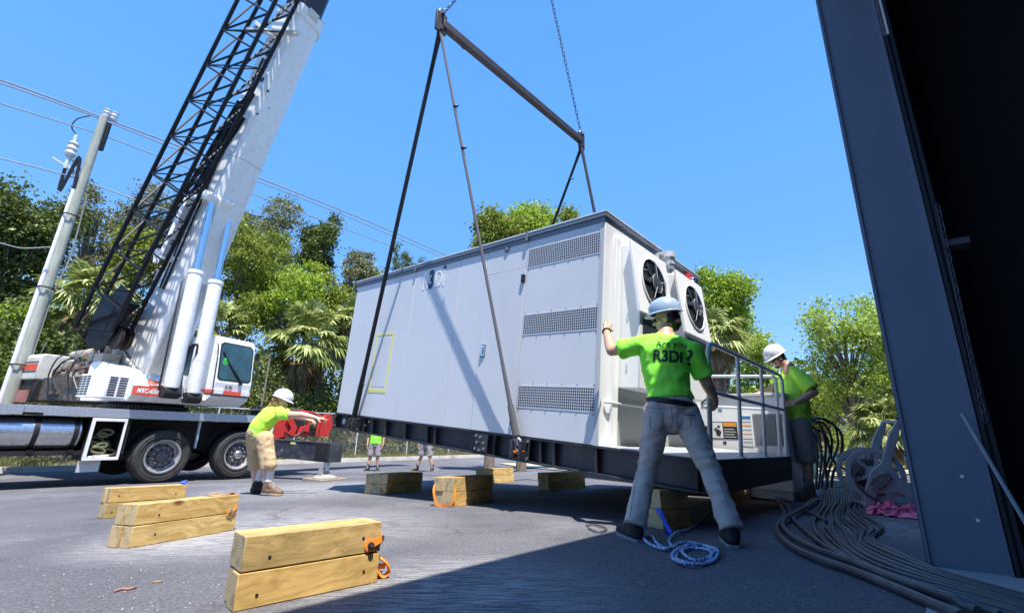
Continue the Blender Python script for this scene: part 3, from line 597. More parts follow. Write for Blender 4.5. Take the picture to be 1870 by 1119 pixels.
# ================================================================== mobile crane
_t = D(1450, 800); cU = nz([_t[0], _t[1], 0]); cV = np.array([-cU[1], cU[0], 0]); cW = np.array([0, 0, 1.]); cO = g(286, 882)
ctr = bwd(-3.64, 1.28, 6.1)
Tc = cO+cU*-.05+cV*1.3; fd = ctr-Tc; fd[2] = 0; reach = float(np.linalg.norm(fd)); fd = nz(fd); sd = np.array([-fd[1], fd[0], 0]); sd = sd if sd@cU > 0 else -sd
def MC(): m = MB(); m.T = (cU, cV, cW, np.zeros(3)); return m
def MS(): m = MB(); m.T = (fd, sd, cW, Tc-cO); return m
def bc(m, name, mt, parent, **kw):
    a, b_, c, o = m.T; V = np.array(m.v); V = o+V[:, :1]*a+V[:, 1:2]*b_+V[:, 2:3]*c; m.v = [tuple(q) for q in V]; return m.build(name, mt, parent, **kw)
def sp(px, py, f=None, s=None):
    n, k = (fd, f) if f is not None else (sd, s)
    v = onp(px, py, Tc+n*k, n)-Tc; return np.array([v@fd, v@sd, v[2]])
def qv(px, py, v): p = onp(px, py, cO+cV*v, cV)-cO; return np.array([p@cU, p@cV, p[2]])
cr = thing('mobile_crane', 'white mobile crane with raised boom and black lattice jib on a multi wheeled carrier', 'crane', Matrix.Translation(Vector(cO)))
M['diam'] = mat('diamond_plate', (.50, .52, .58), .35, .6, c2=(.62, .64, .70), ns=30, bump=.5, bs=70)
# carrier
for v0 in (0, 2.56):
    m = MC(); m.bb(-9, -2.32, v0, v0+.03, 1.315, 1.49); m.bb(-2.05, 1.98, v0, v0+.03, 1.315, 1.49); m.bb(-2.32, -2.05, v0+.02, v0+.035, 1.36, 1.49); bc(m, 'deck_edge', M['diam'], cr, bevel=.004)
m = MC(); m.bb(-9, 1.96, .03, 2.56, 1.455, 1.48); bc(m, 'deck', M['diam'], cr)
m = MC(); m.bb(-9, 3.2, .75, 1.85, .62, 1.30); m.bb(-9, 2.0, .03, 2.56, 1.32, 1.45); m.bb(-.75, -.70, .05, 2.5, .6, 1.32); m.bb(2.0, 2.1, .04, 2.56, .6, 1.3); bc(m, 'chassis', M['under'], cr)
m = MC(); m.bb(.62, .66, .10, .16, .70, 1.3); bc(m, 'brake_line', M['galv'], cr)
def wheel(u, v, side, par, dome):
    R = .545; c = (u, v, R); ax = (0, side, 0)
    m = MC(); m.lathe([(.33, -.02), (.40, -.035), (.47, -.045), (.505, -.035), (.528, -.015), (R, .03), (R, .26), (.525, .31), (.34, .30), (.32, .1), (.33, -.02)], c, ax, 56)
    w_ = bc(m, 'wheel', M['rubber'], par, smooth=30)
    m = MC()
    for rr, tt in ((.372, -.0385), (.44, -.044), (.492, -.041)): m.lathe([(rr-.006, 0), (rr, -.006), (rr+.006, 0)], (u, v+side*tt, R), ax, 56, cap=(0, 0))
    for k in range(72):
        t = 2*math.pi*k/72; a = np.array([math.cos(t), 0, math.sin(t)]); b_ = np.array([-math.sin(t), 0, math.cos(t)]); p = np.array([u, v+side*.012, R])+a*.534
        m.box(p, (.03, .045, .012), (a, np.array([0, 1., 0]), b_))
    bc(m, 'tread', M['rubber'], w_)
    m = MC(); m.lathe([(.335, -.02), (.345, -.045), (.315, -.04), (.30, .0), (.285, .06), (.25, .075), (.0, .075)], c, ax, 48, cap=(0, 0)); rm = bc(m, 'rim', M['rimw'], w_)
    m = MC(); m.lathe([(.262, .073), (.235, .055), (.20, .045), (.12, .045), (.0, .045)], c, ax, 40, cap=(0, 0)); bc(m, 'wheel_disc', M['rimd'], w_)
    m = MC()
    for k in range(10):
        t = 2*math.pi*(k+.5)/10; p = np.array([u+.165*math.cos(t), v+side*.045, R+.165*math.sin(t)]); m.cyl(p, p-np.array([0, side*.045, 0]), .019, .016, 6)
    bc(m, 'wheel_nut', M['rimw'], w_)
    m = MC()
    for k in range(10):
        t = 2*math.pi*k/10; p = np.array([u+.232*math.cos(t), v+side*.0525, R+.232*math.sin(t)]); m.cyl(p, p-np.array([0, side*.004, 0]), .024, n=10)
    bc(m, 'vent_hole', M['hole'], w_)
    m = MC()
    if dome: m.lathe([(.105, .045), (.105, .01), (.085, -.03), (.05, -.05), (0, -.055)], c, ax, 24)
    else: m.lathe([(.11, .045), (.11, -.005), (.095, -.015), (.04, -.02), (0, -.02)], c, ax, 24)
    bc(m, 'hub', M['steel'] if dome else M['rimd'], w_)
for u, dm in ((0, False), (1.61, True)): wheel(u, .05, 1, cr, dm); wheel(u, 2.55, -1, cr, dm)
for u in (-5.4, -7.0): wheel(u, .05, 1, cr, True); wheel(u, 2.55, -1, cr, True)
for u in (0, 1.61): m = MC(); m.cyl((u, .3, .545), (u, 2.3, .545), .09, n=12); m.ball((u, 1.3, .56), .22); bc(m, 'axle', M['under'], cr)
for u in (0, 1.61): m = MC(); m.tube([(u+.62*math.cos(t), .34, .6+.66*math.sin(t)) for t in np.linspace(.2, math.pi-.2, 12)], .02, 5); bc(m, 'mudguard', M['under'], cr)
# fuel tank with straps
m = MC(); m.lathe([(0, 0), (.27, 0), (.30, .03), (.30, 3.17), (.27, 3.2), (0, 3.2)], (-4.62, .33, .99), (1, 0, 0), 48); tk = bc(m, 'fuel_tank', M['tank'], cr)
for u in (-1.55, -2.10, -2.72, -3.6): m = MC(); m.lathe([(.303, 0), (.312, 0), (.312, .075), (.303, .075)], (u, .33, .99), (1, 0, 0), 48); m.bb(u, u+.075, .05, .15, .64, .70); bc(m, 'tank_strap', M['black'], tk)
m = MC(); m.bb(-4.7, -1.3, .1, .6, .60, .685); bc(m, 'tank_bracket', M['under'], cr)
# open toolbox
m = MC(); u0, u1, w0, w1 = -1.335, -.775, .50, 1.30
m.bb(u0, u1, .55, .58, w0, w1); m.bb(u0, u0+.02, .02, .55, w0, w1); m.bb(u1-.02, u1, .02, .55, w0, w1); m.bb(u0+.02, u1-.02, .02, .55, w0, w0+.02); m.bb(u0+.02, u1-.02, .02, .55, w1-.02, w1); tb = bc(m, 'toolbox', M['under'], cr)
m = MC(); t = .055
for q in ((u0, u1, w1-t, w1), (u0, u1, w0, w0+t), (u0, u0+t, w0+t, w1-t), (u1-t*.7, u1, w0+t, w1-t)): m.bb(q[0], q[1], -.012, .02, q[2], q[3])
bc(m, 'toolbox_frame', M['cranew'], tb, bevel=.004)
m = MC()
for k in range(16):
    a, b_, r = random.uniform(u0+.14, u1-.14), random.uniform(.62, 1.05), random.uniform(.06, .12); h = random.uniform(-.3, .3)
    m.tube([(a+r*1.2*math.cos(t), .10+.018*k % .3, b_+r*.55*math.sin(t)+h*.1*math.cos(t)) for t in np.linspace(0, 2*math.pi, 13)[:-1]], .022, 6, closed=True)
bc(m, 'stowed_rope', mat('old_rope', (.10, .11, .05), .9, c2=(.22, .20, .12), ns=12), tb)
m = MC(); m.box((-1.1, .1, .57), (.12, .1, .04)); m.box((-.98, .08, .575), (.1, .1, .05), rz=.4); m.box((-1.22, .06, .565), (.09, .06, .03), rz=-.4); bc(m, 'loose_tools', M['white'], tb)
m = MC(); m.bb(-1.34, -1.0, .12, .14, .28, .49); bc(m, 'mud_flap', M['galv'], cr)
# carrier rear: red outrigger housing, white tail panel, outrigger beam, jack
m = MC(); m.bb(2.12, 2.36, -.01, .05, .50, 1.24); bc(m, 'tail_panel', M['cranew'], cr, bevel=.01)
rd = None
m = MC(); m.prism([(2.30, .55), (2.52, .55), (2.60, .95), (3.0, 1.0), (2.75, 1.30), (2.45, 1.42), (2.30, 1.30)], (0, .02, 0), (1, 0, 0), (0, 0, 1), (0, 1, 0), .06)
m.bb(2.4, 4.1, .3, 2.3, .98, 1.02); m.bb(2.45, 2.6, .12, .4, .9, 1.5); m.bb(2.75, 2.95, .2, .6, 1.0, 1.45); rd = bc(m, 'outrigger_housing', M['red'], cr, bevel=.01)
m = MC(); m.prism([(2.62, 1.50), (2.78, 1.55), (3.02, 1.22), (2.95, 1.0), (2.80, 1.02), (2.84, 1.2)], (0, -.05, 0), (1, 0, 0), (0, 0, 1), (0, 1, 0), .1)
m.prism([(3.05, 1.0), (3.3, 1.0), (3.3, 1.28), (3.12, 1.25)], (0, -.08, 0), (1, 0, 0), (0, 0, 1), (0, 1, 0), .12); bc(m, 'housing_bracket', M['red'], rd, bevel=.006)
m = MC(); m.tube(smoothpts([(3.62, -.1, 1.0), (3.60, -.1, 1.45), (3.45, -.1, 1.62), (3.0, -.1, 1.64), (2.95, -.1, 1.55), (2.97, -.1, 1.5)], 6), .035, 8); m.tube(smoothpts([(3.92, .1, .98), (3.92, .1, 1.3), (3.85, .1, 1.52), (3.62, .1, 1.6)], 5), .045, 8); m.bb(3.3, 3.38, -.06, .0, .98, 1.6); m.bb(3.74, 3.8, -.06, .0, .98, 1.4); bc(m, 'guard_loop', M['red'], rd)
m = MC(); m.prism([(3.85, 1.0), (4.2, 1.0), (4.3, 1.35), (4.2, 1.62), (4.05, 1.62), (3.95, 1.35)], (0, .15, 0), (1, 0, 0), (0, 0, 1), (0, 1, 0), .2); bc(m, 'tail_bracket', M['red'], rd, bevel=.01)
m = MC()
for k in range(9): m.box((3.72, -.02, 1.03+k*.06), (.2, .02, .012), rz=0)
m.ball((3.45, -.02, 1.32), .08, 8, 10, (1.6, .6, 1)); bc(m, 'valve_block', mat('valve_greenish', (.12, .12, .03), .5, dirt=(.03, .03, .03), ds=20, damt=.9), rd)
m = MC(); m.bb(3.38, 3.62, -.03, .05, 1.02, 1.22); m.tube(smoothpts([(2.7, .0, 1.1), (2.9, -.12, .98), (3.2, -.1, 1.12), (3.5, -.08, 1.0)], 5), .02, 6); bc(m, 'hydraulic_hose', M['black'], rd)
ub = 2.18
m = MC(); m.bb(ub, ub+.36, -2.66, 1.2, .50, .93); m.bb(ub-.012, ub, -2.6, -.6, .90, .93); bm_ = bc(m, 'outrigger_beam', mat('beam_blue_black', (.035, .04, .055), .35, dirt=(.22, .24, .26), ds=4, damt=.6, coat=.3), cr, bevel=.012)
m = MC(); m.bb(ub-.006, ub, -1.35, -1.15, .84, .90); bc(m, 'beam_sticker', M['yel'], bm_)
m = MC(); m.bb(ub-.05, ub, -2.66, -2.2, .55, .92)
for v in (-2.55, -2.43, -2.31): m.bb(ub-.065, ub-.05, v-.01, v+.01, .55, .92)
bc(m, 'beam_end_box', M['under'], bm_, bevel=.005)
jx, jy = ub+.12, -2.48; p = cO+cU*jx+cV*jy; gzl = gz(p[0], p[1])-cO[2]
m = MC(); m.cyl((jx, jy, gzl+.20), (jx, jy, .60), .065, n=16); m.cyl((jx+.05, jy, gzl+.2), (jx+.05, jy, .52), .03, n=10); jk = bc(m, 'outrigger_jack', M['galv'], bm_)
m = MC(); m.lathe([(.07, .16), (.10, .10), (.24, .045), (.27, .03), (.27, .012), (0, .012)], (jx, jy, gzl+.045), (0, 0, 1), 24); m.bb(jx-.16, jx-.08, jy-.05, jy+.05, gzl+.06, gzl+.27); bc(m, 'jack_float', mat('float_steel', (.34, .33, .30), .6, dirt=(.15, .1, .07), ds=8, damt=.7), bm_)
pd = thing('outrigger_pad', 'weathered square timber pad under the crane outrigger foot', 'pad', frame(cO+cU*jx+cV*jy+cW*gzl, cU, cV, cW))
for k in range(3): m = MB(); m.bb(-.34, .34, -.34+k*.228, -.34+k*.228+.222, -.005, .055); m.build('plank', mat('pad_wood%d' % k, (.26, .19, .14), .9, c2=(.36, .28, .2), ns=5, stretch=(1, 8, 8), bump=.4), pd, bevel=.006)
bdl = thing('timber_stack', 'brown weathered boards stacked on the crane carrier tail', 'timber', frame(cO+cU*3.2+cV*1.1+cW*1.66, cU, cV, cW))
for k, (dy, dz) in enumerate(((0, 0), (.2, 0), (.1, .05))): m = MB(); m.bb(-.75, .75, dy, dy+.18, dz+.02, dz+.065); m.build('plank', M['bark'], bdl, bevel=.004)
m = MC(); m.bb(2.5, 3.9, 1.0, 1.5, 1.02, 1.66); bc(m, 'rear_locker', M['under'], cr)
# turntable and superstructure
m = MS(); m.lathe([(.78, 1.50), (.80, 1.52), (.80, 1.60), (.74, 1.62), (.70, 1.66)], (0, 0, 0), (0, 0, 1), 64); tt = bc(m, 'turntable', M['under'], cr)
m = MS()
for k in range(80): t = 2*math.pi*k/80; m.box((.81*math.cos(t), .81*math.sin(t), 1.56), (.03, .025, .075), ((math.cos(t), math.sin(t), 0), (-math.sin(t), math.cos(t), 0), (0, 0, 1)))
bc(m, 'ring_gear', M['rimd'], tt)
ss = None
m = MS()
m.prism([(-.75, 1.66), (1.15, 1.66), (1.35, 1.80), (1.30, 2.05), (.75, 2.35), (-.4, 2.55), (-.75, 2.5)], (0, -.98, 0), (1, 0, 0), (0, 0, 1), (0, 1, 0), .30)
m.prism([(-3.3, 1.66), (1.30, 1.66), (1.45, 1.78), (1.35, 1.98), (.5, 2.0), (-3.3, 2.0)], (0, -.68, 0), (1, 0, 0), (0, 0, 1), (0, 1, 0), 1.2)
m.prism([(-2.6, 1.66), (1.2, 1.66), (1.2, 2.2), (-2.6, 2.4)], (0, .52, 0), (1, 0, 0), (0, 0, 1), (0, 1, 0), .55)
ss = bc(m, 'superstructure', M['cranew'], cr, bevel=.012)
m = MS(); m.bb(-3.0, -.75, -.93, -.68, 1.66, 2.22); m.bb(-2.4, -1.9, -.98, -.90, 1.8, 2.3); m.bb(-1.5, -1.1, -.96, -.90, 1.9, 2.2); bc(m, 'engine_bay', mat('engine_bay_dark', (.05, .045, .045), .6, c2=(.16, .13, .11), ns=6, dirt=(.02, .02, .02), ds=9, damt=.9), ss, bevel=.01)
for s_ in (-.50, .42):                                      # boom foot cheeks
    m = MS(); m.prism([(-2.4, 2.0), (.6, 2.0), (.2, 2.35), (-.9, 3.0), (-1.5, 3.15), (-1.9, 2.9)], (0, s_, 0), (1, 0, 0), (0, 0, 1), (0, 1, 0), .06); bc(m, 'boom_cheek', M['craneb'], ss, bevel=.006)
# cream front flank and red name stripe
m = MS(); m.bb(-.35, .24, -.988, -.981, 1.76, 1.97); bc(m, 'red_stripe', M['orange'], ss)
m = MS(); m.bb(1.30, 1.458, -.982, -.46, 1.785, 1.975); bc(m, 'name_plate', M['orange'], ss)
me = textmesh('MTC-6550', .105, .006)
for vt in me.vertices: q = (Tc-cO)+fd*1.4605+sd*(-.965+vt.co.x*.93)+cW*(1.835+vt.co.y*1.2); vt.co = q
link('model_lettering', me, M['white'], ss)
m = MS(); m.bb(.65, .74, -.986, -.982, 2.06, 2.2); bc(m, 'caution_sticker', M['yel'], ss)
# cooler box with louvres
m = MS(); poly = [(.25, -.98), (.25, -1.35), (.42, -1.52), (.92, -1.52), (1.12, -1.35), (1.12, -.98)]
m.prism(poly, (0, 0, 1.70), (1, 0, 0), (0, 1, 0), (0, 0, 1), .46); cx_ = bc(m, 'cooler_box', M['cranew'], ss, bevel=.012)
m = MS()
for k in range(8):
    z = 1.745+k*.05
    for a in (.47, .62, .77): m.bb(a-.06, a+.06, -1.526, -1.52, z, z+.026)
bc(m, 'cooler_slots', M['hole'], cx_); m = MS()
for k in range(8): z = 1.745+k*.05; m.bb(1.12, 1.126, -1.32, -1.19, z, z+.026); m.bb(1.12, 1.126, -1.15, -1.01, z, z+.026)
bc(m, 'cooler_slots', M['hole'], cx_)
# counterweight and rear machinery
kc = sp(62, 692, f=-3.0); kr = sp(101, 696, f=-3.0); kt = sp(64, 643, f=-3.0); kl = sp(29, 691, s=kc[1]); y0, y1, z0, z1, xr = kc[1], max(kr[1], kc[1]+.55), kc[2]-(cO[2]-Tc[2]), kt[2]-(cO[2]-Tc[2]), max(kl[0], -4.2)
m = MS(); m.prism([(y0, z0), (y1, z0), (y1+.03, z1), (y0+.05, z1), (y0, z1-.08)], (xr, 0, 0), (0, 1, 0), (0, 0, 1), (1, 0, 0), -3.0-xr); m.bb(-3.8, -3.1, y1+.1, 1.3, z0, z1-.05); cwt = bc(m, 'counterweight', M['craneb'], cr, bevel=.03)
zm = (z0+z1)/2
m = MS(); m.bb(xr-.003, -3.03, y0-.006, y0+.002, zm-.09, zm+.07); bc(m, 'stripe', M['orange'], cwt)
m = MS(); m.bb(xr-.003, -3.03, y0-.006, y0+.002, zm-.14, zm-.115); m.bb(xr-.003, -3.03, y0-.006, y0+.002, zm+.10, zm+.125); bc(m, 'pin_stripe', M['black'], cwt)
m = MS(); m.bb(xr+.1, -3.0, y0+.05, 1.2, 1.64, z0); m.bb(-3.0, -1.2, -.9, .9, 1.64, 2.0); bc(m, 'rear_base', M['under'], cwt, bevel=.02)
m = MS(); m.bb(xr, -3.2, y0, y0+.05, 1.60, 1.90); bc(m, 'reflector_strip', mat('reflector_worn', (.30, .24, .22), .6, c2=(.45, .10, .07), ns=6), cwt)
m = MS(); m.lathe([(.40, 0), (.42, .02), (.30, .06), (.30, .84), (.42, .88), (.40, .9)], (-2.0, -.45, 2.55), (0, 1, 0), 28); wn = bc(m, 'winch_drum', M['craneb'], ss)
m = MS()
for k in range(26): m.lathe([(.30, 0), (.316, .014), (.30, .028)], (-2.0, -.38+k*.029, 2.55), (0, 1, 0), 28)
bc(m, 'winch_rope', M['chain'], wn)
m = MS(); m.cyl((-2.3, -.75, 2.78), (-1.3, -.75, 2.82), .10, n=14); m.cyl((-1.2, -.8, 2.3), (-1.2, -.8, 2.8), .08); m.bb(-1.8, -1.5, -.85, -.6, 2.35, 2.7); m.bb(-.9, -.5, -.9, -.55, 2.4, 2.75); m.cyl((-.75, -.72, 2.7), (-.75, -.72, 2.95), .07); bc(m, 'valve_bank', mat('greasy_cream', (.5, .45, .38), .5, dirt=(.3, .12, .06), ds=9, damt=.9), ss, bevel=.01)
for k in range(4):
    a = (-2.5, -2.15, -1.5, -1.15, -.8, -2.8)[k]; h = (2.8, 2.7, 2.72, 2.5, 2.62, 2.5)[k]; m = MS(); m.tube(smoothpts([(a, -.80, h), (a+.05, -.98, h-.12), (a-.12*(k % 2), -1.03, 2.25), (a+.16, -.99, 1.9)], 6), .017+.006*(k % 2), 6); bc(m, 'hydraulic_hose', M['black'], ss)
m = MS()
for k in range(14): x_, z_ = random.uniform(-2.6, -.6), random.uniform(2.35, 2.72); m.box((x_, -.86+random.uniform(-.06, .03), z_), (random.uniform(.08, .28), .12, random.uniform(.06, .2)))
bc(m, 'pump_fittings', mat('greasy_fittings', (.42, .36, .30), .5, c2=(.12, .08, .06), ns=5, dirt=(.45, .12, .05), ds=7, damt=.7), ss, bevel=.008)
m = MS(); m.lathe([(0, 0), (.14, .03), (.17, .12), (.14, .22), (0, .26)], (1.15, -.62, 2.02), (.6, 0, 1), 20); bc(m, 'lamp_dome', M['chrome'], ss)
# boom: box sections along direction bd in the f-w plane
al = math.atan2(1, .306); bd = np.array([math.cos(al), 0, math.sin(al)]); bn = np.array([math.sin(al), 0, -math.cos(al)])     # bn: towards the underside
def bpnt(w, off=0, s=0): f = 3.16-.306*(11.9-w); return np.array([f, s, w])-bn*off        # off = depth up from the underside
def bsec(w0, w1, hw, o0, o1, ch, name, mt, par):
    m = MS(); poly = [(-hw+ch, o0), (hw-ch, o0), (hw, o0+ch), (hw, o1-.06), (hw-.06, o1), (-hw+.06, o1), (-hw, o1-.06), (-hw, o0+ch)]
    a = bpnt(w0); b_ = bpnt(w1); m.prism(poly, a, (0, 1, 0), -bn, bd, float(np.linalg.norm(b_-a))); return bc(m, name, mt, par, bevel=.008)
bo = bsec(2.15, 11.75, .385, 0, .98, .10, 'boom', M['cranew'], cr)
bsec(2.1, 4.6, .40, .0, 1.30, .08, 'boom_foot', M['cranew'], bo); bsec(11.75, 12.05, .41, -.03, 1.0, .10, 'boom_collar', M['cranew'], bo); bsec(7.7, 7.74, .388, -.004, .984, .10, 'boom_weld', M['craneb'], bo)
bsec(12.0, 22.0, .33, .07, .90, .09, 'boom_section', mat('boom_dark_paint', (.02, .02, .035), .35), bo)
bsec(22.0, 31.6, .28, .12, .82, .08, 'boom_section', M['cranew'], bo)
m = MS(); q = bpnt(32.2, .3)
for s_ in (-.25, 0, .25): m.lathe([(.34, -.04), (.36, -.03), (.32, 0), (.36, .03), (.34, .04)], q+np.array([0, s_, 0]), (0, 1, 0), 28)
bc(m, 'boom_tip_sheave', M['rust'], bo)
m = MS(); m.box(bpnt(12.0, -.02)+bn*.03, (.2, .3, .03), (bd, (0, 1, 0), bn)); m.box(bpnt(12.05, .2, .43), (.34, .1, .05), (bd, (0, 1, 0), bn)); m.box(bpnt(11.75, .2, .43), (.30, .1, .05), (bd, (0, 1, 0), bn)); bc(m, 'collar_lug', M['craneb'], bo, bevel=.01)
m = MS()
for w0, sg in ((4.9, .30), (6.2, .28)): m.box(bpnt(w0+.5, -.012, sg), (1.5, .05, .02), (bd, (0, 1, 0), bn)); m.box(bpnt(w0+.5, -.012, -sg), (1.5, .05, .02), (bd, (0, 1, 0), bn))
bc(m, 'stiffener_rib', M['cranew'], bo, bevel=.004)
m = MS()
for w0, o, r in ((11.2, .25, .05), (10.75, .42, .07), (10.35, .5, .07), (9.95, .45, .04)): m.cyl(bpnt(w0, o, -.385), bpnt(w0, o, -.389), r, n=10)
for (x_, y_, r_) in ((489, 97, .10), (484, 122, .11), (479, 146, .075)):
    q = sp(x_, y_, s=-.386); q = q.copy(); m.cyl(q, q-np.array([0, .004, 0]), r_, n=18)
for w0, s0, r in ((9.55, -.28, .035), (8.9, -.3, .03), (9.2, -.1, .02)): m.cyl(bpnt(w0, 0, s0), bpnt(w0, -.004, s0), r, n=8)
bc(m, 'boom_marking', M['black'], bo)
m = MS(); m.tube([bpnt(w, .55, -.43) for w in np.linspace(4.2, 10.4, 12)], .025, 6); m.tube([bpnt(w, .72, -.43) for w in np.linspace(4.2, 8.8, 12)], .02, 6); bc(m, 'boom_cable', M['black'], bo)
hl = MS(); tip = bpnt(32.2, .3); hk = HK-Tc; hkf = np.array([hk@fd, hk@sd, hk[2]])
for dx in (-.12, .12): hl.cyl(tip+np.array([.3, dx, 0]), hkf+np.array([0, dx, .8]), .012, n=5)
bc(hl, 'hoist_rope', M['chain'], cr)
m = MS(); m.box(hkf+np.array([0, 0, .65]), (.3, .34, .6)); m.tube([hkf+np.array([0, .0+.09*math.sin(t), .16-.1*math.cos(t)]) for t in np.linspace(0, 4.4, 10)], .035, 8); bc(m, 'hook_block', M['yel'], cr, bevel=.03)
# luffing cylinders
for s_, b0, t0 in ((-.42, (1.60, 1.84), (1.40, 6.50)), (.10, (1.50, 1.77), (1.34, 6.60))):
    a = np.array([b0[0], s_, b0[1]]); b_ = np.array([t0[0], s_, t0[1]]); d = nz(b_-a); k = 2.72
    m = MS(); m.lathe([(.09, 0), (.145, .02), (.150, .05), (.150, k-.1), (.165, k-.08), (.165, k), (.09, k+.02)], a+d*.12, d, 32); cy = bc(m, 'lift_cylinder', M['cranew'], cr)
    m = MS(); m.cyl(a+d*k, b_, .078, n=24); bc(m, 'cylinder_rod', M['chrome'], cy)
    m = MS(); m.cyl(a+np.array([0, -.16, .03]), a+np.array([0, .16, .03]), .12, n=18); bc(m, 'cylinder_foot', M['under'], cy)
m = MS(); m.cyl((1.42, -.62, 6.6), (1.42, .34, 6.62), .12, n=20); m.cyl((1.46, -.30, 6.6), (1.46, .0, 6.61), .135, n=20); bc(m, 'cylinder_crosshead', M['cranew'], bo)
m = MS(); m.tube([(1.62, -.66, 1.9), (1.62, -.68, 2.6), (1.52, -.68, 4.3), (1.45, -.60, 4.5)], .02, 6); m.tube(smoothpts([(1.5, -.15, 1.8), (1.45, -.2, 2.6), (1.6, -.1, 3.0), (1.45, .0, 2.5), (1.5, -.05, 1.8)], 5), .022, 6); bc(m, 'cylinder_hose', M['black'], cr)
# jib-holding white arm
pts = [sp(385, 355, s=-.42), sp(345, 364, s=-.55), sp(298, 468, s=-.62)]
m = MS(); m.bar(pts[0], pts[1], .12, .10); m.bar(pts[1], pts[2], .16, .12); a = sp(283, 462, s=-.62); b_ = sp(330, 480, s=-.30); m.bar(a, b_, .16, .14); m.bar(sp(288, 455, s=-.62), sp(285, 480, s=-.62), .10, .1); bc(m, 'jib_carrier_arm', M['cranew'], bo, bevel=.008)
m = MS(); m.bar(sp(318, 475, s=-.4), sp(385, 488, s=.42), .10, .08); bc(m, 'boom_strap', M['cranew'], bo, bevel=.008)
# lattice jib
ch_ = []
for (p0, p1, s_) in (((136, 598), (434, 0), -1.15), ((152, 618), (477, 0), -.58), ((205, 604), (504, 0), -1.15), ((226, 630), (545, 0), -.58)):
    a, b_ = sp(*p0, s=s_), sp(*p1, s=s_); ch_.append((a, a+(b_-a)*1.35))
ch_ = np.array(ch_); jb = None
m = MS()
for a, b_ in ch_: m.tube([a, b_], .050, 8)
jb = bc(m, 'lattice_jib', M['jib'], cr)
nb = 12; P = lambda c, t: ch_[c][0]+(ch_[c][1]-ch_[c][0])*t
m = MS()
for i in range(nb+1):
    t = i/nb
    for a, b_ in ((0, 1), (1, 3), (3, 2), (2, 0)): m.tube([P(a, t), P(b_, t)], .018, 5)
    if i < nb:
        t2 = (i+.5)/nb; t3 = (i+1)/nb
        for a, b_ in ((0, 2), (1, 3)): m.tube([P(a, t), P(b_, t2)], .026, 5); m.tube([P(b_, t2), P(a, t3)], .026, 5)
        for a, b_ in ((0, 1), (2, 3)): m.tube([P(a, t), P(b_, t3)], .024, 5)
bc(m, 'jib_lacing', M['jib'], jb)
m = MS()                                                     # solid plates, sheaves at the foot
for s_ in (-1.1, -.62): m.prism([(-1.05, 3.05), (-.35, 2.75), (.15, 3.1), (.55, 4.0), (-.1, 4.3), (-.7, 3.9)], (0 if s_ < -1 else -1.2, s_, 0), (1, 0, 0), (0, 0, 1), (0, 1, 0), .03)
q = np.array([-.35, -.9, 3.5]); m.box(q+np.array([-.2, 0, .1]), (.9, .42, .8), (bd, (0, 1, 0), bn)); bc(m, 'jib_foot_plate', M['jib'], jb, bevel=.01)
m = MS()
for s_ in (-1.0, -.82): m.lathe([(.24, -.03), (.27, -.025), (.22, 0), (.27, .025), (.24, .03)], (.15, s_, 3.05), (0, 1, 0), 24)
bc(m, 'jib_sheave', M['rust'], jb)
# second folded jib piece between lattice and boom
m = MS(); e = []
for (p0, p1, s_) in (((262, 480), (437, 185), -.44), ((285, 470), (455, 170), -.44), ((300, 440), (445, 215), -.42)): a, b_ = sp(*p0, s=s_), sp(*p1, s=s_); e.append((a, b_)); m.tube([a, b_], .05, 6)
for i in range(16):
    t, t2 = i/16, (i+1)/16; m.tube([e[0][0]+(e[0][1]-e[0][0])*t, e[1][0]+(e[1][1]-e[1][0])*t2], .024, 5)
    m.tube([e[2][0]+(e[2][1]-e[2][0])*t, e[1][0]+(e[1][1]-e[1][0])*t2], .02, 5)
a, b_ = e[0]; c, d = e[1]; m.prism([(0, 0), (1, 0), (1, 1), (0, 1)], a+(b_-a)*.62, (b_-a)*.38, (c-a)*1.0, np.array([0, 1., 0]), .12)
bc(m, 'jib_extension', M['jib'], jb)
m = MS(); m.bar(sp(452, 55, s=-.6), sp(545, 62, s=-.36), .10, .10); m.bar(sp(470, 45, s=-.6), sp(505, 75, s=-.5), .18, .1); bc(m, 'jib_bracket', M['craneb'], bo, bevel=.01)
# operator's cab
cs0, cs1 = .42, 1.36
m = MS(); prof = [(-.15, 1.68), (1.35, 1.66), (1.62, 1.84), (1.66, 2.20), (1.52, 3.22), (1.40, 3.32), (.35, 3.34), (.05, 3.15), (-.15, 2.6)]
m.prism(prof, (0, cs0, 0), (1, 0, 0), (0, 0, 1), (0, 1, 0), cs1-cs0); cab = bc(m, 'cab', M['cranew'], cr, bevel=.035, seg=3)
wd = nz([1.52-1.66, 0, 3.22-2.20]); wn_ = np.array([wd[2], 0, -wd[0]]); wc = np.array([(1.66+1.52)/2, 0, 2.71])
def onw(s_, h): return wc+wd*h+np.array([0, s_, 0])
def rquad(s0, s1, h0, h1, c, t, o):
    poly = [(s0+c, h0), (s1-c, h0), (s1, h0+c), (s1, h1-c*1.4), (s1-c*1.4, h1), (s0+c*1.2, h1), (s0, h1-c), (s0, h0+c)]
    m = MS(); m.prism(poly, wc+wn_*o, (0, 1, 0), wd, wn_, t); return m
bc(rquad(cs0+.05, cs1-.05, -.46, .47, .06, .01, -.002), 'windscreen_seal', M['black'], cab); ws = bc(rquad(cs0+.08, cs1-.08, -.43, .44, .05, .01, .003), 'windscreen', M['glass'], cab)
m = MS(); m.tube([onw(cs0+.22, .05)+wn_*.03, onw(cs0+.62, -.44)+wn_*.035], .013, 6); m.tube([onw(cs0+.12, .22)+wn_*.03, onw(cs0+.52, -.38)+wn_*.02], .016, 6); m.box(onw(cs0+.62, -.50)+wn_*.02, (.06, .08, .06)); bc(m, 'wiper', M['black'], cab)
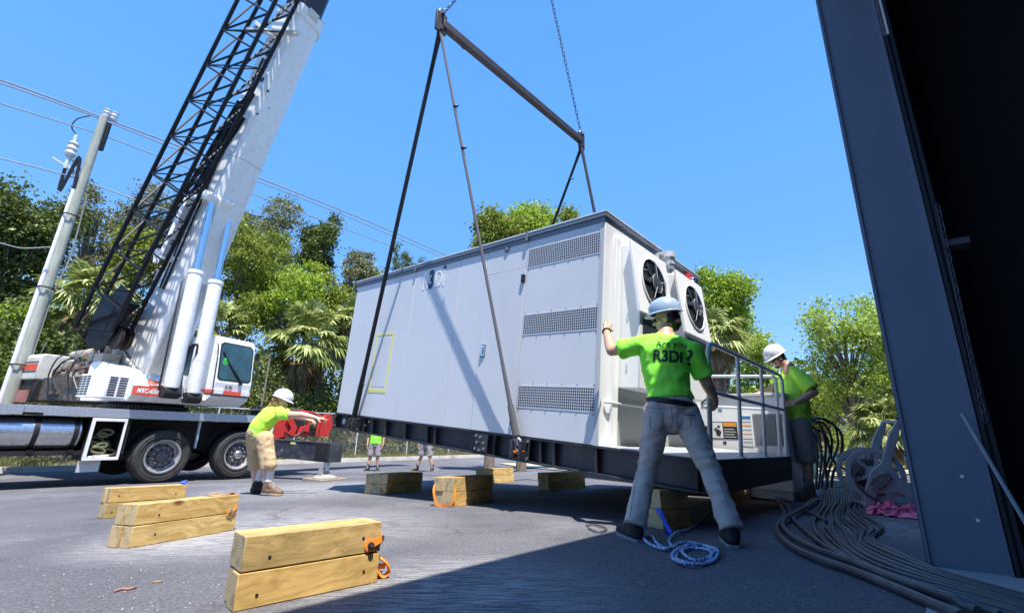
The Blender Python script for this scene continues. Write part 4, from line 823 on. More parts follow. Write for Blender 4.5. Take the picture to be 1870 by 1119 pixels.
m = MS(); m.tube([(1.56, cs0-.03, 3.1), (1.62, cs0-.03, 2.9), (1.70, cs0-.03, 2.05)], .012, 6); bc(m, 'grab_rail', M['black'], cab); m = MS(); m.tube([(1.52, cs1+.06, 3.0), (1.60, cs1+.10, 2.8), (1.62, cs1+.10, 2.0), (1.60, cs1+.02, 1.95)], .011, 6); m.box((1.55, cs1+.08, 2.95), (.04, .1, .16)); bc(m, 'grab_rail', M['black'], cab)
m = MS(); m.prism([(.30, 2.40), (.95, 2.30), (1.12, 2.48), (1.12, 3.10), (1.05, 3.16), (.45, 3.16), (.30, 3.0)], (0, cs0-.008, 0), (1, 0, 0), (0, 0, 1), (0, 1, 0), .012); bc(m, 'side_window', M['glass'], cab)
m = MS(); m.bb(.0, 1.655, cs0-.006, cs0, 1.95, 2.03); m.bb(1.642, 1.668, cs0, cs1, 1.93, 2.02); bc(m, 'orange_stripe', M['orange'], cab)
m = MS(); m.bb(.0, 1.655, cs0-.007, cs0, 1.92, 1.94); m.bb(1.635, 1.667, cs0, cs1, 1.895, 1.912); bc(m, 'pin_stripe', M['black'], cab)
for s_ in (cs0+.03, cs1-.25): m = MS(); m.bb(1.62, 1.685, s_, s_+.22, 1.92, 2.04); hd = bc(m, 'headlight', M['galv'], cab, bevel=.008); m = MS(); m.bb(1.684, 1.69, s_+.02, s_+.20, 1.94, 2.02); bc(m, 'headlight_lens', M['white'], hd)
for s_ in (.38, .46, .5): m = MS(); m.bb(1.655, 1.662, cs0+s_-.1, cs0+s_-.05, 2.08, 2.15); bc(m, 'cab_marking', M['seam'], cab)
m = MS(); m.ball(onw(cs0+.20, -.02)+wn_*.016, .09, 10, 14, (.1, .8, 1.2)); bc(m, 'inspection_sticker', mat('sticker_green', (.05, .45, .08), .5), cab)
# ================================================================== people
class Body:                                                  # volumes -> voxel remesh -> one continuous smooth surface
    def __init__(s): s.m = MB()
    def seg(s, p, q, r0, r1, sx0=1, sx1=None, side=(1, 0, 0), cap=True, n=16):   # tapered capsule; sx = widening along `side`
        p, q = np.array(p, float), np.array(q, float); d = q-p; L = np.linalg.norm(d); d = d/max(L, 1e-6); sx1 = sx0 if sx1 is None else sx1
        a = np.array(side, float); a = a-d*(a@d)
        if np.linalg.norm(a) < 1e-3: a = np.array([0, 1., 0])-d*d[1]
        a = nz(a); b_ = np.cross(d, a); prof = []
        if cap: prof += [(-math.cos(t), math.sin(t), 0) for t in np.linspace(0.15, math.pi/2, 5)[:-1]]
        prof += [(0, 1, 0), (0, 1, 1)]
        if cap: prof += [(math.sin(t), math.cos(t), 1) for t in np.linspace(0, math.pi/2-.15, 5)[1:]]
        V = []
        for h, rr, e in prof:
            R = r1 if e else r0; sx = sx1 if e else sx0; c = (q if e else p)+d*h*R
            for k in range(n): t = 2*math.pi*k/n; V.append(c+a*math.cos(t)*R*rr*sx+b_*math.sin(t)*R*rr)
        m = len(prof); Fc = [(i*n+k, i*n+(k+1) % n, (i+1)*n+(k+1) % n, (i+1)*n+k) for i in range(m-1) for k in range(n)]+[tuple(reversed(range(n))), tuple((m-1)*n+k for k in range(n))]
        s.m.add(V, Fc); return s
    def chain(s, pts, rs, **kw):
        for i in range(len(pts)-1): s.seg(pts[i], pts[i+1], rs[i], rs[i+1], **kw)
        return s
    def ball(s, c, r, sc=(1, 1, 1), ax=None):
        m = MB(); m.ball((0, 0, 0), r, 12, 16, sc); ax = np.eye(3) if ax is None else np.array(ax, float)
        s.m.add([np.array(c, float)+v[0]*ax[0]+v[1]*ax[1]+v[2]*ax[2] for v in m.v], m.f); return s
    def done(s, name, mt, parent, vox=.01, smooth=6, folds=0, fs=9, seed=0, org=(0, 0, 0), stretch=1, **kw):
        me = bpy.data.meshes.new('t'); o_ = np.array(org, float); me.from_pydata([tuple(np.array(v)-o_) for v in s.m.v], [], s.m.f)
        o = bpy.data.objects.new('t', me); C.objects.link(o)
        r = o.modifiers.new('r', 'REMESH'); r.mode = 'VOXEL'; r.voxel_size = vox; r.adaptivity = 0
        sm = o.modifiers.new('s', 'SMOOTH'); sm.factor = .6; sm.iterations = smooth
        dg = bpy.context.evaluated_depsgraph_get(); me2 = bpy.data.meshes.new_from_object(o.evaluated_get(dg)); bpy.data.objects.remove(o)
        if folds:
            n = len(me2.vertices); co = np.zeros(n*3); nn = np.zeros(n*3); me2.vertices.foreach_get('co', co); me2.vertices.foreach_get('normal', nn); co = co.reshape(-1, 3); nn = nn.reshape(-1, 3)
            dsp = np.array([(1-abs(mnoise.noise(Vector((p[0]*fs+seed, p[1]*fs, p[2]*fs*stretch))))*3)+.6*mnoise.noise(Vector((p[0]*fs*2.3, p[1]*fs*2.3+seed, p[2]*fs*2.3*stretch))) for p in co])
            co += nn*(dsp*folds)[:, None]; me2.vertices.foreach_set('co', co.ravel())
        me2.polygons.foreach_set('use_smooth', np.ones(len(me2.polygons), bool)); me2.materials.clear(); me2.update()
        return link(name, me2, mt, parent, **kw)
def lerp(a, b_, t): return np.array(a)*(1-t)+np.array(b_)*t
def hand(b, wr, fwd, pn, th, curl, sc=1.0, spread=.0, pointing=False):
    """wr wrist, fwd to knuckles, pn back-of-hand normal, th direction from palm to thumb side; curl per finger 0..1"""
    fwd = nz(fwd); pn = nz(np.array(pn)-fwd*(np.array(pn)@fwd)); th = nz(np.cross(fwd, pn))*(1 if np.cross(fwd, pn)@np.array(th) > 0 else -1)
    wr = np.array(wr, float); K = .088*sc
    for j, off in enumerate((.030, .010, -.010, -.028)):
        b.seg(wr+th*off*.55*sc+fwd*.008, wr+fwd*K*(1-.03*abs(j-1))+th*off*sc, .0155*sc, .0125*sc, 1.15, side=th, n=10)
        L = (.040, .045, .041, .032)[j]*sc; p = wr+fwd*K*(1-.03*abs(j-1))+th*off*sc; d = nz(fwd+th*spread*(1.5-j)); c = curl[j] if not np.isscalar(curl) else curl; r = .0092*sc
        for k in range(3):
            a = c*(1.15, 1.35, .9)[k]; d2 = nz(d*math.cos(a)-pn*math.sin(a)); pn_ = nz(pn*math.cos(a)+d*math.sin(a)); q = p+d2*L*(1, .68, .55)[k]; b.seg(p, q, r, r*.9, n=8); p = q; d = d2; pn = pn_; r *= .93
        pn = nz(np.cross(th, fwd)) if np.dot(np.cross(th, fwd), pn) > -.99 and j < 0 else pn
        pn = _base_pn(th, fwd, b)
    p = wr+fwd*.018*sc+th*.024*sc; d = nz(fwd*.55+th*.8-pn*.35)
    c = curl if np.isscalar(curl) else curl[0]
    for k, (L, r) in enumerate(((.038, .013), (.032, .0105), (.026, .0095))): q = p+d*L*sc; b.seg(p, q, r*sc, r*.9*sc, n=8); p = q; d = nz(d+fwd*.35-pn*.35*(c+.3)-th*.2*c)
_bpn = {}
def _base_pn(th, fwd, b): return _bpn['n']
_hand = hand
def hand(b, wr, fwd, pn, th, curl, **kw):
    f = nz(fwd); p = nz(np.array(pn, float)-f*(np.array(pn, float)@f)); _bpn['n'] = p; _hand(b, wr, fwd, pn, th, curl, **kw)
def head(b, c, fw, up, sc=1.0, beard=0):
    """skull, jaw, face features facing fw; c = centre of head"""
    fw = nz(fw); up = nz(np.array(up)-fw*(np.array(up)@fw)); rt = np.cross(fw, up); A = (rt, fw, up); c = np.array(c, float)
    P = lambda r, f, u: c+(rt*r+fw*f+up*u)*sc
    b.ball(P(0, -.012, .028), .100*sc, (.78, .98, .92), A); b.ball(P(0, .018, -.03), .085*sc, (.78, .88, 1.0), A)
    b.ball(P(0, .048, -.085), .040*sc, (1.0, .85, .7), A); b.seg(P(0, .03, -.075), P(0, -.02, -.05), .052*sc, .06*sc, 1.05, side=rt)
    b.seg(P(0, .090, .004), P(0, .112, -.026), .009*sc, .014*sc, 1.1, side=rt, n=10); b.ball(P(0, .103, -.03), .012*sc, (1.5, 1, .8), A)
    b.seg(P(-.03, .078, .024), P(.03, .078, .024), .012*sc, .012*sc, n=8)
    for s_ in (-1, 1):
        b.ball(P(s_*.077, -.004, -.008), .03*sc, (.28, .6, 1.0), A); b.ball(P(s_*.045, .05, -.02), .024*sc, (1, .9, .8), A)
    b.seg(P(-.020, .088, -.058), P(.020, .088, -.058), .0085*sc, .0085*sc, n=8); b.seg(P(-.016, .087, -.069), P(.016, .087, -.069), .008*sc, .008*sc, n=8)
    return P, A
def eyes(P, A, o, par):
    for s_ in (-1, 1):
        m = MB(); c = P(s_*.031, .078, .004)-o; mm = MB(); mm.ball((0, 0, 0), .011, 8, 12); m.add([c+A[0]*v[0]+A[1]*v[1]+A[2]*v[2] for v in mm.v], mm.f); e = m.build('eye', M['white'], par)
        m = MB(); m.ball(c+A[1]*.0075, .0052, 6, 8); m.build('iris', M['black'], e)
def hardhat(c, fw, up, o, par, mt, sc=1.0):
    fw = nz(fw); up = nz(np.array(up)-fw*(np.array(up)@fw)); rt = np.cross(fw, up); m = MB(); m.lathe([(.134, -.002), (.136, .012), (.134, .045), (.124, .085), (.10, .118), (.065, .138), (.025, .147), (0, .148)], (0, 0, 0), (0, 0, 1), 36, cap=(0, 0))
    V = [];
    for v in m.v: V.append((v[0]*.93, v[1]*1.08, v[2]))
    n0 = len(V); k = 36
    rim = []
    for j in range(k):
        t = 2*math.pi*j/k; ex = .011+.034*max(0, math.sin(t))**1.5; x_, y_ = math.cos(t), math.sin(t); rim.append(((.134+ex)*x_*.93, (.134+ex)*y_*1.08, -.014*max(0, math.sin(t))-.006))
    Fc = list(m.f)
    V += [(.132*math.cos(2*math.pi*j/k)*.93, .132*math.sin(2*math.pi*j/k)*1.08, .010) for j in range(k)]+[(p[0], p[1], p[2]+.006) for p in rim]+rim+[(.126*math.cos(2*math.pi*j/k)*.93, .126*math.sin(2*math.pi*j/k)*1.08, -.006) for j in range(k)]
    for a in range(3):
        for j in range(k): Fc.append((n0+a*k+j, n0+a*k+(j+1) % k, n0+(a+1)*k+(j+1) % k, n0+(a+1)*k+j))
    mo = MB(); mo.add([np.array(c)-o+(rt*v[0]+fw*v[1]+up*v[2])*sc for v in V], Fc)
    h = mo.build('hard_hat', mt, par, smooth=50)
    m2 = MB()
    for dx in (-.028, 0, .028):
        pts = [(dx, 1.08*.142*math.cos(t)*1.0, .155*math.sin(t)*(1-abs(dx)*2)) for t in np.linspace(.35, math.pi-.35, 12)]; m2.tube([np.array(c)-o+(rt*p[0]+fw*p[1]+up*p[2])*sc*.985 for p in pts], .006*sc, 6)
    m2.build('hat_ridge', mt, h); return h
def shoe(o, ank, toe, par, mt, sole, up=(0, 0, 1), boot=.0, sc=1.0, name='shoe'):
    """ank: ankle joint position, toe: point on ground under the toe tip"""
    ank, toe = np.array(ank, float), np.array(toe, float); f = toe-ank; f[2] = 0; f = nz(f); z0 = toe[2]; s_ = np.array([-f[1], f[0], 0]); heel = np.array([ank[0], ank[1], z0])-f*.06*sc; tip = heel+f*.295*sc
    b = Body(); b.seg(heel+f*.035+[0, 0, .055], lerp(heel, tip, .72)+[0, 0, .05], .042*sc, .046*sc, 1.0, 1.08, side=s_); b.seg(lerp(heel, tip, .68)+[0, 0, .045], tip-f*.04+[0, 0, .042], .046*sc, .036*sc, 1.1, 1.2, side=s_)
    b.seg(ank+[0, 0, boot], heel+f*.05+[0, 0, .06], .052*sc, .05*sc, side=s_); b.seg(ank+[0, 0, .02], lerp(heel, tip, .6)+[0, 0, .06], .045*sc, .04*sc, side=s_)
    sh = b.done(name, mt, par, .008, 4, folds=.0012, fs=30, org=o)
    pr = [(t, w) for t, w in ((0, .030), (.1, .040), (.35, .036), (.6, .048), (.8, .050), (.93, .036), (1, .012))]
    poly = [(t, w) for t, w in pr]+[(t, -w) for t, w in reversed(pr)]; m = MB(); L = np.linalg.norm(tip-heel)
    m.prism([(t*L, w*sc) for t, w in poly], heel-o+[0, 0, .002], f, s_, (0, 0, 1), .026); m.build('sole', sole, sh, bevel=.005); return sh
def laces(o, ank, toe, par, n=5):
    f = np.array(toe)-np.array(ank); f[2] = 0; f = nz(f); s_ = np.array([-f[1], f[0], 0]); m = MB()
    for k in range(n): c = np.array(ank)+f*(.055+.018*k)+[0, 0, .06-.022*k]-o; m.tube([c-s_*.03, c+f*.008+[0, 0, .006], c+s_*.03], .003, 4)
    m.build('laces', M['white'], par)

# ---- worker 1: foreground, seen from behind, left hand on the unit, right hand on the railing
def J(px, py, Y): return at(px, py, Y)
fL, fR = g(1150, 988), g(1346, 999)
w1 = thing('person', 'man in green printed shirt and pale blue hard hat, seen from behind with legs spread', 'person', Matrix.Translation(Vector(gp(1.2, 3.3))))
o1 = np.array(gp(1.2, 3.3)); Yt = 3.42
hipL, hipR = J(1202, 758, Yt), J(1250, 758, Yt-.03)
knL, knR = J(1181, 860, 3.42), J(1299, 862, 3.22)
anL, anR = J(1160, 955, fL[1]+.03), J(1334, 962, fR[1]+.02)
pel = J(1226, 745, Yt); wst = J(1222, 712, Yt+.02); chest = J(1212, 650, Yt+.05); nk = J(1214, 612, Yt+.08); hd = J(1217, 583, Yt+.13)
shL, shR = J(1167, 631, Yt+.10), J(1264, 641, Yt-.02)
elL, wrL = J(1117, 640, Yt+.22), J(1107, 603, Yt+.42); hnL = J(1112, 585, Yt+.47)
elR, wrR = J(1291, 700, Yt+.02), J(1305, 727, Yt+.13)
up = np.array([0, 0, 1.]); back = nz([-.1, -1, 0]); rt = nz(shR-shL)
b = Body()
P1, A1 = head(b, hd, nz([-.90, .45, -.12]), (.0, .0, 1), .95)
b.chain([hd-up*.06, nk-up*.02], [.056, .064])
b.seg(nk-up*.03, chest, .07, .12, 1.3, 1.35, side=rt); b.seg(chest, wst, .12, .12, 1.35, 1.25, side=rt); b.seg(wst, pel, .12, .12, 1.25, 1.35, side=rt)
for h, k, a in ((hipL, knL, anL), (hipR, knR, anR)): b.chain([h, k, lerp(k, a, .3), a], [.08, .055, .052, .036])
for s_, e, w_ in ((shL, elL, wrL), (shR, elR, wrR)): b.seg(lerp(nk, s_, .3)-up*.02, s_, .055, .06); b.chain([s_, lerp(s_, e, .5), e], [.058, .053, .045]); b.chain([e, lerp(e, w_, .35), w_], [.046, .045, .028])
hand(b, wrL, nz(hnL-wrL), nz([.1, -1, .1]), nz([1, 0, 0]), (.75, .8, .85, .85), sc=.98)
hand(b, wrR, nz([.15, .75, -.5]), nz([.6, .1, .8]), nz([-1, .3, 0]), (.85, .9, .9, .9), sc=1.0)
bd1 = b.done('body', M['skin'], w1, .006, 5, org=o1); eyes(P1, A1, o1, w1)
b = Body()
b.seg(nk-up*.035, chest+up*.03, .075, .132, 1.25, 1.42, side=rt); b.seg(lerp(shL, shR, .22)-up*.005, lerp(shL, shR, .78)-up*.01, .072, .072); b.seg(chest+up*.04, chest-up*.08, .135, .13, 1.42, 1.36, side=rt); b.seg(chest-up*.08, wst, .13, .126, 1.36, 1.26, side=rt); b.seg(wst, lerp(wst, pel, .55), .126, .136, 1.26, 1.30, side=rt, cap=False)
for s_, e, t in ((shL, elL, .70), (shR, elR, .78)): b.seg(lerp(nk, s_, .45)-up*.02, s_, .07, .080); b.seg(s_, lerp(s_, e, .4), .080, .077); b.seg(lerp(s_, e, .4), lerp(s_, e, t), .077, .084, cap=False)
sh1 = b.done('shirt', M['neon'], w1, .008, 5, folds=.0055, fs=7.5, seed=3, org=o1, stretch=1.2)
b = Body(); pw = lerp(wst, pel, .58)
b.seg(pw, pel, .128, .135, 1.24, 1.32, side=rt, cap=False); b.seg(pel, lerp(hipL, hipR, .5)-up*.02, .135, .12, 1.32, 1.45, side=rt)
for h, k, a in ((hipL, knL, anL), (hipR, knR, anR)): b.chain([h+up*.02, lerp(h, k, .5), k], [.108, .087, .070]); b.chain([k, lerp(k, a, .5)], [.070, .069]); b.seg(lerp(k, a, .5), lerp(k, a, 1.04), .069, .074, cap=False)
tr1 = b.done('trousers', M['trous'], w1, .008, 4, folds=.0055, fs=9, seed=9, org=o1, stretch=1.6)
m = MB(); c = lerp(wst, pel, .70)-o1; bb_ = np.cross(up, rt); m.tube([c+rt*.176*math.cos(t)+bb_*.143*math.sin(t) for t in np.linspace(0, 2*math.pi, 33)[:-1]], .016, 6, closed=True, flat=1.3); m.build('belt', M['black'], w1)
hatc = hd+A1[2]*.055; hardhat(hatc, nz([-.90, .45, -.10]), (.06, -.1, 1), o1, w1, M['hatb'], .90)
b = Body(); b.ball(P1(0, -.032, .0), .098, (.80, .84, .82), A1); b.seg(P1(0, -.06, -.05), P1(0, -.05, -.075), .055, .045, 1.1, side=A1[0]); b.done('hair', M['hair'], w1, .008, 3, folds=.001, fs=60, org=o1)
m = MB()
for s_ in (-1, 1): m.tube([P1(s_*.078, .0, .008)-o1, P1(s_*.074, .07, .006)-o1, P1(s_*.04, .098, .004)-o1], .003, 5); m.ball(P1(s_*.034, .095, .0)-o1, .02, 8, 10, (1, .8, .8))
m.build('glasses', M['black'], w1)
m = MB(); c = lerp(wrL, elL, .06)-o1; d = nz(elL-wrL); s2_ = nz(np.cross(d, up)); s3_ = np.cross(d, s2_); m.tube([c+(s2_*math.cos(t)+s3_*math.sin(t))*.033 for t in np.linspace(0, 2*math.pi, 17)[:-1]], .009, 6, closed=True); m.build('wrist_watch', M['black'], w1)
m = MB()
for q in ((1236, 778, 1262, 782), ): a, b_ = J(q[0]+12, q[1]-22, Yt-.18)-o1, J(q[2]+8, q[3]-24, Yt-.16)-o1; m.tube([a, b_], .006, 5)
m.build('pocket_welt', M['short'], w1)
tL, tR = g(1140, 993), g(1352, 1003)
for a, t in ((anL, fL+np.array([.0, .22, 0])), (anR, fR+np.array([.03, .2, 0]))): t[2] = gz(t[0], t[1]); s_ = shoe(o1, np.array([a[0], a[1], gz(a[0], a[1])+.10]), t, w1, M['shoe'], mat('grey_sole', (.25, .25, .27), .8)); laces(o1, np.array([a[0], a[1], gz(a[0], a[1])+.10]), t, s_)
# shirt print: project lettering on the back
def project_text(s_, px, py, wpx, target, mt, par, o, name, bold=0, Yp=None, tilt=0, lift=.003, squeeze=1):
    me = textmesh(s_, 1.0, bold); bm = bmesh.new(); bm.from_mesh(me); bmesh.ops.triangulate(bm, faces=bm.faces)
    for _ in range(3): bmesh.ops.subdivide_edges(bm, edges=[e for e in bm.edges if e.calc_length() > .12], cuts=1)
    bmesh.ops.triangulate(bm, faces=bm.faces); bm.to_mesh(me); bm.free()
    xs_ = [v.co.x for v in me.vertices]; x0, x1 = min(xs_), max(xs_); k = wpx/(x1-x0); tv = target.data; bvh = BVHTree.FromPolygons([v.co for v in tv.vertices], [p.vertices for p in tv.polygons])
    c0 = at(px+wpx/2, py, Yp); ex = nz(at(px+wpx, py+tilt, Yp)-at(px, py, Yp)); sc = np.linalg.norm(at(px+wpx, py, Yp)-at(px, py, Yp))/(x1-x0); base = at(px, py, Yp); dv = nz(c0-cam_pos); dv[2] *= .3; dv = nz(dv); ey = nz(np.cross(ex, dv)); ey = ey if ey[2] > 0 else -ey
    for v in me.vertices:
        p = base+ex*(v.co.x-x0)*sc+ey*v.co.y*sc*squeeze-dv*.6-o; h = bvh.ray_cast(Vector(p), Vector(dv), 2)
        q = np.array(h[0])-dv*lift if h[0] is not None else p+dv*.6
        v.co = q
    return link(name, me, mt, par)
project_text('Are you', 1197, 631, 57, sh1, M['ink'], sh1, o1, 'shirt_lettering', .0, Yt-.12, 2)
project_text('R3Di', 1192, 656, 54, sh1, M['ink'], sh1, o1, 'shirt_lettering', .035, Yt-.12, 5, squeeze=1.08)
project_text('?', 1254, 664, 11, sh1, M['ink'], sh1, o1, 'shirt_lettering', .01, Yt-.12, 1, squeeze=.85)

def project_lines(lines, target, mt, par, o, name, Yp, r=.003):
    tv = target.data; bvh = BVHTree.FromPolygons([v.co for v in tv.vertices], [p.vertices for p in tv.polygons])
    for ln in lines:
        pts = []; m = MB()
        for a, b_ in zip(ln[:-1], ln[1:]):
            for t in np.linspace(0, 1, 9):
                x, y = a[0]+(b_[0]-a[0])*t, a[1]+(b_[1]-a[1])*t; q = at(x, y, Yp); d = nz(q-cam_pos); h = bvh.ray_cast(Vector(q-d*.8-o), Vector(d), 3)
                if h[0] is not None: pts.append(np.array(h[0])-d*r*.3)
        pts = [p for i, p in enumerate(pts) if i == 0 or np.linalg.norm(p-pts[i-1]) > 1e-4]
        if len(pts) > 2: m.tube(pts, r, 5); m.build(name, mt, par)
project_lines([[(1226, 742), (1227, 765), (1226, 785)], [(1186, 752), (1187, 780), (1199, 786), (1211, 780), (1211, 753), (1186, 752)], [(1236, 752), (1237, 779), (1249, 785), (1261, 778), (1261, 752), (1236, 752)], [(1178, 742), (1202, 747), (1226, 744), (1248, 747), (1270, 741)], [(1272, 745), (1283, 790), (1305, 860), (1338, 940)], [(1176, 748), (1172, 800), (1160, 880), (1150, 945)]], tr1, M['short'], tr1, o1, 'trouser_seam', Yt-.1, .0022)
project_lines([[(1201, 614), (1213, 619), (1226, 615)], [(1160, 622), (1166, 640), (1172, 658)], [(1262, 632), (1264, 650), (1268, 668)], [(1172, 722), (1200, 727), (1230, 728), (1262, 725)], [(1128, 619), (1132, 635), (1135, 652)]], sh1, mat('shirt_seam', (.16, .70, .04), .9), sh1, o1, 'shirt_seam', Yt-.1, .0022)

# ---- worker 2: right, at the railing corner, profile to the left, looking down
g2 = g(1470, 912); Y2 = g2[1]
o2 = np.array(g2)
w2 = thing('person', 'man in yellow green shirt and white hard hat at the railing corner, facing left', 'person', Matrix.Translation(Vector(o2)))
hipL, hipR = J(1447, 778, Y2+.10), J(1462, 778, Y2-.12); knL, knR = J(1452, 843, Y2+.10), J(1474, 843, Y2-.10); anL, anR = J(1453, 886, Y2+.12), J(1478, 890, Y2-.08)
pel = J(1454, 768, Y2); wst = J(1449, 745, Y2); chest = J(1446, 702, Y2+.0); nk = J(1438, 670, Y2); hd = J(1419, 654, Y2); shL, shR = J(1440, 683, Y2+.20), J(1462, 690, Y2-.17)
elL, wrL = J(1409, 711, Y2+.20), J(1388, 718, Y2+.12); elR, wrR = J(1487, 716, Y2-.28), J(1450, 737, Y2-.30)
rt = nz(shR-shL); fwd2 = nz([-.92, -.1, -.45])
b = Body(); P2, A2 = head(b, hd, fwd2, (-.35, 0, 1), 1.0)
b.chain([hd-A2[2]*.05-A2[1]*.02, nk], [.058, .07]); b.seg(nk, chest, .08, .14, 1.2, 1.2, side=rt); b.seg(chest, wst, .14, .16, 1.2, side=rt); b.seg(wst, pel, .16, .14, 1.2, side=rt)
for h, k, a in ((hipL, knL, anL), (hipR, knR, anR)): b.chain([h, k, lerp(k, a, .35), a], [.09, .062, .060, .040])
for s_, e, w_ in ((shL, elL, wrL), (shR, elR, wrR)): b.chain([lerp(nk, s_, .4), s_, lerp(s_, e, .5), e], [.055, .062, .056, .047]); b.chain([e, lerp(e, w_, .35), w_], [.047, .046, .030])
hand(b, wrL, nz([-1, -.1, -.18]), nz([0, -.2, 1]), nz([0, -1, 0]), (.12, .15, .2, .25), spread=.12)
hand(b, wrR, nz([-.9, .3, .0]), nz([-.1, -1, .25]), nz([0, 0, 1]), (.8, .85, .9, .9))
b.done('body', M['skin'], w2, .006, 5, org=o2); eyes(P2, A2, o2, w2)
b = Body(); b.seg(nk-up*.02, chest, .075, .16, 1.2, 1.2, side=rt); b.seg(lerp(shL, shR, .2), lerp(shL, shR, .8), .08, .08); b.seg(chest, wst, .16, .178, 1.2, 1.15, side=rt); b.seg(wst, lerp(wst, pel, 1.1), .178, .165, 1.15, 1.15, side=rt, cap=False); b.ball(wst+np.array([-.075, -.03, .0]), .15); b.seg(wst+np.array([-.09, 0, 0]), J(1428, 779, Y2), .12, .10, cap=False)
for s_, e, t in ((shL, elL, .72), (shR, elR, .82)): b.seg(lerp(nk, s_, .45), s_, .075, .088); b.seg(s_, lerp(s_, e, .4), .088, .088); b.seg(lerp(s_, e, .4), lerp(s_, e, t), .088, .098, cap=False)
sh2 = b.done('shirt', M['neony'], w2, .009, 5, folds=.006, fs=6.5, seed=21, org=o2)
m = MB(); c = lerp(shR, elR, .74)-o2; m.box(c+np.array([-.03, -.098, -.02]), (.045, .004, .02)); m.build('sleeve_patch', M['ink'], sh2)
b = Body(); b.seg(lerp(wst, pel, .7), pel-up*.03, .15, .15, 1.15, side=rt, cap=False); b.seg(pel-up*.03, lerp(hipL, hipR, .5)-up*.04, .15, .12, 1.15, 1.3, side=rt)
for h, k in ((hipL, knL), (hipR, knR)): b.seg(h, lerp(h, k, .6), .125, .115); b.seg(lerp(h, k, .6), lerp(h, k, 1.0), .115, .112, cap=False)
b.seg(lerp(hipR, knR, .5)+np.array([.06, -.04, 0]), lerp(hipR, knR, .8)+np.array([.06, -.04, 0]), .06, .065, 1.2)
b.done('shorts', M['short'], w2, .009, 4, folds=.006, fs=8, seed=33, org=o2)
hatc = hd+A2[2]*.048-A2[1]*.0; hardhat(hatc, nz([-.92, -.1, -.55]), (-.45, 0, 1), o2, w2, M['hatw'], .95)
b = Body(); b.ball(P2(0, -.032, .0), .098, (.80, .84, .82), A2); b.seg(P2(0, -.06, -.05), P2(0, -.05, -.07), .052, .045, 1.1, side=A2[0]); b.done('hair', M['hair'], w2, .008, 3, folds=.001, fs=60, org=o2)
b = Body(); b.ball(P2(0, .058, -.095), .034, (1.1, .8, .8), A2); b.seg(P2(-.035, .06, -.05), P2(.035, .06, -.05), .012, .012); b.seg(P2(-.03, .078, -.048), P2(.03, .078, -.048), .011, .011); b.done('beard', M['hair'], w2, .005, 2, folds=.001, fs=80, org=o2)
m = MB()
for s_ in (-1, 1): m.tube([P2(s_*.08, -.01, .008)-o2, P2(s_*.077, .07, .006)-o2, P2(s_*.045, .1, .004)-o2], .004, 5); m.ball(P2(s_*.036, .094, .0)-o2, .023, 8, 10, (1, .7, .8))
m.build('sunglasses', M['black'], w2)
for a, dx in ((anL, (-.26, -.02)), (anR, (-.26, -.05))):
    A_k = np.array([a[0], a[1], gz(a[0], a[1])+.13]); t = gp(a[0]+dx[0], a[1]+dx[1]); s_ = shoe(o2, A_k, t, w2, M['boot'], M['boot'], boot=.05, sc=1.08, name='boot'); laces(o2, A_k, t, s_)
    b = Body(); b.seg(A_k+up*.06, A_k+up*.10, .056, .058); b.done('sock', M['short'], w2, .008, 3, org=o2)

# ---- worker 3: left, bending forward and reaching to the right
g3 = g(478, 903); Y3 = g3[1]; o3 = np.array(g3)
w3 = thing('person', 'long haired person in khaki shorts bending forward with one arm stretched toward the container', 'person', Matrix.Translation(Vector(o3)))
hipA, hipB = J(466, 802, Y3+.10), J(484, 802, Y3-.12); knA, knB = J(466, 850, Y3+.14), J(489, 850, Y3-.14); anA, anB = J(468, 889, Y3+.16), J(488, 892, Y3-.14)
pel = J(470, 793, Y3); wst = J(474, 780, Y3-.01); chest = J(493, 759, Y3); nk = J(508, 745, Y3); hd = J(513, 733, Y3); shA, shB = J(508, 750, Y3+.19), J(515, 757, Y3-.17)
elA, wrA = J(540, 760, Y3+.24), J(560, 765, Y3+.28); elB, wrB = J(552, 757, Y3-.15), J(579, 763, Y3-.12)
rt = nz(shB-shA); b = Body(); P3, A3 = head(b, hd, nz([.8, .4, -.30]), (.3, .1, 1), 1.0)
b.chain([hd-A3[2]*.05, nk], [.056, .062]); b.seg(nk, chest, .075, .125, 1.2, 1.3, side=rt); b.seg(chest, wst, .125, .13, 1.3, side=rt); b.seg(wst, pel, .13, .14, 1.3, side=rt)
for h, k, a in ((hipA, knA, anA), (hipB, knB, anB)): b.chain([h, k, lerp(k, a, .35), a], [.09, .060, .063, .042])
for s_, e, w_ in ((shA, elA, wrA), (shB, elB, wrB)): b.chain([lerp(nk, s_, .4), s_, lerp(s_, e, .5), e], [.055, .058, .052, .044]); b.chain([e, lerp(e, w_, .35), w_], [.044, .042, .028])
hand(b, wrB, nz([1, .1, -.05]), nz([0, -.3, 1]), nz([0, -1, .2]), (.02, .5, .7, .8), sc=1.05); hand(b, wrA, nz([1, .1, -.2]), nz([0, -.3, 1]), nz([0, 1, .2]), (.3, .35, .4, .45))
b.done('body', M['skinl'], w3, .008, 4, org=o3); eyes(P3, A3, o3, w3)
b = Body(); b.seg(nk-up*.01, chest, .08, .145, 1.2, 1.32, side=rt); b.seg(chest, wst, .145, .15, 1.32, side=rt); b.seg(wst, lerp(wst, pel, .9), .15, .155, 1.3, side=rt, cap=False)
for s_, e, t in ((shA, elA, .4), (shB, elB, .32)): b.seg(lerp(nk, s_, .45), s_, .07, .078); b.seg(s_, lerp(s_, e, t), .078, .088, cap=False)
b.done('shirt', M['neony'], w3, .011, 4, folds=.006, fs=6.5, seed=41, org=o3)
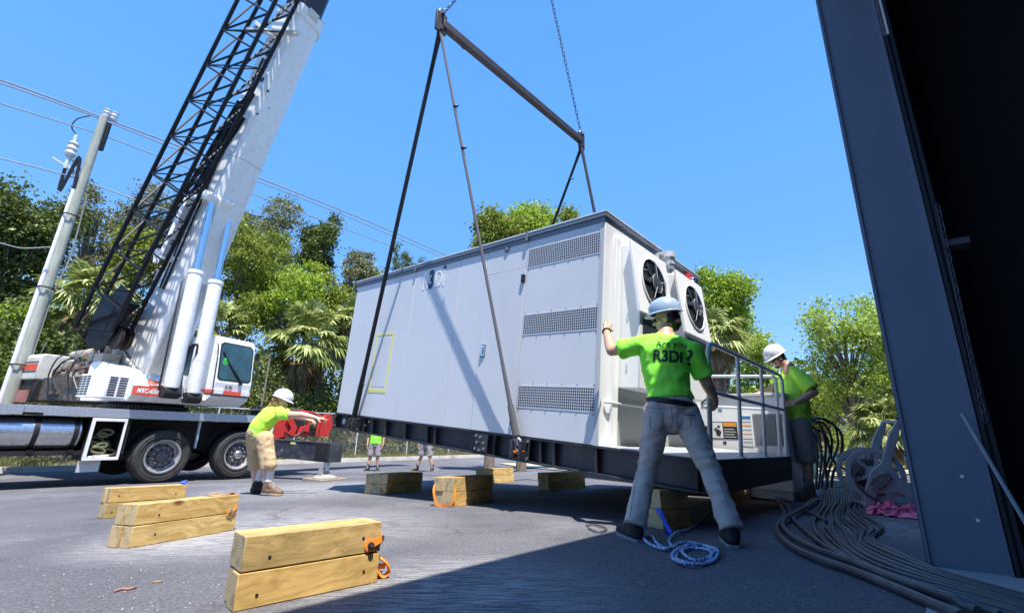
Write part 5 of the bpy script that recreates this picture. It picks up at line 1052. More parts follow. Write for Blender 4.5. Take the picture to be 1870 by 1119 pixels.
b = Body(); b.seg(lerp(wst, pel, .6), pel, .15, .155, 1.3, side=rt); b.seg(pel, lerp(hipA, hipB, .5)-up*.03, .155, .12, 1.3, 1.35, side=rt)
for h, k in ((hipA, knA), (hipB, knB)): b.seg(h, lerp(h, k, .7), .122, .108); b.seg(lerp(h, k, .7), lerp(h, k, 1.12), .112, .10, cap=False)
b.seg(lerp(hipB, knB, .55)+np.array([.07, -.05, 0]), lerp(hipB, knB, .95)+np.array([.07, -.05, 0]), .07, .08, 1.1)
b.done('shorts', M['khaki'], w3, .010, 3, folds=.006, fs=9, seed=50, org=o3)
hatc = hd+A3[2]*.05; hardhat(hatc, nz([.8, .4, -.30]), (.3, .1, 1), o3, w3, M['hatw'], 1.0)
b = Body(); b.seg(P3(0, -.07, -.0), lerp(nk, chest, .2)+up*.12, .07, .075, 1.1, side=rt); b.seg(lerp(nk, chest, .2)+up*.12, lerp(nk, chest, 1.1)+up*.15, .075, .05, 1.5, .9, side=rt); b.seg(lerp(nk, chest, 1.1)+up*.15, lerp(chest, wst, .45)+up*.13, .05, .02); b.done('hair', M['hairr'], w3, .01, 2, folds=.006, fs=22, org=o3)
for a, mt, sl_, dd in ((anA, M['shoe'], M['shoe'], (.05, .02)), (anB, M['boot'], M['sole'], (.28, -.05))):
    A_k = np.array([a[0], a[1], gz(a[0], a[1])+.14]); t = gp(a[0]+dd[0]*1.0, a[1]+dd[1]); s_ = shoe(o3, A_k, t, w3, mt, sl_, boot=.06, sc=1.12, name='boot'); laces(o3, A_k, t, s_)
    b = Body(); b.seg(A_k+up*.06, A_k+up*.19, .060, .060); b.done('sock', M['sock'], w3, .010, 3, org=o3)

# ---- two people behind the container, mostly hidden by it
def stander(px, py, lab, dx, shirt, shorts, spread, seed, turn=0):
    G = g(px, py); o = np.array(G); w_ = thing('person', lab, 'person', Matrix.Translation(Vector(o))); c, s_ = math.cos(turn), math.sin(turn)
    def Q(x, y, z): return o+np.array([x*c-y*s_, x*s_+y*c, z])
    rt = nz(Q(1, 0, 0)-Q(0, 0, 0)); sp_ = spread
    b = Body(); P_, A_ = head(b, Q(0, 0, 1.63), Q(0, -1, -.1)-Q(0, 0, 0), (0, 0, 1)); b.chain([Q(0, 0, 1.56), Q(0, 0, 1.48)], [.056, .064]); b.seg(Q(0, 0, 1.45), Q(0, 0, 1.28), .075, .12, 1.3, side=rt); b.seg(Q(0, 0, 1.28), Q(0, 0, 1.0), .12, .125, 1.35, side=rt); b.seg(Q(0, 0, 1.0), Q(0, 0, .9), .125, .12, 1.3, side=rt)
    for k in (-1, 1): b.chain([Q(k*.09, 0, .9), Q(k*(.09+sp_*.4), -.02*k, .48), Q(k*(.09+sp_*.7), .0, .34), Q(k*(.09+sp_), .02*k, .09)], [.085, .055, .055, .036])
    for k in (-1, 1): b.chain([Q(k*.1, 0, 1.42), Q(k*.19, 0, 1.40), Q(k*.25, .02, 1.12)], [.055, .058, .044]); b.chain([Q(k*.25, .02, 1.12), Q(k*.26, -.04, .86)], [.044, .028]); hand(b, Q(k*.26, -.04, .86), (0, -.1, -1), rt*k, (0, -1, 0), (.3, .35, .4, .4))
    b.done('body', M['skin'], w_, .010, 3, org=o); eyes(P_, A_, o, w_)
    b = Body(); b.seg(Q(0, 0, 1.44), Q(0, 0, 1.28), .08, .14, 1.2, 1.32, side=rt); b.seg(Q(0, 0, 1.28), Q(0, 0, .88), .14, .15, 1.32, side=rt, cap=False)
    for k in (-1, 1): b.seg(Q(k*.1, 0, 1.41), Q(k*.19, 0, 1.39), .07, .078); b.seg(Q(k*.19, 0, 1.39), Q(k*.24, .01, 1.17), .078, .086, cap=False)
    b.done('shirt', shirt, w_, .013, 3, folds=.005, fs=8, seed=seed, org=o)
    b = Body(); b.seg(Q(0, 0, .97), Q(0, 0, .85), .13, .13, 1.3, side=rt)
    for k in (-1, 1): b.seg(Q(k*.09, 0, .88), Q(k*(.10+sp_*.25), 0, .64), .115, .11); b.seg(Q(k*(.10+sp_*.25), 0, .64), Q(k*(.10+sp_*.35), 0, .50), .11, .112, cap=False)
    b.done('shorts', shorts, w_, .012, 3, folds=.006, fs=8, seed=seed, org=o); hardhat(Q(0, .01, 1.69), Q(0, -1, -.1)-Q(0, 0, 0), (0, 0, 1), o, w_, M['hatw'], 1.05)
    b = Body(); b.ball(P_(0, -.04, .0), .085, (.9, .8, .75), A_); b.done('hair', M['hair'], w_, .010, 2, org=o)
    for k in (-1, 1):
        a = Q(k*(.09+sp_), .02*k, 0); A_k = np.array([a[0], a[1], gz(a[0], a[1])+.12]); tt_ = Q(k*(.12+sp_*1.3), -.24, 0); t = gp(tt_[0], tt_[1]); s3 = shoe(o, A_k, t, w_, M['shoe'], M['sole'], boot=.07, sc=1.05, name='boot'); laces(o, A_k, t, s3)
stander(680, 860, 'person in green shirt and pale grey shorts standing behind the container near the outrigger', 0, M['neon'], M['shortl'], .06, 61, .1)
stander(775, 861, 'person in dark shirt and short grey shorts with legs apart behind the lifted skid', 0, M['ink'], M['shortl'], .17, 71, -.25)
# ================================================================== timber blocks, cables, ropes, reel, pole and wires
def woodmat(name, c1, c2, ck, seed=0):
    m = bpy.data.materials.new(name); m.use_nodes = True; nt = m.node_tree; b = nt.nodes['Principled BSDF']; L = nt.links.new
    tc = N(nt, 'TexCoord'); mp = N(nt, 'Mapping'); mp.inputs['Location'].default_value = (seed, seed*.7, seed*.3); L(tc.outputs['Object'], mp.inputs[0])
    di = N(nt, 'TexNoise'); di.inputs['Scale'].default_value = 5; L(mp.outputs[0], di.inputs[0])
    vo = N(nt, 'TexVoronoi'); vo.inputs['Scale'].default_value = 3.3; m2 = N(nt, 'Mapping'); m2.inputs['Scale'].default_value = (1, 1.9, 1.9); L(mp.outputs[0], m2.inputs[0]); L(m2.outputs[0], vo.inputs[0])
    st = N(nt, 'Mapping'); st.inputs['Scale'].default_value = (1.1, 16, 16); L(mp.outputs[0], st.inputs[0])
    ad = N(nt, 'VectorMath', operation='ADD'); L(st.outputs[0], ad.inputs[0]); sc = N(nt, 'VectorMath', operation='SCALE'); sc.inputs['Scale'].default_value = 1.6; L(vo.outputs['Distance'], sc.inputs[0]); L(sc.outputs[0], ad.inputs[1])
    g1 = N(nt, 'TexNoise'); g1.inputs['Scale'].default_value = 2.2; g1.inputs['Detail'].default_value = 6; g1.inputs['Roughness'].default_value = .65; L(ad.outputs[0], g1.inputs[0])
    cr = N(nt, 'ValToRGB'); e = cr.color_ramp.elements; e[0].position = .36; e[1].position = .62; e[0].color = (*c2, 1); e[1].color = (*c1, 1); L(g1.outputs[0], cr.inputs[0])
    kr = N(nt, 'ValToRGB'); e = kr.color_ramp.elements; e[0].position = .075; e[1].position = .17; e[0].color = (1, 1, 1, 1); e[1].color = (0, 0, 0, 1); L(vo.outputs['Distance'], kr.inputs[0])
    mx = N(nt, 'Mix', data_type='RGBA'); L(kr.outputs[0], mx.inputs[0]); L(cr.outputs[0], mx.inputs[6]); mx.inputs[7].default_value = (*ck, 1)
    pt = N(nt, 'TexNoise'); pt.inputs['Scale'].default_value = 3.1; pt.inputs['Detail'].default_value = 5; L(mp.outputs[0], pt.inputs[0]); pr_ = N(nt, 'ValToRGB'); e = pr_.color_ramp.elements; e[0].position = .5; e[1].position = .72; e[0].color = (0, 0, 0, 1); e[1].color = (.75, .75, .75, 1); L(pt.outputs[0], pr_.inputs[0])
    m3 = N(nt, 'Mix', data_type='RGBA'); L(pr_.outputs[0], m3.inputs[0]); L(mx.outputs[2], m3.inputs[6]); m3.inputs[7].default_value = (c2[0]*.62, c2[1]*.72, c2[2]*.75, 1)
    L(m3.outputs[2], b.inputs['Base Color']); b.inputs['Roughness'].default_value = .75
    bp_ = N(nt, 'Bump'); bp_.inputs['Strength'].default_value = .35; bp_.inputs['Distance'].default_value = .004; L(g1.outputs[0], bp_.inputs['Height']); L(bp_.outputs[0], b.inputs['Normal']); return m
WD = [woodmat('pine_timber%d' % k, ((.72, .50, .20), (.66, .43, .15), (.74, .54, .24), (.62, .42, .17))[k], ((.46, .27, .07), (.42, .26, .08), (.50, .31, .09), (.36, .24, .09))[k], (.20, .075, .03), k*3.3) for k in range(4)]
BP = {}
def endgrain():
    m = bpy.data.materials.new('end_grain'); m.use_nodes = True; nt = m.node_tree; b = nt.nodes['Principled BSDF']; L = nt.links.new
    tc = N(nt, 'TexCoord'); mp = N(nt, 'Mapping'); mp.inputs['Location'].default_value = (0, .03, .02); mp.inputs['Scale'].default_value = (0, 1, 1); L(tc.outputs['Object'], mp.inputs[0]); wv = N(nt, 'TexWave', wave_type='RINGS', rings_direction='SPHERICAL'); wv.inputs['Scale'].default_value = 28; wv.inputs['Distortion'].default_value = 2.5; wv.inputs['Detail'].default_value = 3; L(mp.outputs[0], wv.inputs[0])
    cr = N(nt, 'ValToRGB'); e = cr.color_ramp.elements; e[0].color = (.40, .29, .15, 1); e[1].color = (.62, .49, .28, 1); L(wv.outputs[0], cr.inputs[0]); no = N(nt, 'TexNoise'); no.inputs['Scale'].default_value = 14; no.inputs['Detail'].default_value = 5; L(tc.outputs['Object'], no.inputs[0])
    r2 = N(nt, 'ValToRGB'); e = r2.color_ramp.elements; e[0].position = .52; e[1].position = .66; e[0].color = (0, 0, 0, 1); e[1].color = (.7, .7, .7, 1); L(no.outputs[0], r2.inputs[0]); mx = N(nt, 'Mix', data_type='RGBA'); L(r2.outputs[0], mx.inputs[0]); L(cr.outputs[0], mx.inputs[6]); mx.inputs[7].default_value = (.24, .20, .11, 1); L(mx.outputs[2], b.inputs['Base Color']); b.inputs['Roughness'].default_value = .9; return m
EG = endgrain()
def block(L0, R0, D, Hh, lab, seed, boltx=(.15, .85), split=True, nd=2, **kw):
    p, q = g(*L0), g(*R0); u = q-p; L = float(np.hypot(u[0], u[1])); u = nz([u[0], u[1], 0]); v = np.array([-u[1], u[0], 0.]); v = v if v@np.array([p[0], p[1], 0]) > 0 else -v
    c = p+u*L/2+v*D/2; z = gz(c[0], c[1]); nrm = nz([-.04, .0466, 1]); uu = nz(u-nrm*(u@nrm)); vv = nz(np.cross(nrm, uu)); vv = vv if vv@v > 0 else vv
    if vv@v < 0: uu = -uu; vv = -vv
    t = thing('timber_block', lab, 'timber block', frame((c[0], c[1], z), uu, vv, nrm), 'timber cribbing blocks on the asphalt'); rs = random.Random(seed)
    h = Hh/2; d = D/nd
    for k in range(2):
        for j in range(nd):
            m = MB(); dx = rs.uniform(-.008, .008); m.bb(-L/2+dx, L/2+dx+rs.uniform(-.005, .005), -D/2+j*d+.0012, -D/2+(j+1)*d-.0012+(0), k*h+.001, (k+1)*h-.0035)
            bm_ = m.build('beam', WD[(seed+k*2+j) % 4], t, bevel=.004); bm_.data.materials.append(EG)
            for pf in bm_.data.polygons:
                if abs(pf.normal.x) > .9: pf.material_index = 1
    for k in range(2):
        for x in boltx: m = MB(); xx = -L/2+L*x+rs.uniform(-.02, .02); zz = (k+.45)*h+rs.uniform(-.015, .015); m.cyl((xx, -D/2+.002, zz), (xx, -D/2-.0015, zz), .006, n=12); m.build('bolt_hole', M['hole'], t)
    t['L'] = L; BP[seed] = (t, L, D, Hh, uu, vv, nrm); return t
def strapstrip(pts, wd, nrm, name, par, mt=None):
    P = smoothpts(pts, 6); m = MB(); n_ = len(P); T = np.gradient(P, axis=0); V = []
    for p, t in zip(P, T):
        s_ = nz(np.cross(nz(t), nrm)) if np.linalg.norm(np.cross(nz(t), nrm)) > .05 else np.array([0, 1., 0]); 
        V += [p-s_*wd/2, p+s_*wd/2]
    V2 = [v+np.array(nrm)*.003 for v in V]; F_ = [(2*i, 2*i+1, 2*i+3, 2*i+2) for i in range(n_-1)]
    m.add(V+V2, F_+[(a+2*n_, d+2*n_, c+2*n_, b_+2*n_) for a, b_, c, d in F_]+[(2*i, 2*i+2, 2*i+2+2*n_, 2*i+2*n_) for i in range(n_-1)]+[(2*i+1, 2*i+1+2*n_, 2*i+3+2*n_, 2*i+3) for i in range(n_-1)])
    return m.build(name, mt or M['strap'], par)
b1 = block((427, 1118), (690, 1063), .20, .258, 'large pine timber block nearest the camera with orange strap at its right end', 1)
b2_ = block((232, 1002), (425, 968), .19, .262, 'pine timber block with orange strap over its top right corner, middle of the left row', 2, (.2,))
b3 = block((188, 947), (332, 934), .19, .27, 'pine timber block farthest left behind two others with blue tie on it', 3, (.1, .85))
b4 = block((705, 903), (770, 896), .45, .285, 'timber block with orange strap at the left, near the two people behind the skid', 4, (.3,), nd=3)
b5 = block((826, 926), (899, 916), .30, .31, 'half sunlit timber block with two orange strap loops under the skid', 5, (.5, .85))
b6 = block((878, 883), (938, 880), .20, .285, 'shaded timber block behind the half sunlit one', 6)
b7 = block((1002, 896), (1070, 891), .25, .27, 'low timber block under the middle of the skid close to the ground shadow', 7)
b8 = block((1213, 967), (1265, 962), .36, .285, 'dark timber block beneath the platform end behind the foreground worker', 8, (.5,))
b9 = block((1335, 917), (1372, 912), .25, .24, 'small timber block half hidden under the platform corner near the cables', 9, (.5,))
b10 = block((1546, 882), (1586, 878), .10, .10, 'low bright timber offcut lying in the sun beyond the hanging cables', 10, (.5,))
# orange straps and their ratchets
_, L, Dp, Hh, *_r = BP[1]
strapstrip([(L/2-.06, -Dp/2-.004, Hh*.62), (L/2-.01, -Dp/2-.010, Hh*.70), (L/2+.012, -Dp/2+.02, Hh*.66), (L/2+.014, .0, Hh*.4), (L/2+.02, -.02, Hh*.12), (L/2+.05, -.03, .012)], .030, (0, -1, .1), 'orange_strap', b1)
m = MB(); m.tube(smoothpts([(L/2+.012, -.05, .10), (L/2+.05, -.07, .07), (L/2+.075, -.06, .03), (L/2+.05, -.05, .008), (L/2+.02, -.04, .05), (L/2+.06, -.045, .05)], 6), .014, 8, flat=.5); m.build('strap_knot', M['strap'], b1)
m = MB(); m.cyl((L/2-.055, -Dp/2-.002, Hh*.62), (L/2-.055, -Dp/2-.022, Hh*.62), .017, .013, 12); m.build('bolt_head', M['under'], b1); m = MB(); m.lathe([(.026, 0), (.028, .006), (.018, .008), (0, .008)], (L/2-.055, -Dp/2, Hh*.62), (0, -1, 0), 18); m.build('strap_washer', M['strap'], b1)
m = MB(); m.cyl((L/2-.055, -Dp/2-.022, Hh*.62), (L/2-.055, -Dp/2-.026, Hh*.62), .006, n=8); m.build('bolt_tip', M['steel'], b1)
_, L, Dp, Hh, *_r = BP[2]
strapstrip([(L/2-.20, .0, Hh+.010), (L/2-.12, -.02, Hh+.022), (L/2-.04, -.02, Hh+.014), (L/2+.01, -.01, Hh+.004), (L/2+.03, -.01, Hh-.05), (L/2+.015, -.05, Hh*.62)], .045, (.3, 0, 1), 'orange_strap', b2_)
strapstrip([(L/2+.012, -Dp/2+.02, Hh*.68), (L/2-.02, -Dp/2-.01, Hh*.62), (L/2-.07, -Dp/2-.012, Hh*.56), (L/2-.09, -Dp/2-.01, Hh*.52)], .02, (0, -1, .2), 'orange_strap', b2_)
m = MB(); m.cyl((L/2-.06, -Dp/2, Hh*.58), (L/2-.06, -Dp/2-.022, Hh*.58), .016, .011, 12); m.build('bolt_head', M['steel'], b2_)
_, L, Dp, Hh, *_r = BP[3]
m = MB(); m.tube(smoothpts([(L/2-.02, -.03, Hh+.01), (L/2+.0, -.05, Hh+.03), (L/2-.05, -.05, Hh+.015), (L/2-.01, -.07, Hh+.01)], 5), .012, 6); m.build('blue_tie', M['blue'], b3)
_, L, Dp, Hh, *_r = BP[4]
strapstrip([(-L/2-.01, -Dp/2+.12, Hh*.35), (-L/2-.03, -Dp/2+.05, Hh*.1), (-L/2-.06, -Dp/2-.03, .01), (-L/2+.0, -Dp/2-.02, .04), (-L/2+.05, -Dp/2-.01, Hh*.45), (-L/2+.09, -Dp/2-.006, Hh*.7)], .03, (-.3, -1, 0), 'orange_strap', b4)
_, L, Dp, Hh, *_r = BP[5]
strapstrip([(-L/2-.01, Dp/2-.02, Hh*.72), (-L/2-.05, Dp/2-.05, Hh*.5), (-L/2-.05, Dp/2-.10, .03), (-L/2-.03, -.02, .01), (-L/2-.03, -Dp/2+.03, .03)], .028, (-1, -.3, 0), 'orange_strap', b5)
strapstrip([(-L/2-.02, -Dp/2+.01, .02), (-L/2+.01, -Dp/2-.015, Hh*.25), (-L/2+.02, -Dp/2-.012, Hh*.55), (-L/2+.05, -Dp/2-.006, Hh*.62)], .026, (-.3, -1, 0), 'orange_strap', b5)
_, L, Dp, Hh, *_r = BP[8]
strapstrip([(-L/2-.01, -Dp/2+.05, Hh*.5), (-L/2-.04, -Dp/2-.02, Hh*.45), (-L/2-.05, -Dp/2-.08, .05), (-L/2-.09, -Dp/2-.16, .012), (-L/2-.16, -Dp/2-.18, .01)], .028, (-.8, -.5, .3), 'blue_strap', b8, M['blue'])

# cable bundle on the ground: a broad snake of parallel cables
Lp = [(1502, 880), (1500, 897), (1502, 918), (1486, 938), (1480, 955), (1484, 985), (1522, 1018), (1581, 1052), (1665, 1082), (1804, 1119), (1900, 1150)]
Rp = [(1560, 882), (1572, 893), (1576, 908), (1570, 926), (1586, 946), (1612, 966), (1598, 988), (1640, 1014), (1705, 1043), (1780, 1068), (1880, 1098)]
Lg = np.array([g(*p) for p in Lp]); Rg = np.array([g(*p) for p in Rp]); NC = 17
ORD = 'first second third fourth fifth sixth seventh eighth ninth tenth eleventh twelfth thirteenth fourteenth fifteenth sixteenth seventeenth'.split()
for k in range(NC):
    t = k/(NC-1); c = Lg*(1-t)+Rg*t; c[3:6, :2] += np.random.RandomState(k).normal(0, .012, (3, 2)); P = smoothpts(c, 10)
    w_ = .012*np.sin(np.arange(len(P))*.23+k*.25)*np.clip(np.linspace(1.6, .1, len(P)), 0, 1); P[:, 0] += w_; r = .0098+.001*((k*7) % 3-1)
    P[:, 2] = [gz(p[0], p[1])+r+.007+.004*(k % 2)*np.clip((i-30)/40., 0, 1)*1.8 for i, p in enumerate(P)]
    o = MB().tube(P, r, 7).build('power_cable', M['cable']); tag(o, ORD[k]+' cable from the left edge of the wide bundle snaking over the asphalt', 'cable', 'parallel cables snaking over the asphalt')
def gcable(pts, r, lab, lift=0, mt=None, name='power_cable', cat='cable'):
    P = smoothpts([g(*p) for p in pts], 10)
    for i, p in enumerate(P): P[i, 2] = gz(p[0], p[1])+r+.006+lift*(1 if 2 < i < len(P)-3 else .3)
    o = MB().tube(P, r, 9).build(name, mt or M['cable']); return tag(o, lab, cat)
gcable([(1375, 905), (1412, 909), (1427, 928), (1432, 945), (1419, 970), (1440, 1000), (1492, 1028), (1560, 1052), (1650, 1090), (1760, 1140)], .019, 'thick black cable bowing out to the left of the bundle')
gcable([(1500, 915), (1465, 938), (1432, 960), (1440, 985), (1480, 1012), (1545, 1038), (1640, 1078), (1790, 1133)], .017, 'black cable crossing from the boots into the left edge of the bundle', .022)
gcable([(1385, 900), (1432, 922), (1446, 950), (1470, 975), (1510, 1008), (1570, 1040), (1680, 1085), (1830, 1135)], .013, 'thin black cable running along inside the outer thick one', .012)
gcable([(1505, 905), (1478, 920), (1470, 935), (1492, 948), (1510, 958)], .014, 'short cable end curling beside the tan boots', .01)
gcable([(1418, 893), (1400, 897), (1440, 903), (1500, 890), (1540, 893), (1580, 884), (1560, 876)], .012, 'thin cable wandering past the boots toward the hose reel', .012)
# hanging cables behind worker 2
Yh = Y2+.75
for k, pts in enumerate([[(1478, 766), (1502, 764), (1524, 778), (1530, 812), (1516, 852), (1508, 893)], [(1476, 770), (1500, 771), (1516, 792), (1518, 824), (1504, 862), (1500, 892)], [(1480, 764), (1506, 766), (1535, 790), (1536, 830), (1522, 862), (1518, 890)],
                         [(1482, 778), (1494, 790), (1500, 824), (1498, 864), (1494, 893)], [(1480, 784), (1489, 802), (1492, 840), (1490, 893)], [(1484, 786), (1496, 786), (1510, 800), (1520, 838), (1545, 858), (1570, 872), (1572, 888), (1545, 897)],
                         [(1478, 775), (1488, 786), (1505, 846), (1512, 870), (1504, 893)], [(1482, 768), (1498, 776), (1508, 812), (1506, 850), (1512, 888)]]):
    P = smoothpts([at(x, y, Yh+.05*((k*3) % 4)+i*.01) for i, (x, y) in enumerate(pts)], 8); P[:, 2] = np.maximum(P[:, 2], [gz(p[0], p[1])+.012 for p in P])
    o = MB().tube(P, .015+.002*(k % 3), 8).build('power_cable', M['cable'])
    if k == 5: tag(o, 'black cable looping far out to the right of the hanging ones', 'cable')
    else: tag(o, 'black cable hanging down in the tangled bunch behind the man at the railing corner', 'cable', 'hanging cables behind the worker')
# blue white rope with coil
rp = [(1300, 935), (1285, 950), (1262, 966), (1236, 978), (1222, 990), (1228, 1002), (1215, 1008), (1196, 1000), (1180, 994), (1176, 984), (1190, 982), (1200, 998), (1222, 1006), (1240, 998), (1270, 996), (1300, 1003), (1312, 1016), (1298, 1030), (1262, 1036), (1238, 1028), (1238, 1012), (1262, 1000), (1292, 1001), (1306, 1010), (1296, 1022), (1266, 1026), (1246, 1014), (1262, 1004), (1290, 1008), (1300, 1020), (1284, 1034), (1250, 1036), (1232, 1026), (1228, 1018), (1246, 1006), (1280, 998)]
P = smoothpts([g(*p) for p in rp], 8)
for i, p in enumerate(P): P[i, 2] = gz(p[0], p[1])+.010+.012*(.5+.5*math.sin(i*.31))
def ropemat():
    m = mat('blue_white_rope', (.05, .20, .55), .8); nt = m.node_tree; tc = N(nt, 'TexCoord'); wv = N(nt, 'TexNoise'); wv.inputs['Scale'].default_value = 90; nt.links.new(tc.outputs['Object'], wv.inputs[0]); cr = N(nt, 'ValToRGB'); e = cr.color_ramp.elements; e[0].position = .47; e[1].position = .53; e[0].color = (.04, .17, .48, 1); e[1].color = (.62, .68, .75, 1); nt.links.new(wv.outputs[0], cr.inputs[0]); nt.links.new(cr.outputs[0], nt.nodes['Principled BSDF'].inputs['Base Color']); return m
tag(MB().tube(P, .0085, 8).build('rope', ropemat()), 'blue and white rope coiled on the asphalt between the worker\'s feet', 'rope')
tag(gcable([(1070, 962), (1085, 960), (1108, 968), (1092, 974), (1074, 966)], .006, 'thin dark cord end lying at the shadow edge', name='cord', cat='cord'), 'thin dark cord end lying at the shadow edge', 'cord')
gcable([(800, 862), (812, 850), (811, 838)], .004, 'pale tag line touching the ground beside the person with legs apart', mt=M['slingg'], name='tag_line', cat='rope')

# hose reel
pr0 = g(1586, 926); rl_ = thing('hose_reel', 'grey plastic hose reel cart with spoked drum and crank beside the steel column', 'hose reel', zframe(pr0, R_(-18)))
rc = (.20, .16, .33)
for k, y_ in enumerate((0, .34)):
    m = MB(); poly = [(-.04, 0), (.05, 0), (.10, .14), (.30, .16), (.40, .10), (.47, .10), (.44, .22), (.33, .31), (.27, .44), (.36, .66), (.44, .88), (.40, .90), (.30, .74), (.19, .46), (.08, .36), (.0, .18)]
    m.prism(poly, (0, y_, 0), (1, 0, 0), (0, 0, 1), (0, 1, 0), .03); m.build('side_frame', M['lgrey'], rl_, bevel=.008)
m = MB(); m.bar((.42, .0, .89), (.42, .37, .89), .03, .03); m.bar((.02, .0, .02), (.02, .37, .02), .05, .03); m.bar((.44, .0, .12), (.44, .37, .12), .04, .03); m.build('cross_tube', M['lgrey'], rl_, bevel=.006)
for y_ in (.035, .30):
    m = MB(); m.lathe([(.255, 0), (.275, .004), (.275, .016), (.255, .02), (.225, .02), (.22, .01), (.225, 0), (.255, 0)], (.13, y_, .33), (0, 1, 0), 40); dr = m.build('drum_rim', M['lgrey'], rl_)
    m = MB()
    for k in range(6): t = math.pi*2*k/6+.3; m.bar((.13+.06*math.cos(t), y_+.01, .33+.06*math.sin(t)), (.13+.23*math.cos(t), y_+.01, .33+.23*math.sin(t)), .012, .035)
    m.lathe([(.085, .0), (.085, .02), (0, .02)], (.13, y_, .33), (0, 1, 0), 24); m.build('drum_spokes', M['lgrey'], dr)
m = MB()
for k in range(11): m.lathe([(.135, 0), (.15, .01), (.135, .02)], (.13, .072+k*.0205, .33), (0, 1, 0), 28)
m.build('wound_hose', M['cable'], rl_)
m = MB(); m.bar((.20, -.03, .33), (.05, -.03, .20), .03, .05); m.cyl((.05, -.03, .20), (.05, -.10, .20), .022, n=12); m.cyl((.20, .0, .33), (.20, -.045, .33), .035, n=14); m.tube([(.125+.075*math.cos(t)*1.2+.0, -.035, .27+.055*math.sin(t)+.05*math.cos(t)) for t in np.linspace(0, 2*math.pi, 17)[:-1]], .014, 6, closed=True); m.build('crank', M['short'], rl_)
m = MB(); m.tube(smoothpts([(.1, .1, .14), (-.05, .02, .35), (-.06, .0, .2), (.1, -.05, .06), (.3, -.1, .04)], 6), .012, 6); m.build('hose_end', M['cable'], rl_)
# crumpled pink sheet
Gp = [g(1577, 938), g(1604, 952), g(1682, 950), g(1684, 928), g(1618, 920)]
n1, n2_ = 46, 26; c0, c1, c2_, c3 = Gp[0], Gp[1], Gp[2], Gp[3]; V = []
for j in range(n2_):
    for i in range(n1):
        a, b_ = i/(n1-1), j/(n2_-1); p = (c0*(1-a)+c2_*a)*(1-b_)+(g(1596, 921)*(1-a)+c3*a)*b_; q = mnoise.noise(Vector((a*4, b_*3, 0)))
        p = p+np.array([.05*mnoise.noise(Vector((a*5, b_*5, 4))), .07*mnoise.noise(Vector((a*5, b_*4, 9))), 0]); ed_ = min(a, 1-a, b_, 1-b_)
        z = .008+.055*abs(mnoise.noise(Vector((a*7+3, b_*5, 1))))*2*min(1, ed_*7+.25)+.05*max(0, q)*min(1, ed_*5); V.append((p[0], p[1], gz(p[0], p[1])+z))
Fq = np.array([[j*n1+i, j*n1+i+1, (j+1)*n1+i+1, (j+1)*n1+i] for j in range(n2_-1) for i in range(n1-1)])
o = npmesh('plastic_sheet', np.array(V), Fq, M['pink'], smooth=False); tag(o, 'crumpled bright pink plastic sheet on the ground below the hose reel', 'plastic sheet'); sm_ = o.modifiers.new('s', 'SOLIDIFY'); sm_.thickness = .004
m = MB()
for a in range(4): x0 = 1590+a*22; P = smoothpts([g(x0, 942-a), g(x0+14, 936), g(x0+26, 941), g(x0+40, 938)], 4); P[:, 2] += .05; m.tube(P, .008, 5, flat=.3)
m.build('fold_shade', M['dred'], o)  # dark red strips laid on the sheet as painted shade in its creases
m = MB(); q0 = g(1600, 922); m.box((q0[0], q0[1], q0[2]+.07), (.13, .02, .13), rz=.2); m.build('folded_corner', M['pink'], o, bevel=.003)
# small litter
m = MB(); P = smoothpts([g(207, 1082), g(222, 1077), g(236, 1077), g(250, 1072)], 5); P[:, 2] += .006; m.tube(P, [.004+.006*math.sin(math.pi*i/(len(P)-1)) for i in range(len(P))], 6, flat=.5); tag(m.build('dry_bark_piece', mat('dry_bark', (.35, .17, .12), .9)), 'reddish curl of dry bark on the asphalt at the lower left', 'bark')
m = MB(); p = g(288, 1063); m.prism([(-.02, -.008), (.0, -.012), (.022, 0), (.003, .012), (-.018, .006)], p+np.array([0, 0, .003]), (1, .2, 0), (-.2, 1, .1), (0, 0, 1), .003); tag(m.build('dry_leaf', M['lf_dry']), 'tiny pale dry leaf near the bark curl', 'leaf')
RL = np.random.RandomState(5); V = []; Fl = []
for k in range(1300):
    x, y = RL.uniform(0, 1500), 870+250*RL.rand()**1.3; p = g(x, y); r = RL.uniform(.0015, .0048); a = RL.rand(4)*6.28; n = len(V)
    for i in range(4): t = i*1.57+a[0]; V.append((p[0]+r*math.cos(t)*(1+.4*math.sin(a[1]+i)), p[1]+r*math.sin(t), p[2]+.0015+.003*(i % 2)))
    V.append((p[0], p[1], p[2]+.005)); Fl += [(n, n+1, n+4), (n+1, n+2, n+4), (n+2, n+3, n+4), (n+3, n, n+4)]
npmesh('grit', np.array(V), np.array(Fl), leafmat('grit_mix', (.16, .15, .14), (.30, .28, .27), (.55, .52, .5), 0), kind='stuff')

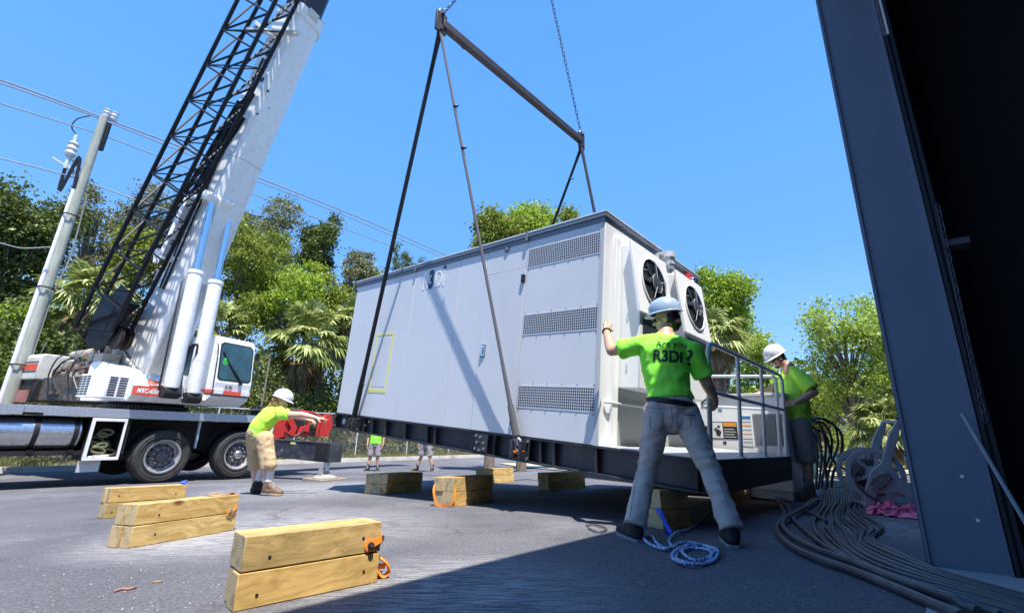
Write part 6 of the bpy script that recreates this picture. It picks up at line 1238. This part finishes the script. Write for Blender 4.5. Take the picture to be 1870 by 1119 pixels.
# ---- utility pole and wires
pb = onp(26, 700, cO+cV*5.0, cV); pz = gz(pb[0], pb[1])
up_ = thing('utility_pole', 'tall weathered wooden utility pole with white conduit behind the crane', 'utility pole', Matrix.Translation(Vector((pb[0], pb[1], pz))))
dd = D(187, 212); ht = cam_pos[2]+dd[2]*np.hypot(pb[0], pb[1])/np.hypot(dd[0], dd[1])-pz
def zpole(px, py): d = D(px, py); return cam_pos[2]+d[2]*np.hypot(pb[0], pb[1])/np.hypot(d[0], d[1])-pz
rb = .5*abs(np.linalg.norm((onp(100, 560, pb, cV)-onp(64, 560, pb, cV))[:2]))*.72
m = MB(); m.tube([(0, 0, ht*t) for t in np.linspace(0, 1, 12)], [rb*1.12*(1-.32*t) for t in np.linspace(0, 1, 12)], 20); m.build('pole_shaft', M['pole'], up_)
vl = nz([-pb[0], -pb[1], 0]); vr = np.array([-vl[1], vl[0], 0]); vr = vr if vr@cU > 0 else -vr                 # vl towards the viewer, vr to the right
m = MB(); o_ = -vr*rb*1.05+vl*rb*.55; z1 = zpole(127, 345); m.tube([o_, o_+up*z1*.5, o_*.85+up*z1], [rb*.42, rb*.40, rb*.34], 12); m.build('conduit', M['pvc'], up_)
for z in (z1*.35, z1*.62, z1*.9): m = MB(); m.tube([(vr*math.cos(t)+vl*math.sin(t))*rb*1.25*(1 if math.cos(t) > -.2 else 1.25)+up*z for t in np.linspace(0, 2*math.pi, 25)[:-1]], .02, 5, closed=True); m.build('band', M['black'], up_)
k_ = rb/.18
m = MB(); zt_ = ht; m.bar(vr*rb*1.1+up*(zt_-.15), vr*rb*1.1+up*(zt_-1.1), .16*k_, .14*k_); m.build('switch_body', M['black'], up_, bevel=.02)
for dx in (.2, 1.5): m = MB(); m.lathe([(.04, 0), (.09, .04), (.09, .12), (.11, .16), (.09, .20), (.11, .26), (.06, .3), (0, .31)], vr*rb*dx+up*(zt_-.02), (0, 0, 1), 14); m.build('insulator', M['galv'], up_)
m = MB(); q = -vr*rb*3.2+up*(zt_-1.5); m.tube([q-up*.5, q+up*.6], .07*k_, 10); m.lathe([(.10, 0), (.13, .08), (.10, .16), (.13, .24), (.10, .32), (.13, .4), (.08, .46)], q-up*.1, (0, 0, 1), 14); m.bar(q-up*.35, -vr*rb*.8+up*(zt_-2.2), .07, .07); m.bar(q-up*.1, -vr*rb*.8+up*(zt_-1.9), .06, .06); m.bar(q-vr*.3-up*.3, q+vr*.2-up*.5, .05, .05); m.build('cutout_fuse', M['galv'], up_)
m = MB(); m.tube(smoothpts([q+up*.6, q-vr*.15+up*.8, q-vr*.1+up*1.1, q+vr*.12+up*1.35], 6), .016, 6); m.build('riser_cable', M['black'], up_); m = MB(); m.tube(smoothpts([q-up*.4, q*[.9, .9, 1]-up*1.2, o_*1.6+up*(z1+1.0), o_*.9+up*z1], 6), .04, 6); m.build('riser_cable', M['black'], up_)
m = MB(); m.tube(smoothpts([vr*rb*1.3+up*z1*1.0, vr*rb*1.9+up*z1*.75, vr*rb*1.2+up*z1*.6, vr*rb*1.2+up*z1*.2], 6), .02, 5); m.build('ground_wire', M['short'], up_)
Wn = np.array([kn[0], kn[1], 0])
def wire(pts, r, lab, off=0):
    P = smoothpts([onp(x, y, pb+Wn*off, Wn) for x, y in pts], 6); P = P[np.isfinite(P).all(1)]; o = MB().tube(P, r, 5).build('power_line', M['wire']); tag(o, lab, 'overhead wire', 'overhead wires along the back of the lot')
wire([(-60, 128), (0, 146), (120, 189), (187, 215), (350, 276), (470, 324), (640, 391), (820, 468)], .028, 'topmost overhead wire passing over the pole top')
wire([(-60, 135), (0, 152), (120, 194), (187, 219), (350, 284), (470, 331), (640, 398), (820, 475)], .022, 'overhead wire running just below the topmost one', .4)
wire([(-60, 168), (0, 189), (130, 229), (187, 247), (300, 290), (440, 346), (560, 392), (730, 455)], .020, 'third overhead wire meeting the fuse cutout on the pole')
wire([(-60, 272), (0, 289), (133, 324), (240, 362), (380, 408)], .020, 'lowest overhead wire attached below the pole top')
wire([(-60, 436), (0, 444), (40, 453), (92, 451)], .012, 'thin service wire ending at the white conduit', -.3)

# ---- far right: guard rail, pale wall
gr0, gr1 = at(1380, 838, 9.4), at(1720, 838, 11.4); z0 = gz(*gr0[:2])
gt = thing('guard_rail', 'low teal painted guard rail in front of the sunny planting', 'guard rail', Matrix.Translation(Vector(gr0)))
m = MB(); m.bar((0, 0, .04), gr1-gr0+[0, 0, .04], .05, .17); m.build('rail', M['teal'], gt, bevel=.01)
for t in np.linspace(.05, .95, 5): m = MB(); p = (gr1-gr0)*t; m.bar(p+[0, .04, .1], p+[0, .04, -.75], .09, .09); m.build('post', M['teal'], gt)
wl0, wl1 = at(1380, 790, 21), at(1700, 790, 27)
wt = thing('low_building', 'pale low building wall behind the trees on the right', 'building', Matrix.Translation(Vector(wl0)))
uw = nz((wl1-wl0)*[1, 1, 0]); Lw = np.linalg.norm(wl1-wl0); vw = np.array([-uw[1], uw[0], 0]); zr = at(1520, 766, 23)[2]-wl0[2]
m = MB(); m.box(uw*Lw/2+vw*2+[0, 0, zr-1.75], (Lw+6, 4, 3.5), (uw, vw, (0, 0, 1))); m.build('wall', M['wallp'], wt)
m = MB(); m.box(uw*Lw/2+vw*2+[0, 0, zr+.12], (Lw+6.6, 4.6, .24), (uw, vw, (0, 0, 1))); m.build('roof', M['conc'], wt)
for k in range(4): m = MB(); m.box(uw*(3+k*3.2)-vw*.01+[0, 0, zr-1.3], (1.2, .06, .8), (uw, vw, (0, 0, 1))); m.build('window', M['glass'], wt)
M['sand'] = mat('pale_gravel_bed', (.50, .44, .34), .95, c2=(.36, .36, .2), ns=2, bump=.4, bs=30)
p0_, p1_ = at(1330, 846, 9.9), at(1740, 846, 12.2); u_ = nz((p1_-p0_)*[1, 1, 0]); v_ = np.array([-u_[1], u_[0], 0]); m = MB()
for i in range(14):
    for j in range(12): 
        q = [p0_+u_*(a*1.0-1)+v_*(b_*1.1) for a, b_ in ((i, j), (i+1, j), (i+1, j+1), (i, j+1))]; m.add([(x[0], x[1], gz(x[0], x[1])+.03) for x in q], [(0, 1, 2, 3)])
m.build('planting_bed', M['sand'], kind='structure')
# ================================================================== vegetation
def fdepth(p): return float(-(CR.T@(np.array(p)-cam_pos))[2])
def leafquads(cs, size, rs, up_b=.5, asp=.55):
    n = len(cs); nrm = rs.normal(size=(n, 3)); nrm[:, 2] += up_b; nrm /= np.linalg.norm(nrm, axis=1)[:, None]
    a = rs.normal(size=(n, 3)); a -= nrm*(a*nrm).sum(1)[:, None]; a /= np.linalg.norm(a, axis=1)[:, None]; b_ = np.cross(nrm, a); s_ = (size*rs.uniform(.6, 1.35, n))[:, None]
    V = np.stack([cs-a*s_*.5, cs+b_*s_*asp*.5+nrm*s_*.08, cs+a*s_*.5, cs-b_*s_*asp*.5+nrm*s_*.08], 1).reshape(-1, 3); return V, np.arange(4*n).reshape(n, 4)
def crown_points(blobs, n, cl, rs, shell=.6):
    vol = np.array([b_[3]*b_[3]*b_[4] for b_ in blobs])**.75; vol /= vol.sum(); out = []; nodes = []
    for b_, f in zip(blobs, vol):
        m = max(12, int(n*f)); ncl = max(4, int(m/55)); d = rs.normal(size=(ncl, 3)); d /= np.linalg.norm(d, axis=1)[:, None]; rad = rs.uniform(shell, 1, ncl)**.8
        c = np.array(b_[:3])+d*rad[:, None]*np.array([b_[3], b_[3], b_[4]]); nodes.append(c); idx = rs.randint(0, ncl, m); sz = cl*rs.uniform(.5, 1.4, ncl)
        p = c[idx]+np.clip(rs.normal(size=(m, 3)), -1.7, 1.7)*sz[idx][:, None]*np.array([.55, .55, .38]); out.append(p)
    return np.vstack(out), np.vstack(nodes)
def tree(px, top, bot, wpx, Y, mt, label, n=9000, cl=.45, leaf=.16, nb=7, seed=0, trunk=.16, tw=28, group=None, shell=.55, bark='bark', baseY=None, tilt=0, cat='tree', asp=.55, name='tree'):
    rs = np.random.RandomState(seed+100); mid = at(px, (top+bot)/2, Y); dep = fdepth(mid); sc = dep/F; zt_, zb = at(px, top, Y)[2], at(px, bot, Y)[2]; zg = min(gz(mid[0], mid[1]), zb)
    base = np.array([mid[0], mid[1], zg]); hw = wpx/2*sc*.95; hz = (zt_-zb)/2*1.06; cz = (zt_+zb)/2-zg
    blobs = [(0, 0, cz, hw*.55, hz*.65)]
    for k in range(nb):
        a = 2*math.pi*k/nb+rs.uniform(-.4, .4); q = rs.uniform(.45, .75); zz = rs.uniform(-.6, .72); w_ = math.sqrt(max(.1, 1-zz*zz)); blobs.append((math.cos(a)*hw*q*w_, math.sin(a)*hw*q*w_, cz+hz*zz, hw*rs.uniform(.28, .45), hz*rs.uniform(.22, .34)))
    n = int(n*1.5); leaf *= .80; P, nodes = crown_points(blobs, n, cl, rs, shell); P = P[(P[:, 2] < zt_-zg+.1)]; V, Fq = leafquads(P, leaf, rs, asp=asp)
    t = thing(name, label, cat, Matrix.Translation(Vector(base)), group); npmesh('crown', V, Fq, M[mt], t)
    m = MB(); top_ = np.array([tilt*hz, 0, cz+hz*.4]); tp = [np.array([0, 0, -.1]), np.array([rs.uniform(-.1, .1)*hw, rs.uniform(-.1, .1)*hw, cz*.35]), np.array([rs.uniform(-.15, .15)*hw, rs.uniform(-.15, .15)*hw, cz*.7]), top_]; TP = smoothpts(tp, 5)
    m.tube(TP, [trunk*(1.15-.9*i/(len(TP)-1)) for i in range(len(TP))], 9)
    sel = nodes[rs.choice(len(nodes), min(tw, len(nodes)), replace=False)]
    for q in sel:
        i = int(np.clip((q[2]*.72/ max(top_[2], .1))*(len(TP)-1), 3, len(TP)-2)); s_ = TP[i]; r = trunk*.42*(1-.6*i/len(TP)); mp_ = s_*.5+q*.5+np.array([0, 0, .10*np.linalg.norm(q-s_)])*rs.uniform(-.5, 1); m.tube(smoothpts([s_, mp_, q], 4), [r*(1-.85*k/8) for k in range(9)], 5)
    m.build('trunk', M[bark], t, smooth=60); return t
def fanpalm(px, py, Y, rpx, label, nf=30, seed=0, trunk_r=.15, ground=None, mt='lf_palm', dead=6, upright=.2, name='palm_tree', group=None):
    rs = np.random.RandomState(seed+500); c = at(px, py, Y); sc = fdepth(c)/F; Rr = rpx*sc*.9; zg = gz(c[0], c[1]); H = max(c[2]-zg, .15); t = thing(name, label, 'palm', Matrix.Translation(Vector((c[0], c[1], zg))), group)
    V = []; Fq = []; Vd = []; Fd = []
    for k in range(nf+dead):
        dd_ = k >= nf; az = rs.uniform(0, 2*math.pi); el = rs.uniform(upright-.75, 1.45) if not dd_ else rs.uniform(-1.4, -.9); d = np.array([math.cos(az)*math.cos(el), math.sin(az)*math.cos(el), math.sin(el)]); pl_ = Rr*rs.uniform(.42, .58)
        b0 = np.array([0, 0, H]); hub = b0+d*pl_+np.array([0, 0, -.10*Rr*math.cos(el)]); side = nz(np.cross(d, [0, 0, 1])+1e-6); nrm = nz(np.cross(side, d)); d2 = nz(d-np.array([0, 0, .35])); nrm = nz(np.cross(side, d2))
        VV, FF = (Vd, Fd) if dd_ else (V, Fq); i0 = len(VV); w_ = .012*Rr
        VV += [b0-side*w_, b0+side*w_, hub+side*w_*.7, hub-side*w_*.7]; FF.append((i0, i0+1, i0+2, i0+3)); nbld = 27; L = Rr*rs.uniform(.45, .62)
        for j in range(nbld):
            a = (j/(nbld-1)-.5)*3.5+rs.uniform(-.05, .05); l = L*(1-.28*abs(a)/1.75)*rs.uniform(.85, 1.1); dir_ = d2*math.cos(a)+side*math.sin(a); dir_ = nz(dir_+nrm*.12*math.cos(a*2)); wv = nz(np.cross(dir_, nrm))*l*.062; m1 = hub+dir_*l*.55+nrm*rs.uniform(-.02, .03)*l; tip = hub+dir_*l*.93+np.array([0, 0, -l*rs.uniform(.12, .42)]); i0 = len(VV)
            VV += [hub-wv*.3, hub+wv*.3, m1+wv, m1-wv, tip]; FF += [(i0, i0+1, i0+2, i0+3), (i0+3, i0+2, i0+4, i0+4)]
    def tri(V, F_): return np.array(V), [tuple(dict.fromkeys(f)) for f in F_]
    for VV, FF, nm, mm in ((V, Fq, 'crown', mt), (Vd, Fd, 'dead_fronds', 'lf_dry')):
        if FF: v, f = tri(VV, FF); m = MB(); m.v = [tuple(q) for q in v]; m.f = f; me = bpy.data.meshes.new(nm); me.from_pydata(m.v, [], m.f); link(nm, me, M[mm], t)
    m = MB(); nseg = 14; m.tube([(0.03*math.sin(i), 0, H*i/nseg-.05) for i in range(nseg+1)], [trunk_r*(1.15-.2*i/nseg)*(1+.10*(i % 2)) for i in range(nseg+1)], 12)
    for k in range(int(min(H, 5)*14)):
        a = rs.uniform(0, 6.28); z = H*(1-.5*rs.rand()**1.3); dv = np.array([math.cos(a), math.sin(a), 0]); m.bar(dv*trunk_r*.8+[0, 0, z-.08], dv*trunk_r*1.7+[0, 0, z+.12], .05, .012)
    m.build('trunk', M['barkp'], t, smooth=50); return t
Yl = lambda px: 16.5+px/640*8.5                               # just behind the back fence
tree(30, 338, 640, 175, Yl(0)+1, 'lf_dark', 'dense dark oak at the far left edge behind the utility pole', n=16000, cl=.5, leaf=.20, nb=9, seed=1, trunk=.3)
tree(168, 335, 560, 105, Yl(150)+2, 'lf_olive', 'airy olive tree with bare twigs between the utility pole and the lattice jib', n=4200, cl=.40, leaf=.19, nb=8, seed=2, tw=60, bark='twig')
tree(265, 312, 520, 130, Yl(250)+3, 'lf_olive', 'tall airy tree whose top shows through the lattice jib', n=5500, cl=.45, leaf=.19, nb=8, seed=3, tw=55, bark='twig')
tree(480, 348, 560, 165, Yl(480)+3, 'lf_olive', 'grey green open crowned tree with thin branches right of the boom', n=7500, cl=.5, leaf=.22, nb=10, seed=4, tw=70, bark='twig')
tree(583, 384, 520, 92, Yl(580)+2, 'lf_dark', 'compact dark round headed tree to the left of the near sling', n=7000, cl=.42, leaf=.22, nb=7, seed=5, tw=30)
tree(648, 440, 560, 70, Yl(640)+2, 'lf_olive', 'small thin topped tree beside the top left corner of the container', n=2600, cl=.40, leaf=.22, nb=5, seed=6, tw=30, bark='twig')
tree(692, 478, 590, 60, Yl(690)+3, 'lf_mid', 'low green treetop just above the container roof at its left end', n=2500, cl=.45, leaf=.24, nb=5, seed=7)
for k, (px, tp, w_, lb) in enumerate(((728, 440, 30, 'tallest narrow pine top above the container roof'), (750, 462, 26, 'middle narrow pine top above the container roof'), (768, 456, 24, 'rightmost narrow pine top above the container roof'))):
    tree(px, tp, 600, w_+14, 36+k, 'lf_dark', lb, n=2600, cl=.35, leaf=.34, nb=7, seed=20+k, asp=.18, group='pine tops beyond the container')
tree(530, 458, 640, 170, Yl(540), 'lf_brt', 'bright green vine covered tree behind the palm', n=11000, cl=.42, leaf=.20, nb=9, seed=8, shell=.7)
tree(450, 415, 660, 170, Yl(440)+.5, 'lf_mid', 'mid green bushy tree right behind the lift cylinders', n=12000, cl=.45, leaf=.19, nb=9, seed=9)
tree(610, 480, 700, 150, Yl(610)+1, 'lf_mid', 'dense green tree at the left end of the container behind the palm', n=10000, cl=.45, leaf=.21, nb=8, seed=10)
tree(330, 440, 640, 150, Yl(330)+1, 'lf_mid', 'bushy green tree behind the foot of the boom', n=9000, cl=.42, leaf=.19, nb=8, seed=11)
tree(225, 420, 640, 140, Yl(225)+.5, 'lf_mid', 'yellowish green tree behind the lower lattice jib', n=9000, cl=.42, leaf=.19, nb=8, seed=12)
tree(110, 560, 690, 120, Yl(110)-1, 'lf_mid', 'low leafy tree between the utility pole and the counterweight', n=7000, cl=.38, leaf=.17, nb=7, seed=13)
tree(8, 560, 690, 80, Yl(0)-.7, 'lf_brt', 'bright green shrubby tree at the extreme left below the dark oak', n=5000, cl=.35, leaf=.16, nb=6, seed=14)
for k, (px, tp, lb, tl) in enumerate(((520, 560, 'thin leaning trunk in the undergrowth left of the palm trunk', .25), (615, 575, 'thin leaning trunk in the undergrowth right of the palm trunk', -.3), (655, 560, 'slender grey trunk against the left edge of the container', .1), (420, 580, 'slender trunk behind the crane cab', -.2))):
    tree(px, tp, tp+90, 60, Yl(px)-.5, 'lf_olive', lb, n=1500, cl=.3, leaf=.16, nb=4, seed=30+k, trunk=.085, tw=14, tilt=tl, bark='twig')
fanpalm(160, 545, Yl(100)-2.3, 95, 'large fan palm with yellowish fronds behind the foot of the lattice jib', nf=40, seed=1, trunk_r=.17)
fanpalm(392, 600, Yl(390)-2.3, 78, 'fan palm showing on both sides of the lift cylinders', nf=34, seed=2, trunk_r=.16)
fanpalm(562, 622, Yl(560)-3.4, 95, 'fan palm with brown trunk rising beside the red crane outrigger', nf=44, seed=3, trunk_r=.20, dead=10)
fanpalm(648, 585, Yl(640)-1.0, 60, 'fan palm partly hidden by the left end of the container', nf=30, seed=4, trunk_r=.16)
fanpalm(478, 735, Yl(478)-2.6, 48, 'low fan palm without a trunk beside the crane cab', nf=20, seed=5, trunk_r=.08, dead=0, upright=.7, name='palmetto')
fanpalm(20, 715, Yl(0)-3.2, 42, 'low spiky palmetto at the foot of the utility pole', nf=18, seed=6, trunk_r=.07, dead=0, upright=.7, name='palmetto')
# undergrowth behind the fence: countless leaves and stems
rs = np.random.RandomState(77); n = 110000; s_ = rs.uniform(-11, KL+30, n); o_ = 1.3+5.5*rs.rand(n)**1.3; hh = np.array([mnoise.noise(Vector((a*.35, b_*.5, 0))) for a, b_ in zip(s_[:n], o_[:n])]); Hm = (1.9+.45*o_+1.6*hh)*np.clip(1.1-(s_-KL)*.02, .55, 1.1); z = Hm*rs.rand(n)**.8
P = np.stack([k0[0]+kd[0]*s_+kn[0]*o_, k0[1]+kd[1]*s_+kn[1]*o_, -.94+.3+z], 1); V, Fq = leafquads(P, .15, rs, .3); npmesh('undergrowth', V, Fq, M['lf_dark'], kind='stuff')
n = 26000; s_ = rs.uniform(-11, KL+30, n); o_ = 1.2+1.2*rs.rand(n); z = .1+2.6*rs.rand(n)**1.2; P = np.stack([k0[0]+kd[0]*s_+kn[0]*o_, k0[1]+kd[1]*s_+kn[1]*o_, -.94+.2+z], 1); P += rs.normal(size=P.shape)*.1; P = P[np.array([mnoise.noise(Vector((p[0]*.9, p[1]*.9, p[2]*1.1))) > -.05 for p in P])]; V, Fq = leafquads(P, .13, rs, .6); npmesh('front_shrubs', V, Fq, M['lf_mid'], kind='stuff')
m = MB()
for k in range(190):
    s1_ = rs.uniform(-9, KL+18); o1_ = rs.uniform(1.2, 3.2); a = kp(s1_, o1_, .1); h = rs.uniform(1.4, 4.2); b_ = a+np.array([rs.uniform(-.6, .6), rs.uniform(-.6, .6), h]); m.tube(smoothpts([a, (a+b_)/2+rs.normal(size=3)*.1, b_], 3), rs.uniform(.012, .04), 5)
m.build('stems', M['twig'], kind='stuff')
n = 16000; s_ = rs.uniform(-14, KL+30, n); o_ = rs.uniform(.2, 1.6, n); B_ = np.stack([k0[0]+kd[0]*s_+kn[0]*o_, k0[1]+kd[1]*s_+kn[1]*o_, np.full(n, -.94+.12)], 1); hgt = rs.uniform(.08, .34, n)*np.clip(.6+np.array([mnoise.noise(Vector((a*.7, 0, 0))) for a in s_])*1.2, .25, 1.2); dv = rs.normal(size=(n, 3))*.35; dv[:, 2] = 1; sdv = np.cross(dv, rs.normal(size=(n, 3))); sdv /= np.linalg.norm(sdv, axis=1)[:, None]
V = np.stack([B_-sdv*.012, B_+sdv*.012, B_+dv*hgt[:, None]+sdv*.003, B_+dv*hgt[:, None]-sdv*.003], 1).reshape(-1, 3); npmesh('verge_grass', V, np.arange(4*n).reshape(n, 4), M['grass'], kind='stuff')
# behind and right of the container
tree(912, 378, 500, 110, 15, 'lf_mid', 'dense green tree top above the container roof, just right of the grey sling', n=11000, cl=.34, leaf=.15, nb=9, seed=40, shell=.65)
tree(963, 366, 500, 100, 15.3, 'lf_brt', 'tallest dense green tree top above the middle of the container roof', n=11000, cl=.34, leaf=.15, nb=9, seed=49, shell=.65)
tree(1042, 384, 500, 95, 15.6, 'lf_mid', 'dense green tree top above the container roof between the far slings', n=10000, cl=.34, leaf=.15, nb=9, seed=41, shell=.65)
tree(1318, 498, 700, 120, 13, 'lf_brt', 'bright green tree beside the right edge of the container', n=12000, cl=.32, leaf=.13, nb=9, seed=42)
fanpalm(1302, 610, 10.6, 78, 'tall fan palm right behind the railing', nf=42, seed=8, trunk_r=.15)
tree(1385, 610, 790, 115, 15, 'lf_lime', 'small light green tree between the railing and the white hard hat', n=6500, cl=.32, leaf=.14, nb=7, seed=43)
tree(1300, 690, 800, 150, 16, 'lf_dark', 'dark shrubby tree low behind the railing', n=7000, cl=.4, leaf=.16, nb=7, seed=44)
tree(1550, 548, 790, 175, 12.5, 'lf_lime', 'airy light green tree with forked trunk right of the worker', n=7000, cl=.34, leaf=.115, nb=14, seed=45, trunk=.13, tw=60, shell=.5)
tree(1490, 690, 800, 90, 16, 'lf_mid', 'low green tree just behind the worker at the railing corner', n=5000, cl=.35, leaf=.14, nb=6, seed=46)
tree(1622, 500, 760, 105, 14, 'lf_lime', 'airy tree partly hidden behind the steel column', n=6500, cl=.32, leaf=.13, nb=9, seed=47, tw=50)
tree(1650, 660, 830, 110, 15, 'lf_dark', 'dark tree at the steel column behind the sunny palmetto', n=5000, cl=.4, leaf=.16, nb=6, seed=48)
fanpalm(1612, 775, 9.6, 74, 'sunlit yellow green palmetto left of the steel column', nf=34, seed=9, trunk_r=.08, dead=3, upright=.35, name='palmetto')
fanpalm(1625, 600, 12, 46, 'fan palm crown peeking out behind the steel column', nf=26, seed=10, trunk_r=.13)
for k, (px, py, lb) in enumerate(((1502, 822, 'small spiky plant under the airy tree nearest the hanging cables'), (1530, 818, 'small spiky plant under the airy tree, middle one'), (1560, 822, 'small spiky plant under the airy tree nearest the palmetto'))):
    fanpalm(px, py, 11.3, 26, lb, nf=12, seed=12+k, trunk_r=.04, dead=2, upright=.8, name='spiky_plant', group='spiky plants in the gravel bed')
rs = np.random.RandomState(9); n = 30000; P = np.array([at(x, 800, y) for x, y in zip(rs.uniform(1100, 1760, n//20), rs.uniform(17, 20, n//20))]); P = np.repeat(P, 20, 0); P += rs.normal(size=P.shape)*[.35, .35, 0]; P[:, 2] = -.35+1.75*rs.rand(len(P))**.9*(1+.4*np.sin(P[:, 0]*1.3)); V, Fq = leafquads(P, .14, rs, .5); npmesh('hedge', V, Fq, M['lf_mid'], kind='stuff')
# far wooded horizon that keeps the lot enclosed to the sides and back
n = 60000; az = rs.uniform(-1.7, 1.5, n); rr = rs.uniform(58, 72, n); z = -1.2+7.5*rs.rand(n)**.85*(1+.3*np.sin(az*23)+.2*np.sin(az*57)); P = np.stack([np.sin(az)*rr, np.cos(az)*rr, z], 1); V, Fq = leafquads(P, .9, rs, .4); npmesh('distant_woods', V, Fq, M['lf_dark'], kind='stuff')
